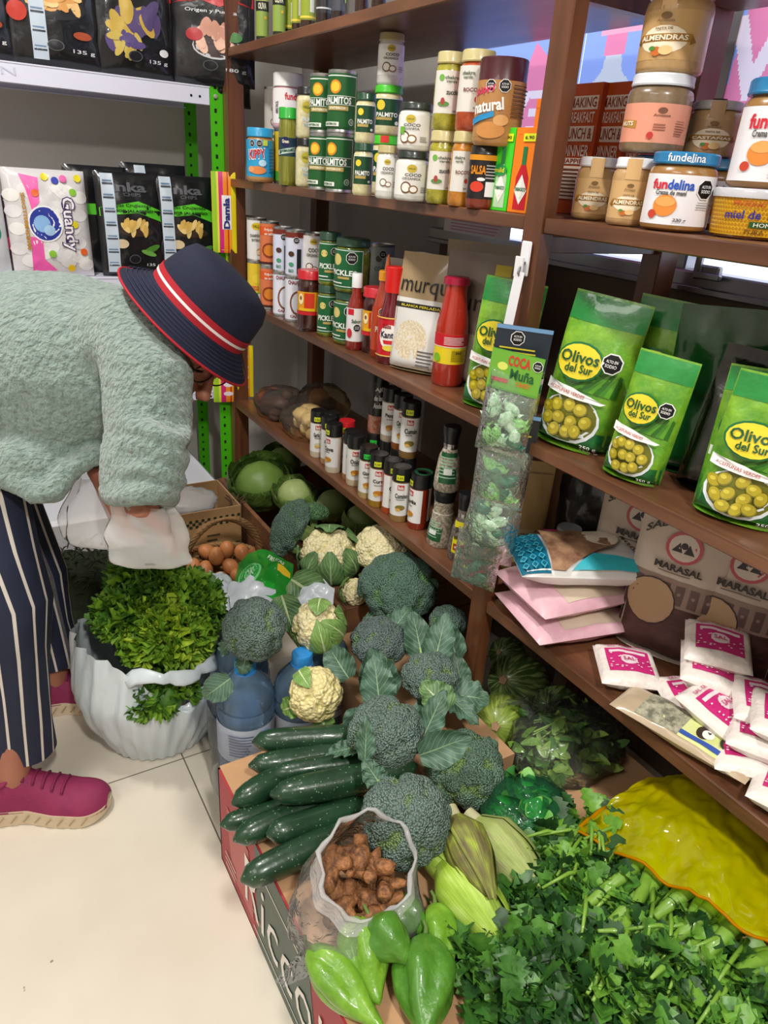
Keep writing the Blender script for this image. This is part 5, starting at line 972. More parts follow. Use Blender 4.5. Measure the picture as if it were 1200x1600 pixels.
broccoli('broccoli head right of the front one beside the green bag', (725, 1202), .26, 128, UPC * .5 + U_, 7, .7, ((2.4, .10, .08, .1, .4), (.8, .05, .05, .4, .1)), tint=((.60, .84, .66), (.85, 1.15, .42)))
broccoli('broccoli head on the blue capped water bottle', (398, 983), .375, 104, UPC + U_ * .5, 9, .85, ((4.4, .05, .045, .5, -.3), (3.6, .07, .04, .6, -.6)), tint=((.66, .78, .76), (.8, 1.05, .5)))
broccoli('largest dark green broccoli head in front of the far cauliflower', (622, 917), .315, 128, U_ + UPC * .45, 11, .68, ((4.0, .07, .03, .3, .2),), tint=((.5, .74, .62), (.6, 1, .42)))
broccoli('purple tinged broccoli head in the middle of the pile', (592, 1003), .30, 92, U_ + UPC * .3, 13, .7, ((1.0, .1, .07, .2, .3), (4.9, .09, .06, .3, .3)), tint=((.66, .74, .78), (.8, 1.15, .42)))
broccoli('flat broccoli head below the purple tinged one', (672, 1058), .30, 92, U_ + UPC * .4, 15, .6, ((1.3, .13, .08, -.1, .5), (4.6, .12, .08, .2, .2), (5.5, .10, .06, .4, .2)))
broccoli('shaded broccoli head touching the wooden shelf post', (700, 972), .30, 62, U_ + UPC * .2, 17, .75, ((4.7, .11, .07, .1, .2),), tint=((.5, .66, .6), (.7, 1, .4)))
broccoli('green broccoli lying on its side with thick pale stalk above the crate', (455, 822), .335, 92, (-CR * .75 + U_ * .45 + UPC * .3), 19, .55, (), tint=((.42, .62, .52), (.5, .9, .3)), stalk=.07)
broccoli('small broccoli floret hanging beneath the lying broccoli', (440, 850), .30, 46, (-CR * .5 + UPC * .4 + U_ * .3), 21, .6, (), tint=((.42, .62, .5), (.5, .9, .3)), stalk=.05)
broccoli('small bright green broccoli floret above the lying broccoli', (492, 800), .345, 46, (U_ + CR * .1), 23, .6, (), tint=((.4, .72, .35), (.6, 1.1, .3)), stalk=.05)
# loose big leaves between the heads
def looseleaf(l, px, z, d, up, L, Wd, m, curl, seed, **k):
    b = MB(); P = pz(px[0], px[1], z); leaf(b, (0, 0, 0), d, up, L, Wd, m, curl, k.pop('wavy', .005), seed, **k); o = b.obj('vegetable_leaf', None, TR(P), smooth=180); tag(o, l, 'leaf')
looseleaf('large dark broccoli leaf with pale rib standing above the middle head', (600, 1095), .30, -CD * 1.0 - CR * .25 + UPC * .2, UPC + CR * .2, .10, .075, LB, .05, 1, lobes=.06)
looseleaf('smooth grey green leaf leaning against the post base', (715, 1030), .29, -CD - CR * .35, UPC + U_ * .3, .085, .05, LB, .2, 2)
looseleaf('grey green leaf with thick pale stalk near the shelf post', (660, 1030), .29, -CD - CR * .2, UPC + U_ * .5, .095, .06, LB, .15, 3, stem=.01)
looseleaf('curled green leaf right of the middle broccoli head', (700, 1110), .28, -CR * .8 - CD * .9, UPC + U_, .07, .065, LCB, .2, 4)
looseleaf('long leaf draped between two lower broccoli heads', (660, 1155), .30, -CD + CR * .45, UPC - CR * .3, .09, .045, LB, .2, 5, lobes=.08)
looseleaf('bluish leaf spreading to the right below the post', (705, 1085), .28, CR + CD * .1, UPC + U_, .075, .07, LB, .25, 6, lobes=.1)
looseleaf('pointed leaf with fine ribs lying on the right broccoli', (655, 1180), .325, -CD * .35 + CR, UPC, .085, .06, LB, .0, 7, lobes=.08)
looseleaf('narrow leaf standing in front of the upper broccoli', (570, 1188), .335, -CD + CR * .05, UPC, .065, .03, LB, .1, 8, lobes=.12)
looseleaf('grey green leaf at the foot of the post behind the heads', (722, 1075), .25, -CD - CR * .2, UPC, .07, .045, LB, .3, 9)
looseleaf('leaf lying under the broccoli on the bottle', (360, 1060), .33, -CR * .8 + CD * .6, UPC, .07, .05, LB, .5, 10)
looseleaf('dark leaf between water bottles and broccoli pile', (545, 1060), .27, -CD * .6 - CR * .4, UPC, .08, .06, LB, .3, 12)
looseleaf('drooping leaf left of the upper broccoli head', (556, 1105), .29, CD + CR * .1, UPC, .06, .05, LB, .3, 13)
def cauli(l, px, z, wpx, axis, seed, leaves, tint=((1, 1, 1), (.92, .93, .72)), flat=.85, off=(0, 0, 0), lm=LC):
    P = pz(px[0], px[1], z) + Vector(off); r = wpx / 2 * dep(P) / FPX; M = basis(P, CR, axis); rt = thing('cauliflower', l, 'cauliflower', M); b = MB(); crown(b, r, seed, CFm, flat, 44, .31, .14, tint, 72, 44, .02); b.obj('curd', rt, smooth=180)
    for i, (a, e0, L, Wd, curl) in enumerate(leaves):
        b = MB(); rr = r * 1.03
        def f(u, v, a=a, e0=e0, L=L, Wd=Wd, curl=curl, i=i):
            el = e0 + L / rr * v; q = 2 * u - 1; w = Wd / 2 * sin(pi * min(1, v * .9 + .08) ** .8) ** .6; az = a + q * w / (rr * max(.5, cos(el) + .3)); k = rr * (1.02 + curl * v * v + .03 * noise.noise(Vector((q * 2, v * 3, seed + i))) + .035 * abs(q) * sin(v * 20 + i) + .02)
            return Vector((cos(az) * cos(el) * k, sin(az) * cos(el) * k, sin(el) * k * (flat + .08)))
        b.grid(f, 12, 14, lm); b.obj('leaf', rt, smooth=180)
    return rt
cauli('pale yellow cauliflower in front of the blue capped bottles', (493, 1085), .31, 86, UPC + U_ * .4, 31, ((2.2, .15, .06, .045, .05), (3.6, -.6, .045, .05, .25), (5.0, -.6, .04, .05, .3)), ((1, .98, .80), (.9, .92, .6)))
cauli('cauliflower wrapped in green leaves above the water bottles', (497, 978), .335, 82, UPC + U_ * .6, 33, ((5.0, -.9, .13, .075, .0), (5.9, -.9, .12, .07, .02), (3.7, -.9, .07, .06, .0), (1.5, .3, .06, .06, .05), (.4, -.7, .08, .06, .05)))
cauli('large cream cauliflower half shaded under the far shelf', (598, 860), .325, 92, U_ + UPC * .7, 35, ((4.2, -.9, .05, .07, .2),))
cauli('cauliflower sliver below the large cream one', (555, 925), .27, 46, U_ + UPC * .7, 37, ((2.6, -.8, .06, .06, .1), (3.6, -.8, .05, .06, .2)))
cauli('cauliflower hidden inside large veined green leaves on the crate rim', (515, 868), .305, 94, U_ + UPC * .8, 39, ((4.8, -.9, .15, .10, .02), (5.7, -.9, .14, .10, .03), (4.0, -.9, .14, .09, .02), (3.2, -.9, .10, .09, .05), (1.6, -.3, .12, .10, .04), (.5, -.8, .13, .10, .06)), lm=LCB)
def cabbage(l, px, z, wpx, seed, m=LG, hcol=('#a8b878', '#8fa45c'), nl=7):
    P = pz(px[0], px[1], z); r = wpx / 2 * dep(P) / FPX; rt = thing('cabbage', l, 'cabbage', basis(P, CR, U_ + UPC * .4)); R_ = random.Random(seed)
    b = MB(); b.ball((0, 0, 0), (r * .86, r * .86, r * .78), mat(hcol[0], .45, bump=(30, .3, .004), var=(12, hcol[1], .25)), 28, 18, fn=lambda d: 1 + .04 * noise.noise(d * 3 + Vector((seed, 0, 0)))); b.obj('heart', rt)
    for i in range(nl):
        a = i * 2.4 + seed; b = MB()
        def f(u, v, a=a, i=i):
            q = 2 * u - 1; el = -.7 + (1.15 + .1 * (i % 3)) * v; az = a + q * .95 * (.4 + .6 * sin(pi * min(1, v * .8 + .15))); k = r * (.93 + .05 * (i % 3) + .22 * v * v * (i % 2 + .3) + .04 * noise.noise(Vector((q * 3, v * 4, seed + i))) + .03 * abs(q) * sin(v * 15))
            return Vector((cos(az) * cos(el) * k, sin(az) * cos(el) * k, sin(el) * k * .85))
        b.grid(f, 12, 12, m); b.obj('leaf', rt, smooth=180)
cabbage('pale round cabbage lit in the middle of the far crate', (462, 775), .27, 66, 1, nl=5)
cabbage('large leafy green cabbage at the far left corner of the crate', (408, 758), .26, 92, 2, leafmat('shaded_cabbage_leaf', '#3e5a20', '#5d7a34', '#8fa45c', .5, 8, .03), ('#5d7a34', '#6f8c40'), nl=14)  # shade in the crate is put into the darker leaf and heart colours
cabbage('cabbage in the shade at the far end of the crate', (440, 722), .27, 56, 3, hcol=('#66803a', '#7c9448'))  # heart colour darkened to carry the shade here
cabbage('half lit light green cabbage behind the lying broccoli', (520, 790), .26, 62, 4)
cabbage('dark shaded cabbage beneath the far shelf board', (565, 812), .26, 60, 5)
# ---------------------------------------------------------------- cucumbers
cu1 = mat('#16301f', .32, coat=.35, bump=(55, .35, .003), var=(28, '#22452c', .22))
def speck(m):
    nt = m.node_tree; b = nt.nodes['Principled BSDF']; src = b.inputs['Base Color'].links[0].from_socket; tc = N(nt, 'ShaderNodeTexCoord'); v = N(nt, 'ShaderNodeTexVoronoi'); v.inputs['Scale'].default_value = 150; nt.links.new(tc.outputs['Object'], v.inputs['Vector'])
    lt_ = N(nt, 'ShaderNodeMath', operation='LESS_THAN'); lt_.inputs[1].default_value = .16; nt.links.new(v.outputs['Distance'], lt_.inputs[0]); x = N(nt, 'ShaderNodeMix', data_type='RGBA'); nt.links.new(lt_.outputs[0], x.inputs[0]); nt.links.new(src, x.inputs[6]); x.inputs[7].default_value = (*lin('#6f8a6a'), 1); nt.links.new(x.outputs[2], b.inputs['Base Color'])
speck(cu1)
def cuke(l, a, b_, z1, z2, r, seed, L=None):
    A = pz(a[0], a[1], z1); B = pz(b_[0], b_[1], z2); d = (B - A).normalized(); L = L or (B - A).length; A = A + d * r * .5; B = A + d * L; n = 14; pts = []; rad = []
    s_ = Vector((0, 0, 1)); bow = .006 * (1 if seed % 2 else -1)
    for i in range(n + 1):
        t = i / n; pts.append(A + d * L * t + s_ * bow * sin(pi * t) * .6); rad.append(r * max(.12, (1 - abs(2 * t - 1) ** 5) ** .5 if t < .5 else (1 - abs(2 * t - 1) ** 6) ** .5) * (1 + .03 * sin(seed + t * 9)))
    mid = (A + B) / 2; b = MB(); b.tube([p - mid for p in pts], rad, cu1, 20, rfn=lambda q, t: 1 + .02 * sin(q * 5 + seed)); o = b.obj('cucumber', None, TR(mid), smooth=180)
    tag(o, l, 'cucumber')
cuke('rearmost dark cucumber of the pile beside the yellow cauliflower', (384, 1160), (545, 1152), .275, .275, .0195, 1, .19)
cuke('long cucumber second from the back of the pile', (378, 1198), (562, 1168), .265, .262, .0205, 2, .23)
cuke('cucumber peeking between the two longest ones', (412, 1212), (520, 1198), .27, .268, .018, 3, .19)
cuke('largest cucumber lying on top of the pile in front', (410, 1244), (600, 1206), .292, .29, .0225, 4, .235)
cuke('cucumber with its rounded end left of the largest one', (352, 1262), (440, 1218), .255, .25, .0215, 5, .2)
cuke('smallest visible cucumber end at the far left over the box edge', (335, 1292), (400, 1272), .24, .238, .0165, 6, .17)
cuke('cucumber with long pale sheen below the left rounded end', (354, 1318), (460, 1272), .245, .243, .0195, 7, .2)
cuke('cucumber end just left of the turmeric bag', (406, 1308), (480, 1284), .268, .26, .0205, 8, .17)
cuke('lowest cucumber lying alone at the front of the box', (364, 1382), (480, 1330), .243, .243, .0215, 9, .18)
# ---------------------------------------------------------------- turmeric bag
tb = thing('turmeric_bag', 'open clear plastic bag full of orange brown turmeric roots', 'bag', TR((.336, .530, .2205)))
tm = mat('#4f311c', .65, bump=(140, 1.0, .004), var=(60, '#ad7548', .14)); fw = film('#ffffff', .13, .08, .4, (40, 1.5)); fr = film('#fbfbfd', .40, .1, .4, (45, 1.2))
tdir = (UPC * .75 + U_ * .75).normalized(); Rr = random.Random(4)
def bagp(a, t):
    """t 0 floor .. 1 rim"""
    r = (.088 if t < .45 else .088 - .024 * (t - .45) / .55) * (sin(min(1, t / .18) * pi / 2) if t < .18 else 1); r *= 1 + .07 * noise.noise(Vector((cos(a) * 2, sin(a) * 2, t * 3))) + .03 * sin(a * 9 + t * 4)
    c = Vector((0, 0, .0)) + Vector((.018, .0, .115)) * t + Vector((0, 0, 0)); tl = t * t
    x = Vector((1, 0, 0)); y = Vector((0, 1, 0)) * (1 - tl) + (Vector((0, .72, .70))) * tl
    return c + x * cos(a) * r + y * sin(a) * r * .95
b = MB(); b.grid(lambda u, v: bagp(2 * pi * u, v * .93), 44, 20, fw, wrap=True); b.add([(-.07, -.05, .03), (-.115, -.035, .01), (-.12, -.02, .004), (-.07, .0, .01)], [(0, 1, 2), (0, 2, 3)], fw); b.obj('plastic_bag', tb, smooth=180)
b = MB(); ring = [bagp(2 * pi * i / 40, .965 + .022 * sin(i * 1.1) + .01 * sin(i * 2.7)) for i in range(41)]; b.tube(ring, [.003 + .0012 * sin(i * 1.3) for i in range(41)], fr, 10, caps=False); b.grid(lambda u, v: bagp(2 * pi * u, .8 + .16 * v) * 1.0, 44, 5, fr, wrap=True); b.obj('rolled_rim', tb, smooth=180)
def root(n_, parent, loc, L, r, seed, m):
    R_ = random.Random(seed); a = R_.uniform(0, 6); e = R_.uniform(-.5, .5); d = Vector((cos(a) * cos(e), sin(a) * cos(e), sin(e))); b = MB(); pts = [d * L * (t / 8 - .5) + Vector((0, 0, .004 * sin(t + seed))) for t in range(9)]
    b.tube(pts, [r * (.62 + .38 * sin(pi * (t + .6) / 9.2)) for t in range(9)], m, 14, rfn=lambda q, t: 1 + .10 * sin(t * 52) + .08 * sin(q * 2 + seed)); s_ = Vector((-d.y, d.x, .3)).normalized()
    b.tube([Vector((0, 0, 0)), s_ * r * 1.4, s_ * r * 2.4], [r * .7, r * .6, r * .3], m, 10, rfn=lambda q, t: 1 + .1 * sin(t * 16)); o = b.obj(n_, parent, TR(loc), smooth=180); return o
for i in range(26):
    a = Rr.uniform(0, 2 * pi); q = sqrt(Rr.random()) * .040; lev = i // 9; z = .022 + lev * .03; root('turmeric_root', tb, (q * cos(a) + .016 * z / .115, q * sin(a) * (1 if lev < 2 else .8) + (.01 if lev > 1 else 0), z + (q * sin(a) * .6 if lev > 1 else 0)), Rr.uniform(.046, .06), Rr.uniform(.0088, .0115), i, tm)
# ---------------------------------------------------------------- caiguas and corn
cg = mat('#54861c', .35, coat=.35, bump=(40, .7, .006), var=(22, '#7fae34', .2)); cgd = mat('#3a6f1c', .35, coat=.35, bump=(40, .7, .006), var=(22, '#5a9030', .2))
def pepo(l, px, z, dpx, L, r, m, seed, ribs=5):
    P = pz(px[0], px[1], z); Q = pz(dpx[0], dpx[1], z - .004); d = (Q - P).normalized(); rt = thing('caigua', l, 'caigua', TR(P)); b = MB(); n = 16; pts = []; rad = []
    for i in range(n + 1):
        t = i / n; pts.append(d * L * (t - .5) + Vector((0, 0, .12 * r * sin(t * 5 + seed)))); rad.append(r * (max(.0, sin(pi * min(1, t ** .8 * .98 + .02))) ** .6 + .04) * (1 - .35 * t))
    b.tube(pts, rad, m, 30, rfn=lambda q, t: 1 + (.44 * abs(sin(q * ribs / 2 + seed + .9 * sin(t * 4))) ** .8 + .06 * noise.noise(Vector((cos(q) * 3, sin(q) * 3, t * 6 + seed)))) * sin(pi * min(1, t + .1)) - .18); b.obj('fruit', rt, smooth=180)
    b = MB(); b.tube([pts[0], pts[0] - d * .008 + U_ * .004, pts[0] - d * .014 + U_ * .008 + CR * .004 * (seed % 3 - 1)], [.0035, .0025, .002], mat('#5d7a34', .6), 8); b.obj('stem', rt)
pepo('large bright green caigua, frontmost left with folded ribs', (572, 1500), .252, (590, 1560), .105, .030, cg, 1, 4)
pepo('bright caigua beneath the large folded one at the box edge', (540, 1545), .245, (590, 1600), .13, .026, cg, 2, 4)
pepo('biggest darker caigua at the bottom right of the group', (665, 1545), .255, (665, 1600), .125, .037, cgd, 3, 5)
pepo('smooth caigua above the biggest one', (610, 1470), .275, (630, 1495), .075, .029, cgd, 4, 3)
pepo('small rear caigua nearest the turmeric bag', (640, 1437), .25, (665, 1455), .06, .025, cgd, 5, 4)
pepo('slim curved caigua next to the corn', (690, 1472), .245, (700, 1530), .10, .021, cg, 6, 3)
def huskm(c1, c2, c3):
    m, nt, b = newmat('corn_husk'); L = nt.links.new; uv = N(nt, 'ShaderNodeUVMap', uv_map='uv'); mp = N(nt, 'ShaderNodeMapping'); mp.inputs['Scale'].default_value = (60, 1.2, 1); n = N(nt, 'ShaderNodeTexNoise'); n.inputs['Scale'].default_value = 1; n.inputs['Detail'].default_value = 3
    L(uv.outputs[0], mp.inputs[0]); L(mp.outputs[0], n.inputs['Vector']); n2 = N(nt, 'ShaderNodeTexNoise'); n2.inputs['Scale'].default_value = 3.2; L(uv.outputs[0], n2.inputs['Vector']); mx = N(nt, 'ShaderNodeMix'); mx.inputs[0].default_value = .55; L(n.outputs[0], mx.inputs[2]); L(n2.outputs[0], mx.inputs[3])
    rp = N(nt, 'ShaderNodeValToRGB'); e = rp.color_ramp.elements; e[0].position = .36; e[0].color = (*lin(c1), 1); e[1].position = .62; e[1].color = (*lin(c3), 1); q = e.new(.5); q.color = (*lin(c2), 1); L(mx.outputs[0], rp.inputs[0]); L(rp.outputs[0], b.inputs['Base Color'])
    bp = N(nt, 'ShaderNodeBump'); bp.inputs['Strength'].default_value = .6; bp.inputs['Distance'].default_value = .0015; L(n.outputs[0], bp.inputs['Height']); L(bp.outputs[0], b.inputs['Normal']); b.inputs['Roughness'].default_value = .5; return m
hg = huskm('#84a82e', '#a3c43e', '#c2d878'); hd = huskm('#5d4f3c', '#7a7a3a', '#a3b83c'); hm = huskm('#8a9a4a', '#a8b86a', '#9a9468')
def corn(l, a, b_, z1, z2, r, m, seed):
    A = pz(a[0], a[1], z1); B = pz(b_[0], b_[1], z2); rt = thing('corn_cob', l, 'corn', TR(A)); v = B - A; d = v.normalized(); b = MB(); n = 14
    prof = lambda t: max(.05, min(1, .35 + 3 * t) * (1 - max(0, t - .45) ** 1.6 * 2.3)) 
    b.tube([v * (i / n) for i in range(n + 1)], [r * prof(i / n) for i in range(n + 1)], m, 26, rfn=lambda q, t: 1 + .06 * sin(q * 3 + seed + t * 2)); b.obj('husk', rt, smooth=180)
    s0 = Vector((0, 0, 1)); s0 = (s0 - d * s0.dot(d)).normalized(); s1 = d.cross(s0)
    for k in range(3):
        aa = k * 2.1 + seed; nn = s0 * cos(aa) + s1 * sin(aa); b = MB()
        def f(u, t, aa=aa, k=k): q = (2 * u - 1) * (.95 - .5 * t); an = aa + q; rr = r * prof(t) * 1.06 + .003 + .006 * max(0, t - .7) * 3; return v * (t * (1.03 + .03 * k)) + (s0 * cos(an) + s1 * sin(an)) * rr
        b.grid(f, 8, 14, m); b.obj('husk_leaf', rt, smooth=180)
    b = MB(); b.tube([Vector((0, 0, 0)), -d * .02], [r * .36, r * .3], mat('#b8b48a', .6), 12); b.obj('stump', rt)
corn('fat yellow green corn cob lying in front of the others', (690, 1345), (805, 1490), .262, .245, .033, hg, 1)
corn('corn cob with dry brown streaked husk and pale tip', (712, 1280), (762, 1400), .30, .285, .029, hd, 2)
corn('partly shaded corn cob behind the dry husked one', (745, 1285), (855, 1400), .27, .25, .034, hm, 3)
corn('corn cob mostly hidden beneath the dry husked one', (668, 1315), (745, 1400), .265, .25, .024, hg, 4)
# ---------------------------------------------------------------- squashes
def squash(l, px, z, wpx, axis, m, seed, el=1.25):
    P = pz(px[0], px[1], z); r = wpx / 2 * dep(P) / FPX; rt = thing('squash', l, 'squash', basis(P, CR, axis)); b = MB()
    b.ball((0, 0, -r * .3), (r, r, r * el), m, 40, 24, fn=lambda d: 1 + .025 * cos(10 * atan2(d.y, d.x)) * (1 - abs(d.z)) + .03 * noise.noise(d * 2 + Vector((seed, 0, 0)))); b.obj('fruit', rt, smooth=180)
    b = MB(); b.lathe([(r * .16, r * (el - .34)), (r * .14, r * (el - .24)), (0, r * (el - .24))], mat('#b08a68', .7, bump=(90, .4)), 10, wob=lambda a, z_: 1 + .15 * cos(5 * a)); b.obj('stem_scar', rt)
def sqm(c1, c2):
    m, nt, b = newmat('striped_squash_skin'); L = nt.links.new; uv = N(nt, 'ShaderNodeUVMap', uv_map='uv'); mp = N(nt, 'ShaderNodeMapping'); mp.inputs['Scale'].default_value = (46, 5, 1); n = N(nt, 'ShaderNodeTexNoise'); n.inputs['Scale'].default_value = 1; n.inputs['Detail'].default_value = 5; n.inputs['Distortion'].default_value = .6
    L(uv.outputs[0], mp.inputs[0]); L(mp.outputs[0], n.inputs['Vector']); rp = N(nt, 'ShaderNodeValToRGB'); e = rp.color_ramp.elements; e[0].position = .47; e[1].position = .6; e[0].color = (*lin(c1), 1); e[1].color = (*lin(c2), 1); L(n.outputs[0], rp.inputs[0]); L(rp.outputs[0], b.inputs['Base Color']); b.inputs['Roughness'].default_value = .4; b.inputs['Coat Weight'].default_value = .3; return m
s1, s2 = sqm('#3c5428', '#93a868'), sqm('#7a9436', '#a8b85a')
AX = (-CR * .55 + UPC * .7 + U_ * .3)
squash('striped round squash with pink stem scar under the right shelf', (806, 1066), .165, 92, AX, s1, 1, 1.4)
squash('dark shaded squash directly behind the post', (790, 1022), .17, 56, AX, s1, 2)
squash('light yellow green squash beside the lower broccoli', (782, 1130), .14, 92, (-CR * .4 + UPC + U_ * .2), s2, 3, 1.2)
squash('striped squash seen through the clear herb bag', (868, 1110), .16, 78, AX, s1, 4)
squash('dark green squash low between broccoli and post', (735, 1158), .12, 80, (-CD + UPC), sqm('#2f4420', '#5d7a34'), 5, 1.1)
# ---------------------------------------------------------------- water bottles
wbm = film('#d4e8fa', .36, .05, .6, (18, .5), '#a2c8ea')
wb = thing('water_bottle', 'large blue water bottle with paper label under the left broccoli', 'bottle', TR((.375, 1.027, 0)))
MB().lathe([(0, .003), (.045, 0), (.054, .008), (.055, .09), (.052, .1), (.055, .11), (.055, .19), (.056, .2), (.052, .212), (.056, .222), (.048, .25), (.02, .285), (.0165, .29), (.0165, .298)], wbm, 36).obj('bottle_body', wb)
MB().lathe([(.019, .286), (.0195, .288), (.0195, .306), (.018, .308), (0, .308)], mat('#2f8fd8', .35, coat=.3), 32, wob=lambda a, z: 1 + .02 * (sin(a * 30) > 0)).obj('cap', wb)
MB().lathe([(.021, .281), (.021, .286), (.018, .287)], mat('#2f8fd8', .35), 32).obj('cap_ring', wb)
b = MB(); b.lathe([(.0555, .105), (.0558, .185)], mat('#c3cbd8', .4), 36); cv = Canvas(b, wrap(.0562, -2.0)); cv.lines(-.03, .12, .02, .175, 8, '#5a6a8a'); cv.rect(.03, .115, .05, .18, '#8fb0d8'); b.obj('paper_label', wb)
for x, y, l in ((.478, 1.0, 'large blue water bottle right of the labelled one behind the yellow cauliflower'), (.41, 1.145, 'water bottle standing behind the two front ones'), (.56, 1.07, 'water bottle under the leafy cauliflower touching the broccoli pile')): clone(wb, TR((x, y, 0), 1), l)
wp_ = MB(); wp_.grid(lambda u, v: Vector((.385 + .115 * cos(2 * pi * u) * (1 + .06 * noise.noise(Vector((u * 9, v * 3, 0)))) + .035, 1.03 + .10 * sin(2 * pi * u), .002 + .205 * v + .02 * sin(u * 17))), 40, 12, film('#eef2fa', .10, .1, .3), wrap=True); tag(wp_.obj('shrink_wrap', smooth=180), 'clear plastic wrap around the blue water bottles', 'plastic wrap')
# ---------------------------------------------------------------- lettuce in the white bag
lt1 = mat('#4a761c', .5, var=(60, '#86b030', .2)); lt2 = mat('#2f5a1c', .5, var=(60, '#5a8a2c', .2)); lt3 = mat('#86ac28', .5, var=(60, '#b4cc40', .2))
def frills(mb, C_, rad, n, seed, ms, size=.05, amp=.012, hemi=-.1, asp=(1, 1, 1)):
    R_ = random.Random(seed)
    for i in range(n):
        z = R_.uniform(hemi, 1); a = R_.uniform(0, 2 * pi); q = sqrt(max(0, 1 - z * z)); nrm = Vector((q * cos(a), q * sin(a), z)); s_ = R_.uniform(.7, 1.15)
        o = Vector(C_) + Vector((nrm.x * rad * asp[0], nrm.y * rad * asp[1], nrm.z * rad * asp[2])) * R_.uniform(.72, .9)
        t = nrm.orthogonal().normalized(); t.rotate(Matrix.Rotation(R_.uniform(0, 6), 3, nrm)); b_ = nrm.cross(t); d = (nrm * .8 + t * R_.uniform(.2, 1.1)).normalized(); L_ = size * s_; ph = R_.uniform(0, 9); k = R_.choice((9, 11, 13))
        def f(u, v): an = (u - .5) * 2.3; r = L_ * v; e = v ** 2.2; return o + d * (r * cos(an)) + b_ * (r * sin(an) * 1.15) + d.cross(b_) * (amp * e * sin(k * an * 1.35 + ph) + .012 * e * sin(3 * an + ph)) + d * (amp * .6 * e * cos(k * an * 2.3 + ph))
        mb.grid(f, 30, 5, R_.choice(ms))
lb = Vector((.275, 1.235, .285))
for i, (dx, dy, dz, rr, n, ms, l) in enumerate(((.0, -.03, -.02, .075, 55, (lt1, lt1, lt3), 'bright yellow green curly lettuce at the front of the white bag'), (-.045, .03, .01, .065, 42, (lt1, lt2), 'curly lettuce bunch at the left of the white bag'), (.055, .02, .0, .07, 46, (lt2, lt1), 'darker curly lettuce bunch at the right of the white bag beside the bottles'), (.0, .07, .055, .065, 40, (lt2, lt1), 'topmost curly lettuce bunch nearest the egg basket'))):
    b = MB(); P = lb + Vector((dx, dy, dz)); b.ball((0, 0, 0), rr * .75, lt2, 16, 10); frills(b, (0, 0, 0), rr, int(n * 2.2), 50 + i, ms, .036, .011); tag(b.obj('curly_lettuce', None, TR(P), smooth=180), l, 'lettuce')
b = MB(); P = Vector((.25, 1.145, .18)); b.ball((0, 0, 0), .04, lt2, 14, 8); frills(b, (0, 0, 0), .05, 60, 77, (lt2, lt1), .028, .008, -.3, (1.1, .7, .7)); tag(b.obj('curly_lettuce', None, TR(P), smooth=180), 'dark curly lettuce showing through the handle gap of the white bag', 'lettuce')
bg = MB(); bm_ = mat('#c9d4da', .3, coat=.3, sss=.0, bump=(22, .3, .006), name='white_plastic_bag')
def bagf(u, v):
    a = 2 * pi * u; r = .148 * (.62 + .38 * sin(min(1, v * 1.5) * pi / 2)) * (1 - .22 * max(0, v - .55)); fold = .0035 * sin(a * 16 + v * 7 + 2 * sin(v * 5)) * min(1, v * 3) + .003 * sin(a * 31 - v * 9)
    top = .275 + .02 * sin(a * 2 + .8) + .012 * sin(a * 3)
    f_ = max(0, cos(a - (-1.45))) ** 6
    z = .003 + top * v - f_ * .11 * max(0, v - .55) / .45
    r += fold; return Vector((cos(a) * r * 1.1, sin(a) * r * .95, z))
bg.grid(bagf, 110, 26, bm_, wrap=True); bg.grid(lambda u, v: Vector((cos(2 * pi * u) * .087 * v, sin(2 * pi * u) * .076 * v, .003)), 30, 2, bm_, wrap=True)
bgo = thing('plastic_bag', 'bulging white plastic carrier bag full of lettuce on the floor', 'bag', TR((.262, 1.25, 0)))
bg.obj('bag_body', bgo, smooth=180)
b = MB(); hp_ = [bagf((-1.45 + t) / (2 * pi) % 1, .93) * 1.0 + Vector((0, -.022 * (1 - (t / .62) ** 2), .085 * (1 - (t / .66) ** 2))) for t in [-.66 + 1.32 * i / 16 for i in range(17)]]; b.tube(hp_, [(.004, .013 + .003 * sin(i)) for i in range(17)], bm_, 10, up=(0, -.6, .8)); b.obj('handle', bgo, smooth=180)
# ---------------------------------------------------------------- egg basket
wk = mat('#6f4f30', .7, bump=(200, .5), var=(60, '#9a7448', .2)); bkx, bky, bz, brr = .525, 1.60, .165, .118
bs = thing('egg_basket', 'brown wicker basket with arched handle holding eggs', 'basket', TR((bkx, bky, 0)))
b = MB(); 
for k in range(11):
    z = .01 + k * .0155; r = .085 + .033 * (k / 10) ** .7
    b.tube([(cos(2 * pi * i / 64) * (r + .0022 * (1 if (i + k) % 2 else -1)), sin(2 * pi * i / 64) * (r + .0022 * (1 if (i + k) % 2 else -1)), z) for i in range(65)], .0048, wk, 6, caps=False)
for i in range(32): a = 2 * pi * i / 32; b.tube([(cos(a) * (.085 + .033 * t ** .7), sin(a) * (.085 + .033 * t ** .7), .005 + .165 * t) for t in (0, .25, .5, .75, 1)], .0028, wk, 5)
b.lathe([(0, .006), (.085, .006), (.085, .012)], wk, 32); b.obj('woven_body', bs, smooth=180)
b = MB()
for j in range(5): b.tube([(cos(2 * pi * i / 60) * (brr + .004 * sin(i * 1.3 + j * 1.26)), sin(2 * pi * i / 60) * (brr + .004 * sin(i * 1.3 + j * 1.26)), .172 + .005 * cos(i * 1.3 + j * 1.26)) for i in range(61)], .0038, wk, 6, caps=False)
b.obj('rim', bs, smooth=180); b = MB(); ha = .15
for j in range(7):
    ph = j * .9; b.tube([(cos(ha) * brr * cos(t) + .007 * sin(t * 9 + ph), sin(ha) * brr * cos(t) + .007 * cos(t * 9 + ph), .16 + .145 * sin(t) + .004 * cos(t * 7 + ph)) for t in [pi * i / 30 for i in range(31)]], .0045, wk, 6)
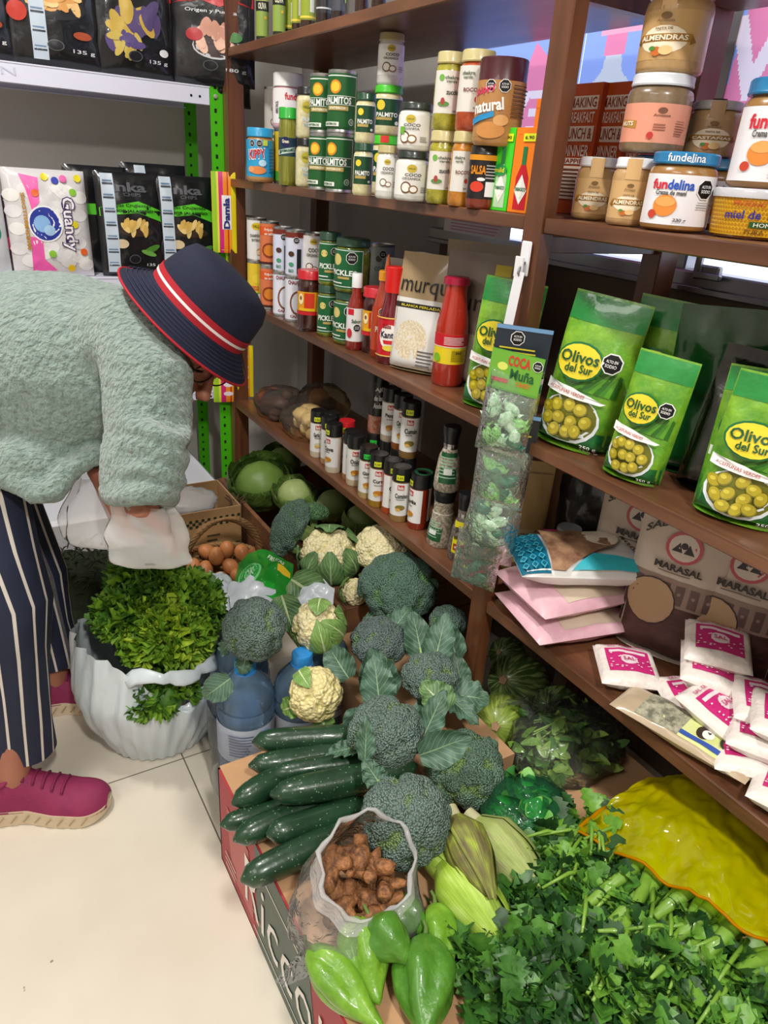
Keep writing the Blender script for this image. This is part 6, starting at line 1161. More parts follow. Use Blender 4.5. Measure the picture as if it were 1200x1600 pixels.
b.obj('handle', bs, smooth=180)
eg = mat('#b8723f', .45, var=(9, '#c98a58', .3), bump=(200, .1), sss=.1); eggl = ['egg at the back left of the basket', 'front centre egg lit in the basket', 'pale egg behind the lit one', 'egg at the back right of the basket', 'lower left egg under the rim', 'lower middle egg in the basket', 'egg right of the lower middle one', 'egg half hidden by the lettuce leaf', 'egg at the far right under the handle', 'egg next to the green printed plastic']
for i, (px, z) in enumerate((((323, 862), .165), ((338, 868), .185), ((354, 858), .175), ((378, 864), .17), ((302, 886), .14), ((321, 890), .145), ((360, 885), .155), ((345, 905), .13), ((400, 868), .16), ((372, 900), .14))):
    P = pz(px[0], px[1], z); b = MB(); b.ball((0, 0, 0), (.0205, .0205, .027), eg, 18, 14, fn=lambda d: 1 - .06 * d.z); o = b.obj('egg', None, TR(P, RNG.uniform(0, 6), RNG.uniform(-.9, .9)), smooth=180); tag(o, 'brown ' + eggl[i], 'egg', 'eggs in the wicker basket')
tw = thing('twig_bundle', 'bundle of dark dry twigs sticking up behind the basket handle', 'twigs', TR(pz(365, 800, .22)))
for i in range(12):
    a = RNG.uniform(0, 6.28); b = MB(); p0_ = Vector((RNG.uniform(-.02, .02), RNG.uniform(-.02, .02), -.05)); b.tube([p0_, p0_ + Vector((0, 0, .05)), p0_ + Vector((cos(a) * .012, sin(a) * .012, .085)), p0_ + Vector((cos(a) * .03, sin(a) * .03, .10))], [.004, .0035, .003, .0015], mat('#4a3826', .8, bump=(100, .5)), 6); b.obj('twig', tw)
# ---------------------------------------------------------------- boxes at the back
whm = mat('#e4e6ee', .45, bump=(15, .2, .004), name='white_cover')
wbx = thing('white_box', 'large low white covered box along the back wall under the metal rack', 'box', TR((-.35, 1.98, 0))); b = MB(); b.box((.52, .235, .095), (1.04, .47, .19), whm, bev=.012); b.box((.49, -.0005, .09), (.002, .002, .17), mat('#77777c', .6)); b.obj('box_body', wbx)
b = MB(); b.grid(lambda u, v: Vector((.72 + .2 * u, .10 + .16 * v, .193 + .004 * noise.noise(Vector((u * 3, v * 3, 0))))), 8, 6, mat('#c9cacf', .4)); b.obj('paper_sheet', wbx)
cb, _ = plainbox('open brown carton with green chequered print behind the egg basket', .40, .63, 1.735, 1.93, .27, mat('#a8845a', .75, bump=(120, .2)), openz=True)
b = MB(); cv = Canvas(b, lambda u, v, h: Vector((u, -.0008 - h, v)), 1)
for i in range(26):
    for j in range(3):
        if (i + j) % 2: cv.h = .0003; cv.rect(.006 + i * .0085, .222 + j * .0085, .006 + (i + 1) * .0085, .222 + (j + 1) * .0085, '#24382c')
cv.lines(.13, .17, .17, .2, 2, '#4a4a3a'); cv.h = .0001; cv.rect(.004, .16, .225, .25, '#b08c60'); b.obj('printed_band', cb)
b = MB(); b.ball((.56 - .05, 1.83, .26), (.085, .07, .035), film('#f4f4f6', .5, .2, .35), 24, 14, fn=lambda d: 1 + .18 * noise.noise(d * 5)); tag(b.obj('plastic_bag', smooth=180), 'crumpled white plastic bag lying in the open brown carton', 'bag')
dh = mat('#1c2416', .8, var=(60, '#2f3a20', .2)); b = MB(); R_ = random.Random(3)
for i in range(700):
    a = R_.uniform(0, 6.28); q = sqrt(R_.random()); x, y = .20 * q * cos(a), .21 * q * sin(a); z = .20 * sqrt(1 - q * q * .9) * R_.uniform(.7, 1.1); d = Vector((R_.uniform(-1, 1), R_.uniform(-1, 1), R_.uniform(-.2, .6))).normalized() * R_.uniform(.02, .05)
    b.tube([(x, y, z), Vector((x, y, z)) + d * .5 + Vector((0, 0, .006)), Vector((x, y, z)) + d], [.0015, .0022, .001], dh, 5)
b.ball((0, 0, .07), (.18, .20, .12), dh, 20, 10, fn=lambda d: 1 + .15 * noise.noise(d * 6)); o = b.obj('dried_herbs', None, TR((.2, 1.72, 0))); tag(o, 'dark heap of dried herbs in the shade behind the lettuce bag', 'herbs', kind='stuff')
# ---------------------------------------------------------------- printed green bag over the crate edge
gp = film('#8fe88a', .6, .12, .35, (45, .9), '#36d44c'); b = MB(); Pg = pz(412, 900, .31)
def gf(u, v): x, y = (u - .5) * .125, (v - .5) * .10; return Vector((x, y, .035 * (1 - (2 * u - 1) ** 2) - .05 * (1 - v) ** 2 + .012 * noise.noise(Vector((x * 25, y * 25, 2))) + .006 * noise.noise(Vector((x * 60, y * 60, 2)))))
b.grid(gf, 28, 22, gp); cv = Canvas(b, lambda x, y, h: gf(x / .125 + .5, y / .10 + .5) + Vector((0, 0, h + .001)), .006); cv.ell(-.03, -.01, .026, .026, '#7fdc8a', 20); cv.ell(-.03, -.01, .021, .021, '#1fa83c', 20); cv.text('OK', -.03, -.01, .022, .018, '#c8f0c8'); cv.text('FRUTAS', .025, .025, .04, .01, '#e8f4e0', -.4); cv.rect(.03, .0, .058, .012, '#e8c42a')
tag(b.obj('printed_plastic_bag', None, TR(Pg, -.5), smooth=180), 'bright green printed plastic bag lying over the vegetables by the basket', 'bag')
for (px, z, w_, l_, rz, lab) in (((350, 915), .30, .07, .10, .6, 'white plastic bag corner sticking out by the egg basket'), ((395, 925), .30, .10, .07, -.2, 'smooth white plastic bag below the green printed bag'), ((490, 925), .29, .09, .07, -.6, 'pale plastic bag over the crate edge beside leaves')):
    b = MB(); b.grid(lambda u, v: Vector(((u - .5) * w_, (v - .5) * l_ * (1 - .5 * u), .02 * sin(u * 3) + .012 * noise.noise(Vector((u * 5, v * 5, px[0]))) - .05 * (1 - v) ** 2)), 14, 12, mat('#dde6f0', .35, coat=.3, bump=(30, .3, .004))); tag(b.obj('white_plastic', None, TR(pz(px[0], px[1], z), rz), smooth=180), lab, 'plastic')
looseleaf('large veined green leaf between the green printed bag and cauliflower', (455, 905), .31, CR * .9 + CD * .6, UPC, .10, .09, LCB, .2, 21)
looseleaf('dark leaf hanging below the green printed bag', (440, 930), .31, CD + CR * .3, UPC, .09, .07, LCB, .3, 22)
# ---------------------------------------------------------------- bagged herbs, spinach, celery and yellow film
hb = [mat('#5d8a2c', .5, var=(50, '#86a848', .2)), mat('#769c3c', .5, var=(50, '#a3bc62', .2)), mat('#3f6a2a', .5, var=(50, '#5d8a3c', .2))]
def foliage(mb, n, seed, place, size, ms, asp=.55, jag=.0):
    R_ = random.Random(seed)
    for i in range(n):
        P, out = place(R_)
        if jag and i % 3: P, out = P0 + Vector((R_.uniform(-.022, .022), R_.uniform(-.022, .022), R_.uniform(-.004, .01))), out0
        P0, out0 = P, out; t = Vector((R_.uniform(-1, 1), R_.uniform(-1, 1), R_.uniform(-.5, .7))).normalized(); d = (t + out * .4).normalized(); up = (out * 1.0 + Vector((R_.uniform(-.5, .5), R_.uniform(-.5, .5), R_.uniform(0, .5)))).normalized(); up = (up - d * up.dot(d)).normalized(); s_ = d.cross(up); L_ = size * R_.uniform(.6, 1.2); W_ = L_ * asp; c = R_.uniform(-.3, .5); m = R_.choice(ms); vs = []; fs = []; nv = 8 if jag else 5; cp = R_.uniform(.2, .9); tw = R_.uniform(-.5, .5)
        for j in range(nv + 1):
            v = j / nv; w = W_ / 2 * sin(pi * min(1, v * .94 + .04)) ** .7 * (1 + (jag if j % 2 else -jag)); cc = P + d * L_ * v - up * (c * L_ * v * v * .9) + s_ * tw * L_ * v * v * .4
            vs += [cc - s_ * w + up * w * cp, cc, cc + s_ * w + up * w * cp * .7]
        for j in range(nv): fs += [(j * 3, j * 3 + 1, j * 3 + 4, j * 3 + 3), (j * 3 + 1, j * 3 + 2, j * 3 + 5, j * 3 + 4)]
        mb.add(vs, fs, m, smooth=True)
Ph = pz(885, 1165, .16)
hbg = thing('herb_bag', 'clear plastic bag of loose green herb leaves under the right shelf', 'bag', TR(Ph)); sx, sy, sz = .115, .085, .065
def inell(k): 
    def f(R_):
        d = Vector((R_.gauss(0, 1), R_.gauss(0, 1), R_.gauss(.3, 1))).normalized(); q = R_.uniform(.5, .95) * (.82 if k < 1 else 1); return Vector((d.x * sx * q, d.y * sy * q, d.z * sz * q)), d
    return f
b = MB(); foliage(b, 420, 8, inell(1), .035, hb, .5); o = b.obj('herb_leaves', hbg, smooth=180); o['kind'] = 'stuff'
b = MB()
for i in range(26):
    a = RNG.uniform(0, 6.28); p1 = Vector((cos(a) * sx * .7, sin(a) * sy * .7, RNG.uniform(0, sz * .8))); b.tube([p1, p1 * .5 + Vector((0, 0, sz * .6)), Vector((-p1.x * .6, -p1.y * .4, sz * .6))], .0016, mat('#8fae4c', .5), 5)
b.obj('herb_stems', hbg); clr = film('#f6fbf4', .05, .05, .6, (22, 1.8))
b = MB(); b.ball((0, 0, .0), (sx * 1.08, sy * 1.1, sz * 1.12), clr, 44, 26, fn=lambda d: 1 + .12 * noise.noise(d * 3.2) + .04 * noise.noise(d * 9)); b.grid(lambda u, v: Vector((-.06 + .10 * u - .03 * v, .05 + .06 * v, .05 + .05 * v * (1 - v) + .02 * noise.noise(Vector((u * 4, v * 4, 0))))), 12, 10, clr); b.obj('plastic_film', hbg, smooth=180)
Ps = pz(822, 1278, .225); sg = thing('spinach_bag', 'translucent green plastic bag of spinach leaves beside the corn', 'bag', TR(Ps)); sx, sy, sz = .072, .062, .055
b = MB(); foliage(b, 200, 9, inell(.8), .036, [mat('#58a044', .45, var=(25, '#8cc468', .2)), mat('#3c8038', .45)], .7); o = b.obj('spinach_leaves', sg, smooth=180); o['kind'] = 'stuff'
b = MB(); gf_ = film('#8fe0a8', .16, .06, .6, (24, 1.8), '#5fc48a'); b.ball((0, 0, 0), (sx * 1.1, sy * 1.12, sz * 1.1), gf_, 44, 26, fn=lambda d: 1 + .10 * noise.noise(d * 3.5 + Vector((4, 0, 0))) + .05 * noise.noise(d * 9)); b.obj('green_plastic_film', sg, smooth=180)
ce = [mat('#2a5220', .42, var=(70, '#467a2e', .2)), mat('#3a6a24', .42, var=(70, '#5c9236', .2)), mat('#1c3c1a', .45, var=(70, '#2f5a26', .2)), mat('#4f8426', .42, var=(70, '#78a83e', .2))]; cst = mat('#5f8e2a', .4, coat=.2, bump=(30, .3), var=(14, '#86ae42', .25))
cl = [((985, 1330), (860, 1460), .25, 'celery bunch at the top left with leaves beside the corn'), ((1050, 1370), (860, 1560), .26, 'celery bunch with long stalks lying across the middle'), ((1130, 1420), (980, 1560), .27, 'celery bunch with three bright thick stalks at the right'), ((940, 1370), (815, 1570), .22, 'celery bunch whose leaves reach the caiguas'), ((1190, 1500), (1090, 1590), .27, 'celery bunch at the lower right corner of the photo'), ((1000, 1300), (930, 1420), .26, 'celery bunch directly beneath the orange edge of the yellow plastic')]
for i, (a, b_, z, l) in enumerate(cl):
    A = pz(a[0], a[1], z); B = pz(b_[0], b_[1], z - .01); rt = thing('celery_bunch', l, 'celery', TR(A)); v = B - A; R_ = random.Random(i + 20); sd = Vector((-v.y, v.x, 0)).normalized()
    for k in range(6):
        o1 = sd * R_.uniform(-.03, .03) + U_ * R_.uniform(-.0, .035); o2 = sd * R_.uniform(-.06, .06) + U_ * ((R_.uniform(.02, .045) if i in (1, 2) else R_.uniform(.01, .035)) if k % 2 else 0); b = MB(); b.tube([-v * .3 + o1 * .6, o1, v * .35 + (o1 + o2) / 2 + U_ * .008, v * .75 + o2 * .9, v * .98 + o2 * 1.3], [(.008, .011), (.0075, .010), (.006, .008), (.0035, .0045), (.002, .002)], cst, 12, rfn=lambda q, t: 1 + .06 * sin(q * 7) ); b.obj('stalk', rt, smooth=180)
    for k in range(7):
        p0_ = v * R_.uniform(.1, .6) + sd * R_.uniform(-.07, .07) + U_ * .03; d_ = (v.normalized() + sd * R_.uniform(-.7, .7)).normalized() * R_.uniform(.06, .11); b = MB(); b.tube([p0_, p0_ + d_ * .5 + U_ * .018, p0_ + d_ + U_ * .012], [.0035, .0028, .0018], cst, 8); b.obj('stalk', rt, smooth=180)
    for k in range(3 if i in (1, 2) else 0):
        q0 = sd * (.03 * (k - 1)) + U_ * .04; b = MB(); b.tube([-v * .25 + q0, v * .2 + q0, v * .6 + q0 * 1.1], [(.007, .010), (.0075, .010), (.004, .006)], cst, 12, rfn=lambda q, t: 1 + .07 * sin(q * 7)); b.obj('stalk', rt, smooth=180)
    def pl(R_, v=v, sd=sd):
        t = min(1.12, abs(R_.gauss(.88, .32))); q = R_.gauss(0, .05); P = v * t + sd * q; hgt = .035 * max(0, 1 - (q / .1) ** 2) - .01; return P + Vector((0, 0, hgt * R_.uniform(.0, 1.15))), (Vector((0, 0, 1)) + sd * q * 8).normalized()
    b = MB(); ms = (ce[:3], ce[:3], ce[1:], ce[:3], ce[1:], ce[1:])[i]
    foliage(b, 640, 100 + i, pl, .036, ms, .8, .26); o = b.obj('celery_leaves', rt, smooth=180); o['kind'] = 'stuff'
yf = film('#f6f040', .5, .06, .8, (9, 1.6), '#fcf000'); b = MB()
c00, c10, c01, c11 = pz(898, 1300, .285), pz(1210, 1480, .345), pz(1035, 1190, .30), pz(1240, 1330, .33); c00 = Vector(c00)
def yfn(u, v):
    p = c00.lerp(c10, u).lerp(c01.lerp(c11, u), v); k = 1 - (1 - u) ** 2.5 * .0
    pin = (1 - u) ** 3; p = p.lerp(c00.lerp(c01, v * (.15 + .85 * u ** .5 if u < 1 else 1)), pin * .4)
    return p + Vector((0, 0, .028 * sin(pi * min(1, u * 1.1)) * sin(pi * (v * .7 + .1)) + .010 * noise.noise(Vector((u * 5, v * 4, 1))) + .010 * (abs(noise.noise(Vector((u * 9 + v * 3, v * 4, 1)))) ) + .004 * noise.noise(Vector((u * 26, v * 12, 1))) + .006 * (1 - v) ** 4 * sin(u * 20)))
b.grid(yfn, 56, 40, yf); b.tube([yfn(i / 24, 0) for i in range(25)], .0022, film('#f0b400', .6, .15, .3, (30, .5), '#f0a800'), 6); b.tube([yfn(0, i / 8 * .5) for i in range(9)], .003, film('#f0b400', .6, .15, .3, (30, .5), '#f0a800'), 6)
tag(b.obj('yellow_plastic_sheet', smooth=180), 'translucent yellow plastic sheet draped over the celery under the shelf', 'plastic sheet')
# ---------------------------------------------------------------- snack bags on the metal rack
def snack(l, x, z, w, h, art, seed, lean=.06, t=.05, rz=0, base='#15161a', y=None, cat='bag', name='snack_bag'):
    return pouch(name, l, cat, Matrix.Translation((x, (y or ry0 + .03), z + .001)) @ Matrix.Rotation(rz, 4, 'Z') @ Matrix.Rotation(-lean, 4, 'X'), w, h, t, mat(base, .28, coat=.5, bump=(35, .4, .004)), art, seed, 'pillow', wr=.005)
def strip(c, w, h, x0, x1):
    c.rect(w * x0, h * .04, w * x1, h * .98, '#c3d0de')
    for i in range(7): v = h * (.1 + i * .13); c.rect(w * x0 + .003, v, w * x1 - .003, v + .004, '#3a4250'); c.rect(w * x0 + .004, v + .008, w * x1 - .005, v + .011, '#6a88a8')
def jal(c, w, h):
    c.text('inka', -w * .02, h * .86, w * .52, h * .09, '#5d5f66', bold=.03); c.text('CHIPS', w * .02, h * .79, w * .26, h * .035, '#5d5f66'); c.poly([(-w * .47, h * .66), (w * .1, h * .73), (w * .47, h * .64), (w * .44, h * .54), (w * .1, h * .62), (-w * .47, h * .58)], '#58c82a')
    c.text('Papas Crujientes', -w * .02, h * .685, w * .6, h * .04, '#173a14'); c.text('SABOR JALAPEÑO', -w * .02, h * .635, w * .66, h * .04, '#173a14', bold=.03)
    c.ell(w * .04, h * .44, w * .26, h * .05, '#3a2a20'); chips(c, w * .04, h * .48, w * .22, h * .06, '#dcb45c', '#eccf86'); c.ell(w * .25, h * .27, w * .14, h * .03, '#4f8a34', rot=.4); c.ell(w * .2, h * .23, w * .12, h * .025, '#6ca84a', rot=-.3); c.ell(-w * .2, h * .32, w * .1, h * .045, '#d8c4a0')
    c.ell(-w * .02, h * .17, w * .09, h * .045, '#5c5c62'); c.ell(-w * .02, h * .17, w * .078, h * .038, '#1a1b20'); c.text('135 g', w * .26, h * .11, w * .2, h * .035, '#d0d0d4')
def chips(c, x, y, rx, ry_, c1, c2, n=12):
    R_ = random.Random(int(rx * 1e5))
    for i in range(n): c.ell(x + R_.uniform(-rx, rx) * .8, y + R_.uniform(-ry_, ry_) * .8, rx * .42, ry_ * .42, c1 if i % 2 else c2, 12, R_.uniform(0, 3))
def with_strip(f, x0, x1): return lambda c, w, h: (f(c, w, h), strip(c, w, h, x0, x1))
b0 = pY(222, 418, ry0 + .02).x
snack('black jalapeno potato crisp bag with green band, left of the pair', .512, R2, .185, .275, with_strip(jal, -.42, -.24), 81)
snack('black jalapeno potato crisp bag with green band at the green upright', .672, R2, .185, .275, with_strip(jal, -.42, -.24), 82)
snack('black crisp bag with green edge standing behind the left jalapeno bag', .435, R2, .17, .285, lambda c, w, h: c.rect(-w * .46, h * .56, w * .3, h * .66, '#58c82a'), 83, y=ry0 + .10, lean=0)
snack('black crisp bag behind the right jalapeno bag', .60, R2, .19, .30, with_strip(jal, -.3, -.14), 84, y=ry0 + .11, lean=0)
def marsh(c, w, h):
    wh_ = '#f1efec'; R_ = random.Random(5)
    for i in range(30): c.h = .0008; c.ell(R_.uniform(-w * .42, w * .42), R_.uniform(h * .1, h * .85), w * .1, w * .08, wh_ if i % 2 else '#e4e2e4', 12)
    c.h = .0016
    c.poly([(-w * .3, h * .95), (-w * .08, h * .92), (-w * .1, h * .7), (-w * .2, h * .62), (-w * .24, h * .8)], '#f060b0'); c.poly([(-w * .26, h * .38), (-w * .12, h * .36), (-w * .12, h * .12), (w * .02, h * .06), (-w * .28, h * .03)], '#f060b0')
    c.ell(-w * .06, h * .5, w * .21, h * .17, '#f4f4f6', 24); c.ell(-w * .06, h * .5, w * .19, h * .155, '#2a3a9c', 24); c.ell(-w * .1, h * .5, w * .1, h * .08, '#8ab8e8'); c.ell(-w * .02, h * .44, w * .07, h * .05, '#a8ccee')
    c.text('Guandy', w * .22, h * .5, h * .52, w * .22, '#33285a', -1.57, bold=.06); c.text('Guandy', w * .22, h * .5, h * .50, w * .19, '#f6eef8', -1.57, bold=.02); c.text('MARSHMALLOWS', -w * .29, h * .52, h * .52, w * .05, '#b8861c', 1.57, bold=.04)
    for x, y, k in ((.0, .93, '#e8d82a'), (.12, .9, '#3a4ab0'), (.32, .8, '#8ac43a'), (-.14, .78, '#e8682a'), (.3, .5, '#e8d82a'), (.38, .24, '#e8682a'), (-.02, .22, '#8ac43a'), (.2, .08, '#f0c820'), (.22, .92, '#e86ab0'), (.4, .93, '#f0e020')): c.ell(w * x, h * y, w * .045, w * .045, k)
snack('clear marshmallow bag with pink ribbons, coloured dots and blue round emblem', .293, R2, .205, .27, marsh, 85, base='#dad6d8', t=.06)
snack('white and green snack bag at the left edge of the middle rack shelf', .10, R2, .17, .29, lambda c, w, h: (c.rect(-w * .49, h * .75, w * .49, h * .98, '#14966a'), c.ell(w * .25, h * .38, w * .17, h * .1, '#1a8a70'), c.text('PALTA', w * .25, h * .4, w * .2, h * .03, '#e8f4ee'), c.ell(w * .1, h * .12, w * .2, h * .08, '#8ab84a')), 86, base='#c9cdd2')
snack('small purple and red bag between the marshmallows and the green snack bag', .20, R2, .06, .2, lambda c, w, h: c.ell(0, h * .4, w * .3, h * .1, '#c23a5a'), 87, base='#4a1c3a', y=ry0 + .07)
def topbag(band, ttl, tc, food, wt, stripx=None, sub=None):
    def f(c, w, h):
        c.rect(-w * .49, h * .70, w * .49, h * .98, band); c.poly([(-w * .49, h * .72), (w * .49, h * .72), (w * .49, h * .62), (w * .3, h * .66), (w * .1, h * .6), (-w * .2, h * .66), (-w * .49, h * .6)], band)
        c.text(ttl, 0, h * .69, w * .6, h * .05, tc, bold=.03)
        if sub: c.text(sub, w * .0, h * .56, w * .6, h * .035, '#e8e8e8')
        if food == 'bowl': c.ell(w * .05, h * .3, w * .28, h * .1, '#c8c8cc'); c.ell(w * .05, h * .305, w * .265, h * .09, '#3a2424'); chips(c, w * .05, h * .37, w * .24, h * .1, '#d49a86', '#e8b8a0', 18); c.ell(-w * .2, h * .38, w * .1, h * .05, '#b8343a'); c.ell(w * .27, h * .38, w * .09, h * .04, '#3a7a34')
        elif food == 'purple': chips(c, w * .0, h * .42, w * .34, h * .11, '#c9a84a', '#5a4a78', 22); chips(c, -w * .15, h * .23, w * .25, h * .07, '#5a4a80', '#cdb45a', 14); c.ell(w * .36, h * .2, w * .06, h * .03, '#e0e0e4')
        else: c.ell(0, h * .42, w * .34, h * .09, '#26262a'); chips(c, -.0, h * .47, w * .3, h * .09, '#dda05a', '#ecc080', 16); c.ell(w * .28, h * .24, w * .1, h * .03, '#a84a2a'); c.ell(-w * .38, h * .36, w * .1, h * .07, '#c23a2c')
        c.text(wt, w * .28, h * .12, w * .24, h * .035, '#d8d8dc'); c.ell(-w * .02, h * .15, w * .09, h * .04, '#55565c'); c.ell(-w * .02, h * .15, w * .078, h * .034, '#1a1b20')
        if stripx: strip(c, w, h, *stripx)
    return f
snack('black crisp bag with red top and white line bowl overhanging the rack end', .752, R1, .225, .30, topbag('#c4202a', '60% menos grasa', '#f0d8d8', 'bowl', '180 g', sub='Origen y Pureza'), 91, y=ry0 - .006, rz=-.42)
snack('black and purple native potato crisp bag on the top rack shelf', .552, R1, .20, .30, topbag('#5a3a7c', 'NATIVAS', '#f0eef4', 'purple', '135 g'), 92, y=ry0 + .03)
snack('black crisp bag with price strip and bowl of golden crisps on the top rack shelf', .36, R1, .22, .30, topbag('#1c1d22', 'PAPRIKA', '#c8343a', 'golden', '135 g', (-.26, -.1)), 93, y=ry0 + .03)
snack('black crisp bag with yellow top at the left end of the top rack shelf', .165, R1, .20, .30, topbag('#e8b81c', 'SAL', '#f0f0f0', 'salt', '120 g'), 94, y=ry0 + .03)
snack('black bag lying flat under the red topped crisp bag', .80, R1 - .045, .14, .10, lambda c, w, h: c.text('135 g', 0, h * .4, w * .4, h * .18, '#5a5a60'), 95, y=ry0 + .02)
# hanging sweets in yellow and red wrappers
def damla(l, P, w, h, seed, name=True, blu='Damla'):
    def f(c, w, h):
        for x0, x1, k in ((-.49, -.3, '#9cc82c'), (-.3, -.22, '#e8e04a'), (-.22, -.04, '#d2247c'), (-.04, .12, '#f08a1c'), (.12, .18, '#c8341c'), (.18, .3, '#f0a020'), (.3, .49, '#ecd81e')): c.rect(w * x0, 0, w * x1, h, k)
        if name: c.rect(-w * .1, h * .3, w * .28, h * .72, '#f2f0ee'); c.text(blu, w * .09, h * .5, h * .38, w * .26, '#1c2a7c', 1.57, bold=.04)
        else:
            for k in range(4): c.ell(w * .05, h * (.2 + k * .2), w * .18, h * .05, '#f0e0e8')
    pouch('sweet_packet', l, 'sweets', TR(P, -.25), w, h, .012, '#ecd81e', f, seed, 'pillow', wr=.002)
pA = pY(352, 395, ry0 - .035); damla('striped yellow and pink sweets packet hanging on the green upright', (pA.x, pA.y, pA.z), .07, zh(pA, 345, 268) - pA.z, 96)
pB = pY(355, 628, ry0 - .03); damla('striped sweets packet low on the green upright under the hat brim', (pB.x, pB.y, pB.z), .085, .15, 97, False)
pC = pY(382, 620, ry0 - .03); damla('dark red and yellow sweets packet right of the lower striped one', (pC.x, pC.y, pC.z), .06, .17, 98, False)
pE = pY(365, 440, ry0 - .03); damla('clear and green striped sweets packet behind the named one', (pE.x + .01, pE.y + .01, pE.z), .055, .14, 99, False)

# ---------------------------------------------------------------- the person bending down
skin = mat('#a8705a', .5, sss=.12, bump=(150, .15), var=(14, '#9a604c', .3), name='skin')
def remesh(mb, name, parent, m, voxel=.006, sm=4, disp=None, subd=0):
    o = mb.obj('raw_' + name, smooth=0); o.data.materials.clear()
    r = o.modifiers.new('r', 'REMESH'); r.mode = 'VOXEL'; r.voxel_size = voxel; r.use_smooth_shade = True
    s_ = o.modifiers.new('s', 'SMOOTH'); s_.iterations = sm; s_.factor = .5
    dg = bpy.context.evaluated_depsgraph_get(); me = bpy.data.meshes.new_from_object(o.evaluated_get(dg)); bpy.data.objects.remove(o)
    if disp:
        for v, n in [(v, v.normal.copy()) for v in me.vertices]: v.co += n * disp(v.co)
    me.name = name; me.materials.clear(); me.materials.append(m); me.polygons.foreach_set('use_smooth', [True] * len(me.polygons)); me.update()
    q = bpy.data.objects.new(name, me); COL.objects.link(q); q.parent = parent; return q
nearf = pz(95, 1262, 0); person = thing('person', 'person in a pale grey green fleece sweater, striped navy trousers and bucket hat bending down', 'person', TR((0, 1.2, 0))); po = Vector((0, 1.2, 0))
def D(x, y, d): return pd(x, y, d) - po
toe1 = pz(176, 1262, 0); toe2 = pz(196, 1090, 0); A1 = pz(20, 1208, .085) - po; A2 = pz(84, 1052, .085) - po; d1, d2 = dep(A1 + po), dep(A2 + po)
hipc = D(-120, 690, 1.30); H1, H2 = D(-75, 720, 1.22), D(-55, 690, 1.38); K1, K2 = D(12, 945, (d1 + 1.22) / 2 - .03), D(55, 900, (d2 + 1.38) / 2)
neck = D(278, 520, 1.24); chest = D(190, 560, 1.27); S1_, S2_ = D(226, 532, 1.16), D(235, 500, 1.38); E1_, E2_ = D(228, 680, 1.13), D(190, 640, 1.33); Wr1, Wr2 = D(222, 808, 1.12), D(160, 748, 1.25)
hax = (CR * .70 - CD * .64 + UPC * .20).normalized(); fdir = (CR * .55 + CD * .80 + UPC * .05); fdir = (fdir - hax * fdir.dot(hax)).normalized(); fs = hax.cross(fdir); hc = D(312, 488, 1.19) - hax * .056
b = MB(); m0 = skin; HM = Matrix(((fdir.x, fs.x, hax.x, hc.x), (fdir.y, fs.y, hax.y, hc.y), (fdir.z, fs.z, hax.z, hc.z), (0, 0, 0, 1)))
b.ball((0, 0, .0), (.084, .070, .088), m0, 28, 20, HM); b.ball((.03, 0, -.045), (.055, .052, .062), m0, 20, 14, HM); b.ball((.048, 0, -.085), (.026, .026, .018), m0, 14, 10, HM)
b.tube([(.088, 0, .0), (.098, 0, -.018), (.106, 0, -.034), (.094, 0, -.042)], [.007, .009, .013, .009], m0, 10, HM)
for s_ in (-1, 1):
    b.ball((.068, s_ * .034, .008), (.02, .024, .012), m0, 12, 8, HM); b.ball((.062, s_ * .036, -.028), (.022, .022, .018), m0, 12, 8, HM); b.ball((.072, s_ * .032, -.008), (.014, .015, .011), m0, 12, 8, HM)
    b.ball((-.008, s_ * .075, -.012), (.016, .007, .03), m0, 14, 10, HM); b.ball((-.004, s_ * .08, -.012), (.008, .006, .02), m0, 10, 8, HM)
b.ball((.088, 0, -.06), (.011, .024, .006), m0, 12, 8, HM); b.ball((.086, 0, -.069), (.011, .02, .006), m0, 12, 8, HM)
b.tube([hc - hax * .05 - fdir * .02, hc - hax * .09 - fdir * .03, neck, chest], [.05, .052, .06, .10], m0, 16)
b.tube([chest, D(100, 590, 1.28), D(0, 610, 1.29), hipc], [.10, .13, .13, .12], m0, 18)
def hand(b, W_, d, nrm, s=1, curl=.5):
    d = Vector(d).normalized(); nrm = Vector(nrm); nrm = (nrm - d * nrm.dot(d)).normalized(); sd = d.cross(nrm)
    b.tube([W_ - d * .02, W_, W_ + d * .035, W_ + d * .075], [(.022, .024), (.018, .027), (.015, .038), (.012, .036)], m0, 14, up=nrm)
    for k, (o, L) in enumerate(((-.028, .066), (-.0095, .076), (.0095, .07), (.028, .056))):
        p = W_ + d * .07 + sd * o; e = d; pts = [p]; 
        for j, f in enumerate((.45, .3, .25)): e = (e + nrm * curl * (.35 + .25 * j)).normalized(); p = p + e * L * f; pts.append(p)
        b.tube(pts, [.0085, .0085, .0075, .0062], m0, 9)
    p = W_ + d * .02 + sd * .03 * s; b.tube([W_ + d * .01 + sd * .015 * s, p, p + (d * .6 + sd * .7 * s + nrm * .3).normalized() * .035, p + (d * .8 + sd * .35 * s + nrm * .6).normalized() * .062], [.012, .0125, .0105, .0085], m0, 9)
for S_, E_, W_, nn, s in ((S1_, E1_, Wr1, CR * .3 - UPC, 1), (S2_, E2_, Wr2, CR * .4 + UPC, -1)):
    b.tube([chest.lerp(S_, .6), S_, S_.lerp(E_, .5), E_, E_.lerp(W_, .5), W_], [.045, .04, .038, .034, .032, .024], m0, 14)
hand(b, Wr1 - CD * .015, CD * .35 + CF * .9 + CR * .2, CR * -.6 + CD * .6, 1, .7); hand(b, Wr2, CD * .8 + CR * .3, UPC * -.6 + CR, -1, .7)
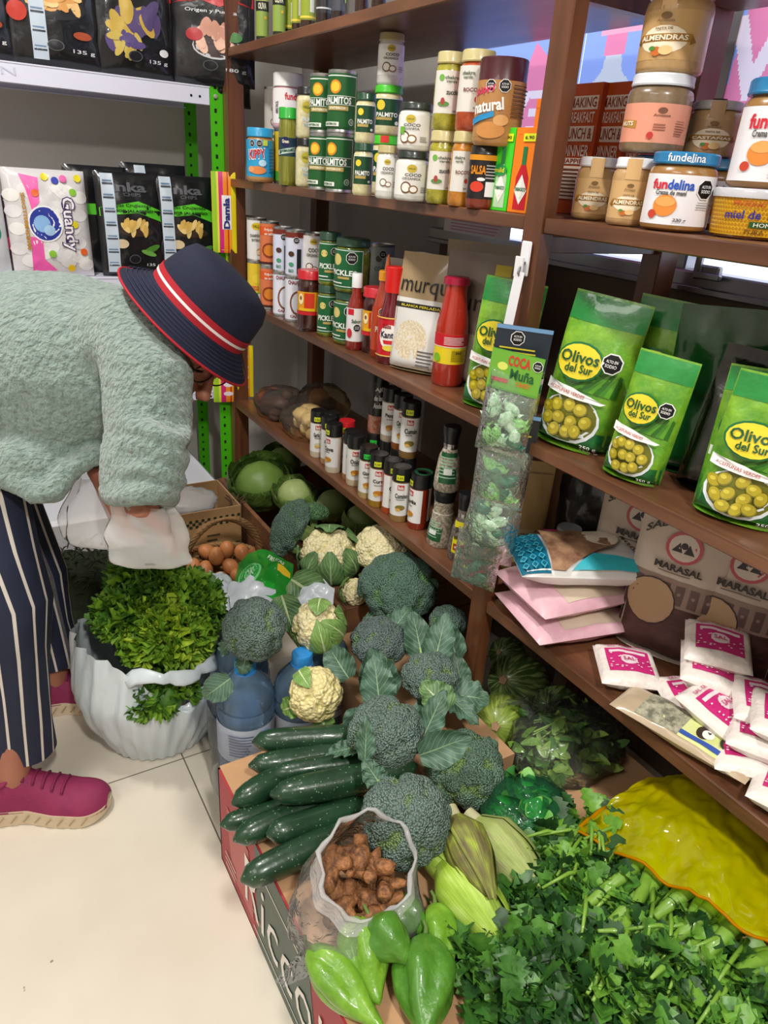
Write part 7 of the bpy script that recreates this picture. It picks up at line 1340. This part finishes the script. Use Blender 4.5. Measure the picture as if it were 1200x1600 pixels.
for H_, K_, A_ in ((H1, K1, A1), (H2, K2, A2)):
    b.tube([hipc, H_, H_.lerp(K_, .5), K_, K_.lerp(A_, .35), K_.lerp(A_, .8), A_, A_ - U_ * .05], [.09, .07, .055, .040, .036, .026, .030, .032], m0, 16)
    td = (toe1 if A_ is A1 else toe2) - po - A_; td.z = 0; td.normalize(); b.tube([A_ - U_ * .04, A_ - U_ * .048 + td * .06, A_ - U_ * .056 + td * .11], [.028, .016, .011], m0, 12)
remesh(b, 'body', person, skin, .0042, 3)
hair = mat('#17110f', .45, bump=(160, .8, .002), stretch=(1, 1, .15)); b = MB(); b.ball((-.02, 0, .004), (.080, .077, .084), hair, 26, 18, HM)
b.tube([(-.05, 0, -.02), (-.075, 0, -.05), (-.07, 0, -.085)], [.05, .045, .02], hair, 14, HM); b.tube([(.03, -.074, .02), (.01, -.08, .0), (-.01, -.078, -.03), (-.03, -.066, -.06)], [.012, .014, .014, .010], hair, 8, HM); b.obj('hair', person, smooth=180)
b = MB(); ey = mat('#1a1412', .2)
for s_ in (-1, 1): b.ball((.081, s_ * .031, -.0015), (.006, .012, .004), ey, 10, 6, HM)
b.obj('eyes', person)
gl_ = MB()
for s_ in (-1, 1): gl_.tube([(.094 - .004 * (1 - cos(a)), s_ * (.032) + .024 * cos(a), -.002 + .017 * sin(a)) for a in [2 * pi * i / 20 for i in range(21)]], .0014, ey, 6, HM, caps=False); gl_.tube([(.092, s_ * .055, .0), (.04, s_ * .079, .002), (-.005, s_ * .082, .0)], .0016, ey, 6, HM)
gl_.obj('spectacles', person)
# hat
nav = mat('#12172f', .85, bump=(240, .6, .001)); redf = mat('#a81626', .7, bump=(240, .4, .001)); hatb = hc + hax * .054; HX = basis(hatb, fdir, hax); hat = MB()
hat.lathe([(.092, 0), (.091, .03), (.085, .062), (.076, .080), (.052, .089), (0, .091)], nav, 48, HX, wob=lambda a, z: 1 + .02 * sin(a * 3 + 1) * (z > .04)); h_ = hat.obj('bucket_hat', person, smooth=60)
bd = MB(); bd.lathe([(.0928, .0), (.0932, .024), (.0915, .0242)], redf, 48, HX); bd.lathe([(.0936, .010), (.0936, .0145)], mat('#e6dcdc', .6), 48, HX); bd.obj('hat_band', h_)
br = MB(); wv = lambda a, z: 1 + .035 * sin(a * 2 + .6) * (-z / .06) 
br.lathe([(.092, .001), (.104, -.012), (.118, -.024), (.129, -.033)], nav, 56, HX, wob=wv); br.lathe([(.090, -.002), (.102, -.015), (.116, -.027), (.1275, -.0355)][::-1], redf, 56, HX, wob=wv)
br.tube([HX @ Vector((cos(a) * .1295 * wv(a, -.034), sin(a) * .1295 * wv(a, -.034), -.034)) for a in [2 * pi * i / 60 for i in range(61)]], .0022, redf, 6, caps=False)
for k in range(6): r = .096 + k * .0055; br.tube([HX @ Vector((cos(a) * r * wv(a, -(r - .092) * .8), sin(a) * r * wv(a, -(r - .092) * .8), .0012 - (r - .092) * .80)) for a in [2 * pi * i / 60 for i in range(61)]], .0006, mat('#2c3350', .8), 4, caps=False)
br.obj('hat_brim', h_, smooth=180)
# sweater
fl = mat('#8fa39b', .95, sheen=.5, bump=(130, 1.0, .012), var=(110, '#6c8079', .18), stretch=(.8, 1.3, .8), name='fleece'); b = MB()
T = [D(-190, 640, 1.32), D(-90, 615, 1.31), D(0, 592, 1.30), D(60, 588, 1.29), D(120, 580, 1.28), D(185, 556, 1.27), D(236, 530, 1.26), D(268, 520, 1.25)]
b.tube(T, [(.15, .14), (.175, .155), (.178, .16), (.178, .165), (.176, .168), (.148, .16), (.086, .11), (.05, .06)], fl, 26, up=(0, 0, 1))
b.tube([D(140, 560, 1.24), S1_ - CR * .015, D(232, 590, 1.13), E1_, D(222, 735, 1.12), D(216, 783, 1.12)], [.10, .080, .070, .064, .062, .052], fl, 20, rfn=lambda a, t: 1 + (.05 * sin(t * 46 + a) if t > .5 else 0))
for k, (y, r, x) in enumerate(((675, .062, 232), (706, .064, 228), (740, .062, 223), (772, .056, 218))): b.tube([D(x + cos(a) * r * 880 * .97, y + 8 * sin(a * 2 + k) + 5 * cos(a), 1.12 - .055 * sin(a)) for a in [2 * pi * i / 20 for i in range(21)]], .016, fl, 8, caps=False)
b.tube([D(150, 540, 1.36), S2_, E2_, D(165, 715, 1.28)], [.09, .075, .06, .05], fl, 16)
b.tube([D(-60, 735, 1.2), D(10, 745, 1.17), D(55, 772, 1.17), D(85, 768, 1.18), D(105, 735, 1.19), D(150, 712, 1.2), D(170, 690, 1.25)], [.02, .02, .02, .021, .02, .016, .02], fl, 12)
b.ball(tuple(D(55, 715, 1.22)), (.085, .07, .055), fl, 20, 12)
remesh(b, 'sweater', person, fl, .0062, 4, lambda c: .0022 * noise.noise(c * 110) + .0035 * noise.noise(c * 22) + .004 * abs(noise.noise(c * 10)))
# trousers
def stripem():
    m, nt, b = newmat('striped_trouser_cloth'); L = nt.links.new; uv = N(nt, 'ShaderNodeUVMap', uv_map='uv'); sp_ = N(nt, 'ShaderNodeSeparateXYZ'); L(uv.outputs[0], sp_.inputs[0]); mu = N(nt, 'ShaderNodeMath', operation='MULTIPLY'); mu.inputs[1].default_value = 13; L(sp_.outputs[0], mu.inputs[0]); fr_ = N(nt, 'ShaderNodeMath', operation='FRACT'); L(mu.outputs[0], fr_.inputs[0]); l_ = N(nt, 'ShaderNodeMath', operation='LESS_THAN'); l_.inputs[1].default_value = .17; L(fr_.outputs[0], l_.inputs[0])
    x = N(nt, 'ShaderNodeMix', data_type='RGBA'); L(l_.outputs[0], x.inputs[0]); x.inputs[6].default_value = (*lin('#171f38'), 1); x.inputs[7].default_value = (*lin('#cfc8be'), 1); L(x.outputs[2], b.inputs['Base Color']); b.inputs['Roughness'].default_value = .75
    n = N(nt, 'ShaderNodeTexNoise'); n.inputs['Scale'].default_value = 9; tc = N(nt, 'ShaderNodeTexCoord'); L(tc.outputs['Object'], n.inputs['Vector']); bp = N(nt, 'ShaderNodeBump'); bp.inputs['Strength'].default_value = .5; bp.inputs['Distance'].default_value = .02; L(n.outputs[0], bp.inputs['Height']); L(bp.outputs[0], b.inputs['Normal']); return m
sm_ = stripem(); tr_ = MB(); fold = lambda q, t: 1 + .05 * sin(q * 3 + t * 9) + .03 * sin(q * 5 - t * 15) * t
def legpts(H_, K_, A_, hem, kf): 
    pts = [H_ + (hipc - H_) * .3, H_, H_.lerp(K_, .35), H_.lerp(K_, .7), K_, K_.lerp(hem, .25), K_.lerp(hem, .5), K_.lerp(hem, .75), hem]; return pts
hem1 = pz(34, 1170, .105) - po; hem2 = pz(86, 1026, .115) - po
b = MB(); b.tube(legpts(H1, K1, A1, hem1, 0), [.115, .105, .092, .078, .072, .064, .060, .058, .058], sm_, 40, rfn=fold, caps=False, up=(0, -1, 0)); b.obj('trouser_leg', person, smooth=180)
b = MB(); b.tube(legpts(H2, K2, A2, hem2, 0), [.115, .10, .085, .070, .060, .056, .054, .054, .056], sm_, 40, rfn=fold, caps=False, up=(0, -1, 0)); b.obj('trouser_leg', person, smooth=180)
# shoes
ku = mat('#8c2550', .7, bump=(330, .7, .0012), var=(40, '#7a1f46', .3)); sol = mat('#d3c3a8', .55, bump=(60, .2), var=(30, '#c4ae8e', .3))
def shoe(heel, toe, name='shoe'):
    v = toe - heel; L_ = v.length; M = TR(heel - po, atan2(v.y, v.x)); rt = None
    half = lambda t: .046 * (min(1, (t / .1)) ** .5 if t < .1 else 1) * (1 - .18 * max(0, 1 - abs(t - .4) / .2)) * (1 if t < .78 else sqrt(max(0, 1 - ((t - .78) / .22) ** 2)) * .98 + .02)
    b = MB(); n = 30
    def sf(u, v):  # sole side wall
        t = .5 - .5 * cos(2 * pi * u) if False else None
        a = 2 * pi * u; s_ = 1 if sin(a) >= 0 else -1; t = .5 + .5 * cos(a); w = max(.002, half(t)) * (1.08 - .05 * v)
        z0 = .012 * max(0, (t - .8) / .2) ** 2 + .006 * max(0, (.12 - t) / .12); zt = .036 - .014 * t + z0 * .4
        return Vector((t * L_ * 1.01 - .003, s_ * w * min(1, abs(sin(a)) * 3) ** .3, z0 + (zt - z0) * v + .0012 * (1 if v in (0, 1) else 0)))
    b.grid(sf, 80, 5, sol, wrap=True)
    for vv in (0, 1): b.grid(lambda u, v, vv=vv: Vector((sf((.0 + u * .5), vv).x, sf(u * .5, vv).y * (2 * v - 1), sf(u * .5, vv).z)), 40, 6, sol)
    for k in range(9): t = .1 + k * .09; b.tube([(t * L_, -half(t) * 1.085, .008), ((t + .05) * L_, -half(t + .05) * 1.09, .024)], .0012, mat('#a8926e', .7), 5)
    so_ = b.obj('shoe_sole', person, M, smooth=50)
    def uf(u, v):
        t = .015 + .97 * v; a = pi * u; zb = .032 - .012 * t; hgt = (.072 if t < .30 else .072 - .038 * min(1, (t - .30) / .42) ** .8) * (1 if t < .86 else sqrt(max(.0, 1 - ((t - .86) / .15) ** 2))); w = half(t) * 1.03
        k = abs(sin(a)) ** .75; top = (1 if t > .33 else 0); y = cos(a) * w * (1 - .28 * k * (1 if t > .3 else .5)); return Vector((t * L_, -y, zb + hgt * k * (1 - (.10 if t < .28 else 0) * k * sin(a) ** 6)))
    b = MB(); b.grid(uf, 28, 34, ku); b.tube([uf(.5 + .30 * cos(a), .17 + .13 * sin(a)) + Vector((0, 0, .003)) for a in [2 * pi * i / 24 for i in range(25)]], .0045, ku, 8, caps=False); b.obj('shoe_upper', person, M, smooth=180)
    for k in range(5):
        t = .36 + .075 * k; b = MB(); b.tube([uf(x, t) + Vector((0, 0, .0025)) for x in (.28, .38, .5, .62, .72)], .0028, mat('#7a1c44', .7), 7); b.obj('lace', person, M, smooth=180)
for toe, A_ in ((toe1, A1), (toe2, A2)):
    a_ = Vector((A_.x + po.x, A_.y + po.y, 0)); shoe(toe - (toe - a_).normalized() * ((toe - a_).length + .062), toe)
# plastic bags in the hands
pbf = film('#ffffff', .36, .2, .12, (25, .6))
def sheetbag(l, top, bot, w0, w1, seed):
    b = MB(); v = bot - top; s_ = Vector((CR.x, CR.y, 0)).normalized(); q = Vector((CF.x, CF.y, 0)).normalized()
    b.grid(lambda u, t: v * t + (s_ * cos(2 * pi * u) + q * sin(2 * pi * u) * .5) * ((w0 + (w1 - w0) * sin(t * pi * .62)) * (1 + .10 * sin(u * 2 * pi * 7 + seed) * (1 - .6 * t) + .2 * noise.noise(Vector((cos(2 * pi * u) * 1.5, sin(2 * pi * u) * 1.5, t * 3 + seed)))) * (1 if t < .9 else sqrt(max(.02, 1 - ((t - .9) / .1) ** 2)))), 48, 26, pbf, wrap=True)
    tag(b.obj('plastic_bag', None, TR(top), smooth=180), l, 'bag')
sheetbag('thin white plastic bag pulled over the near hand of the bending person', pd(222, 785, 1.12), pd(234, 882, 1.14) , .046, .064, 1)
sheetbag('thin white plastic bag held open by the far hand below the sweater', pd(150, 745, 1.26), pd(165, 850, 1.26), .03, .075, 4)
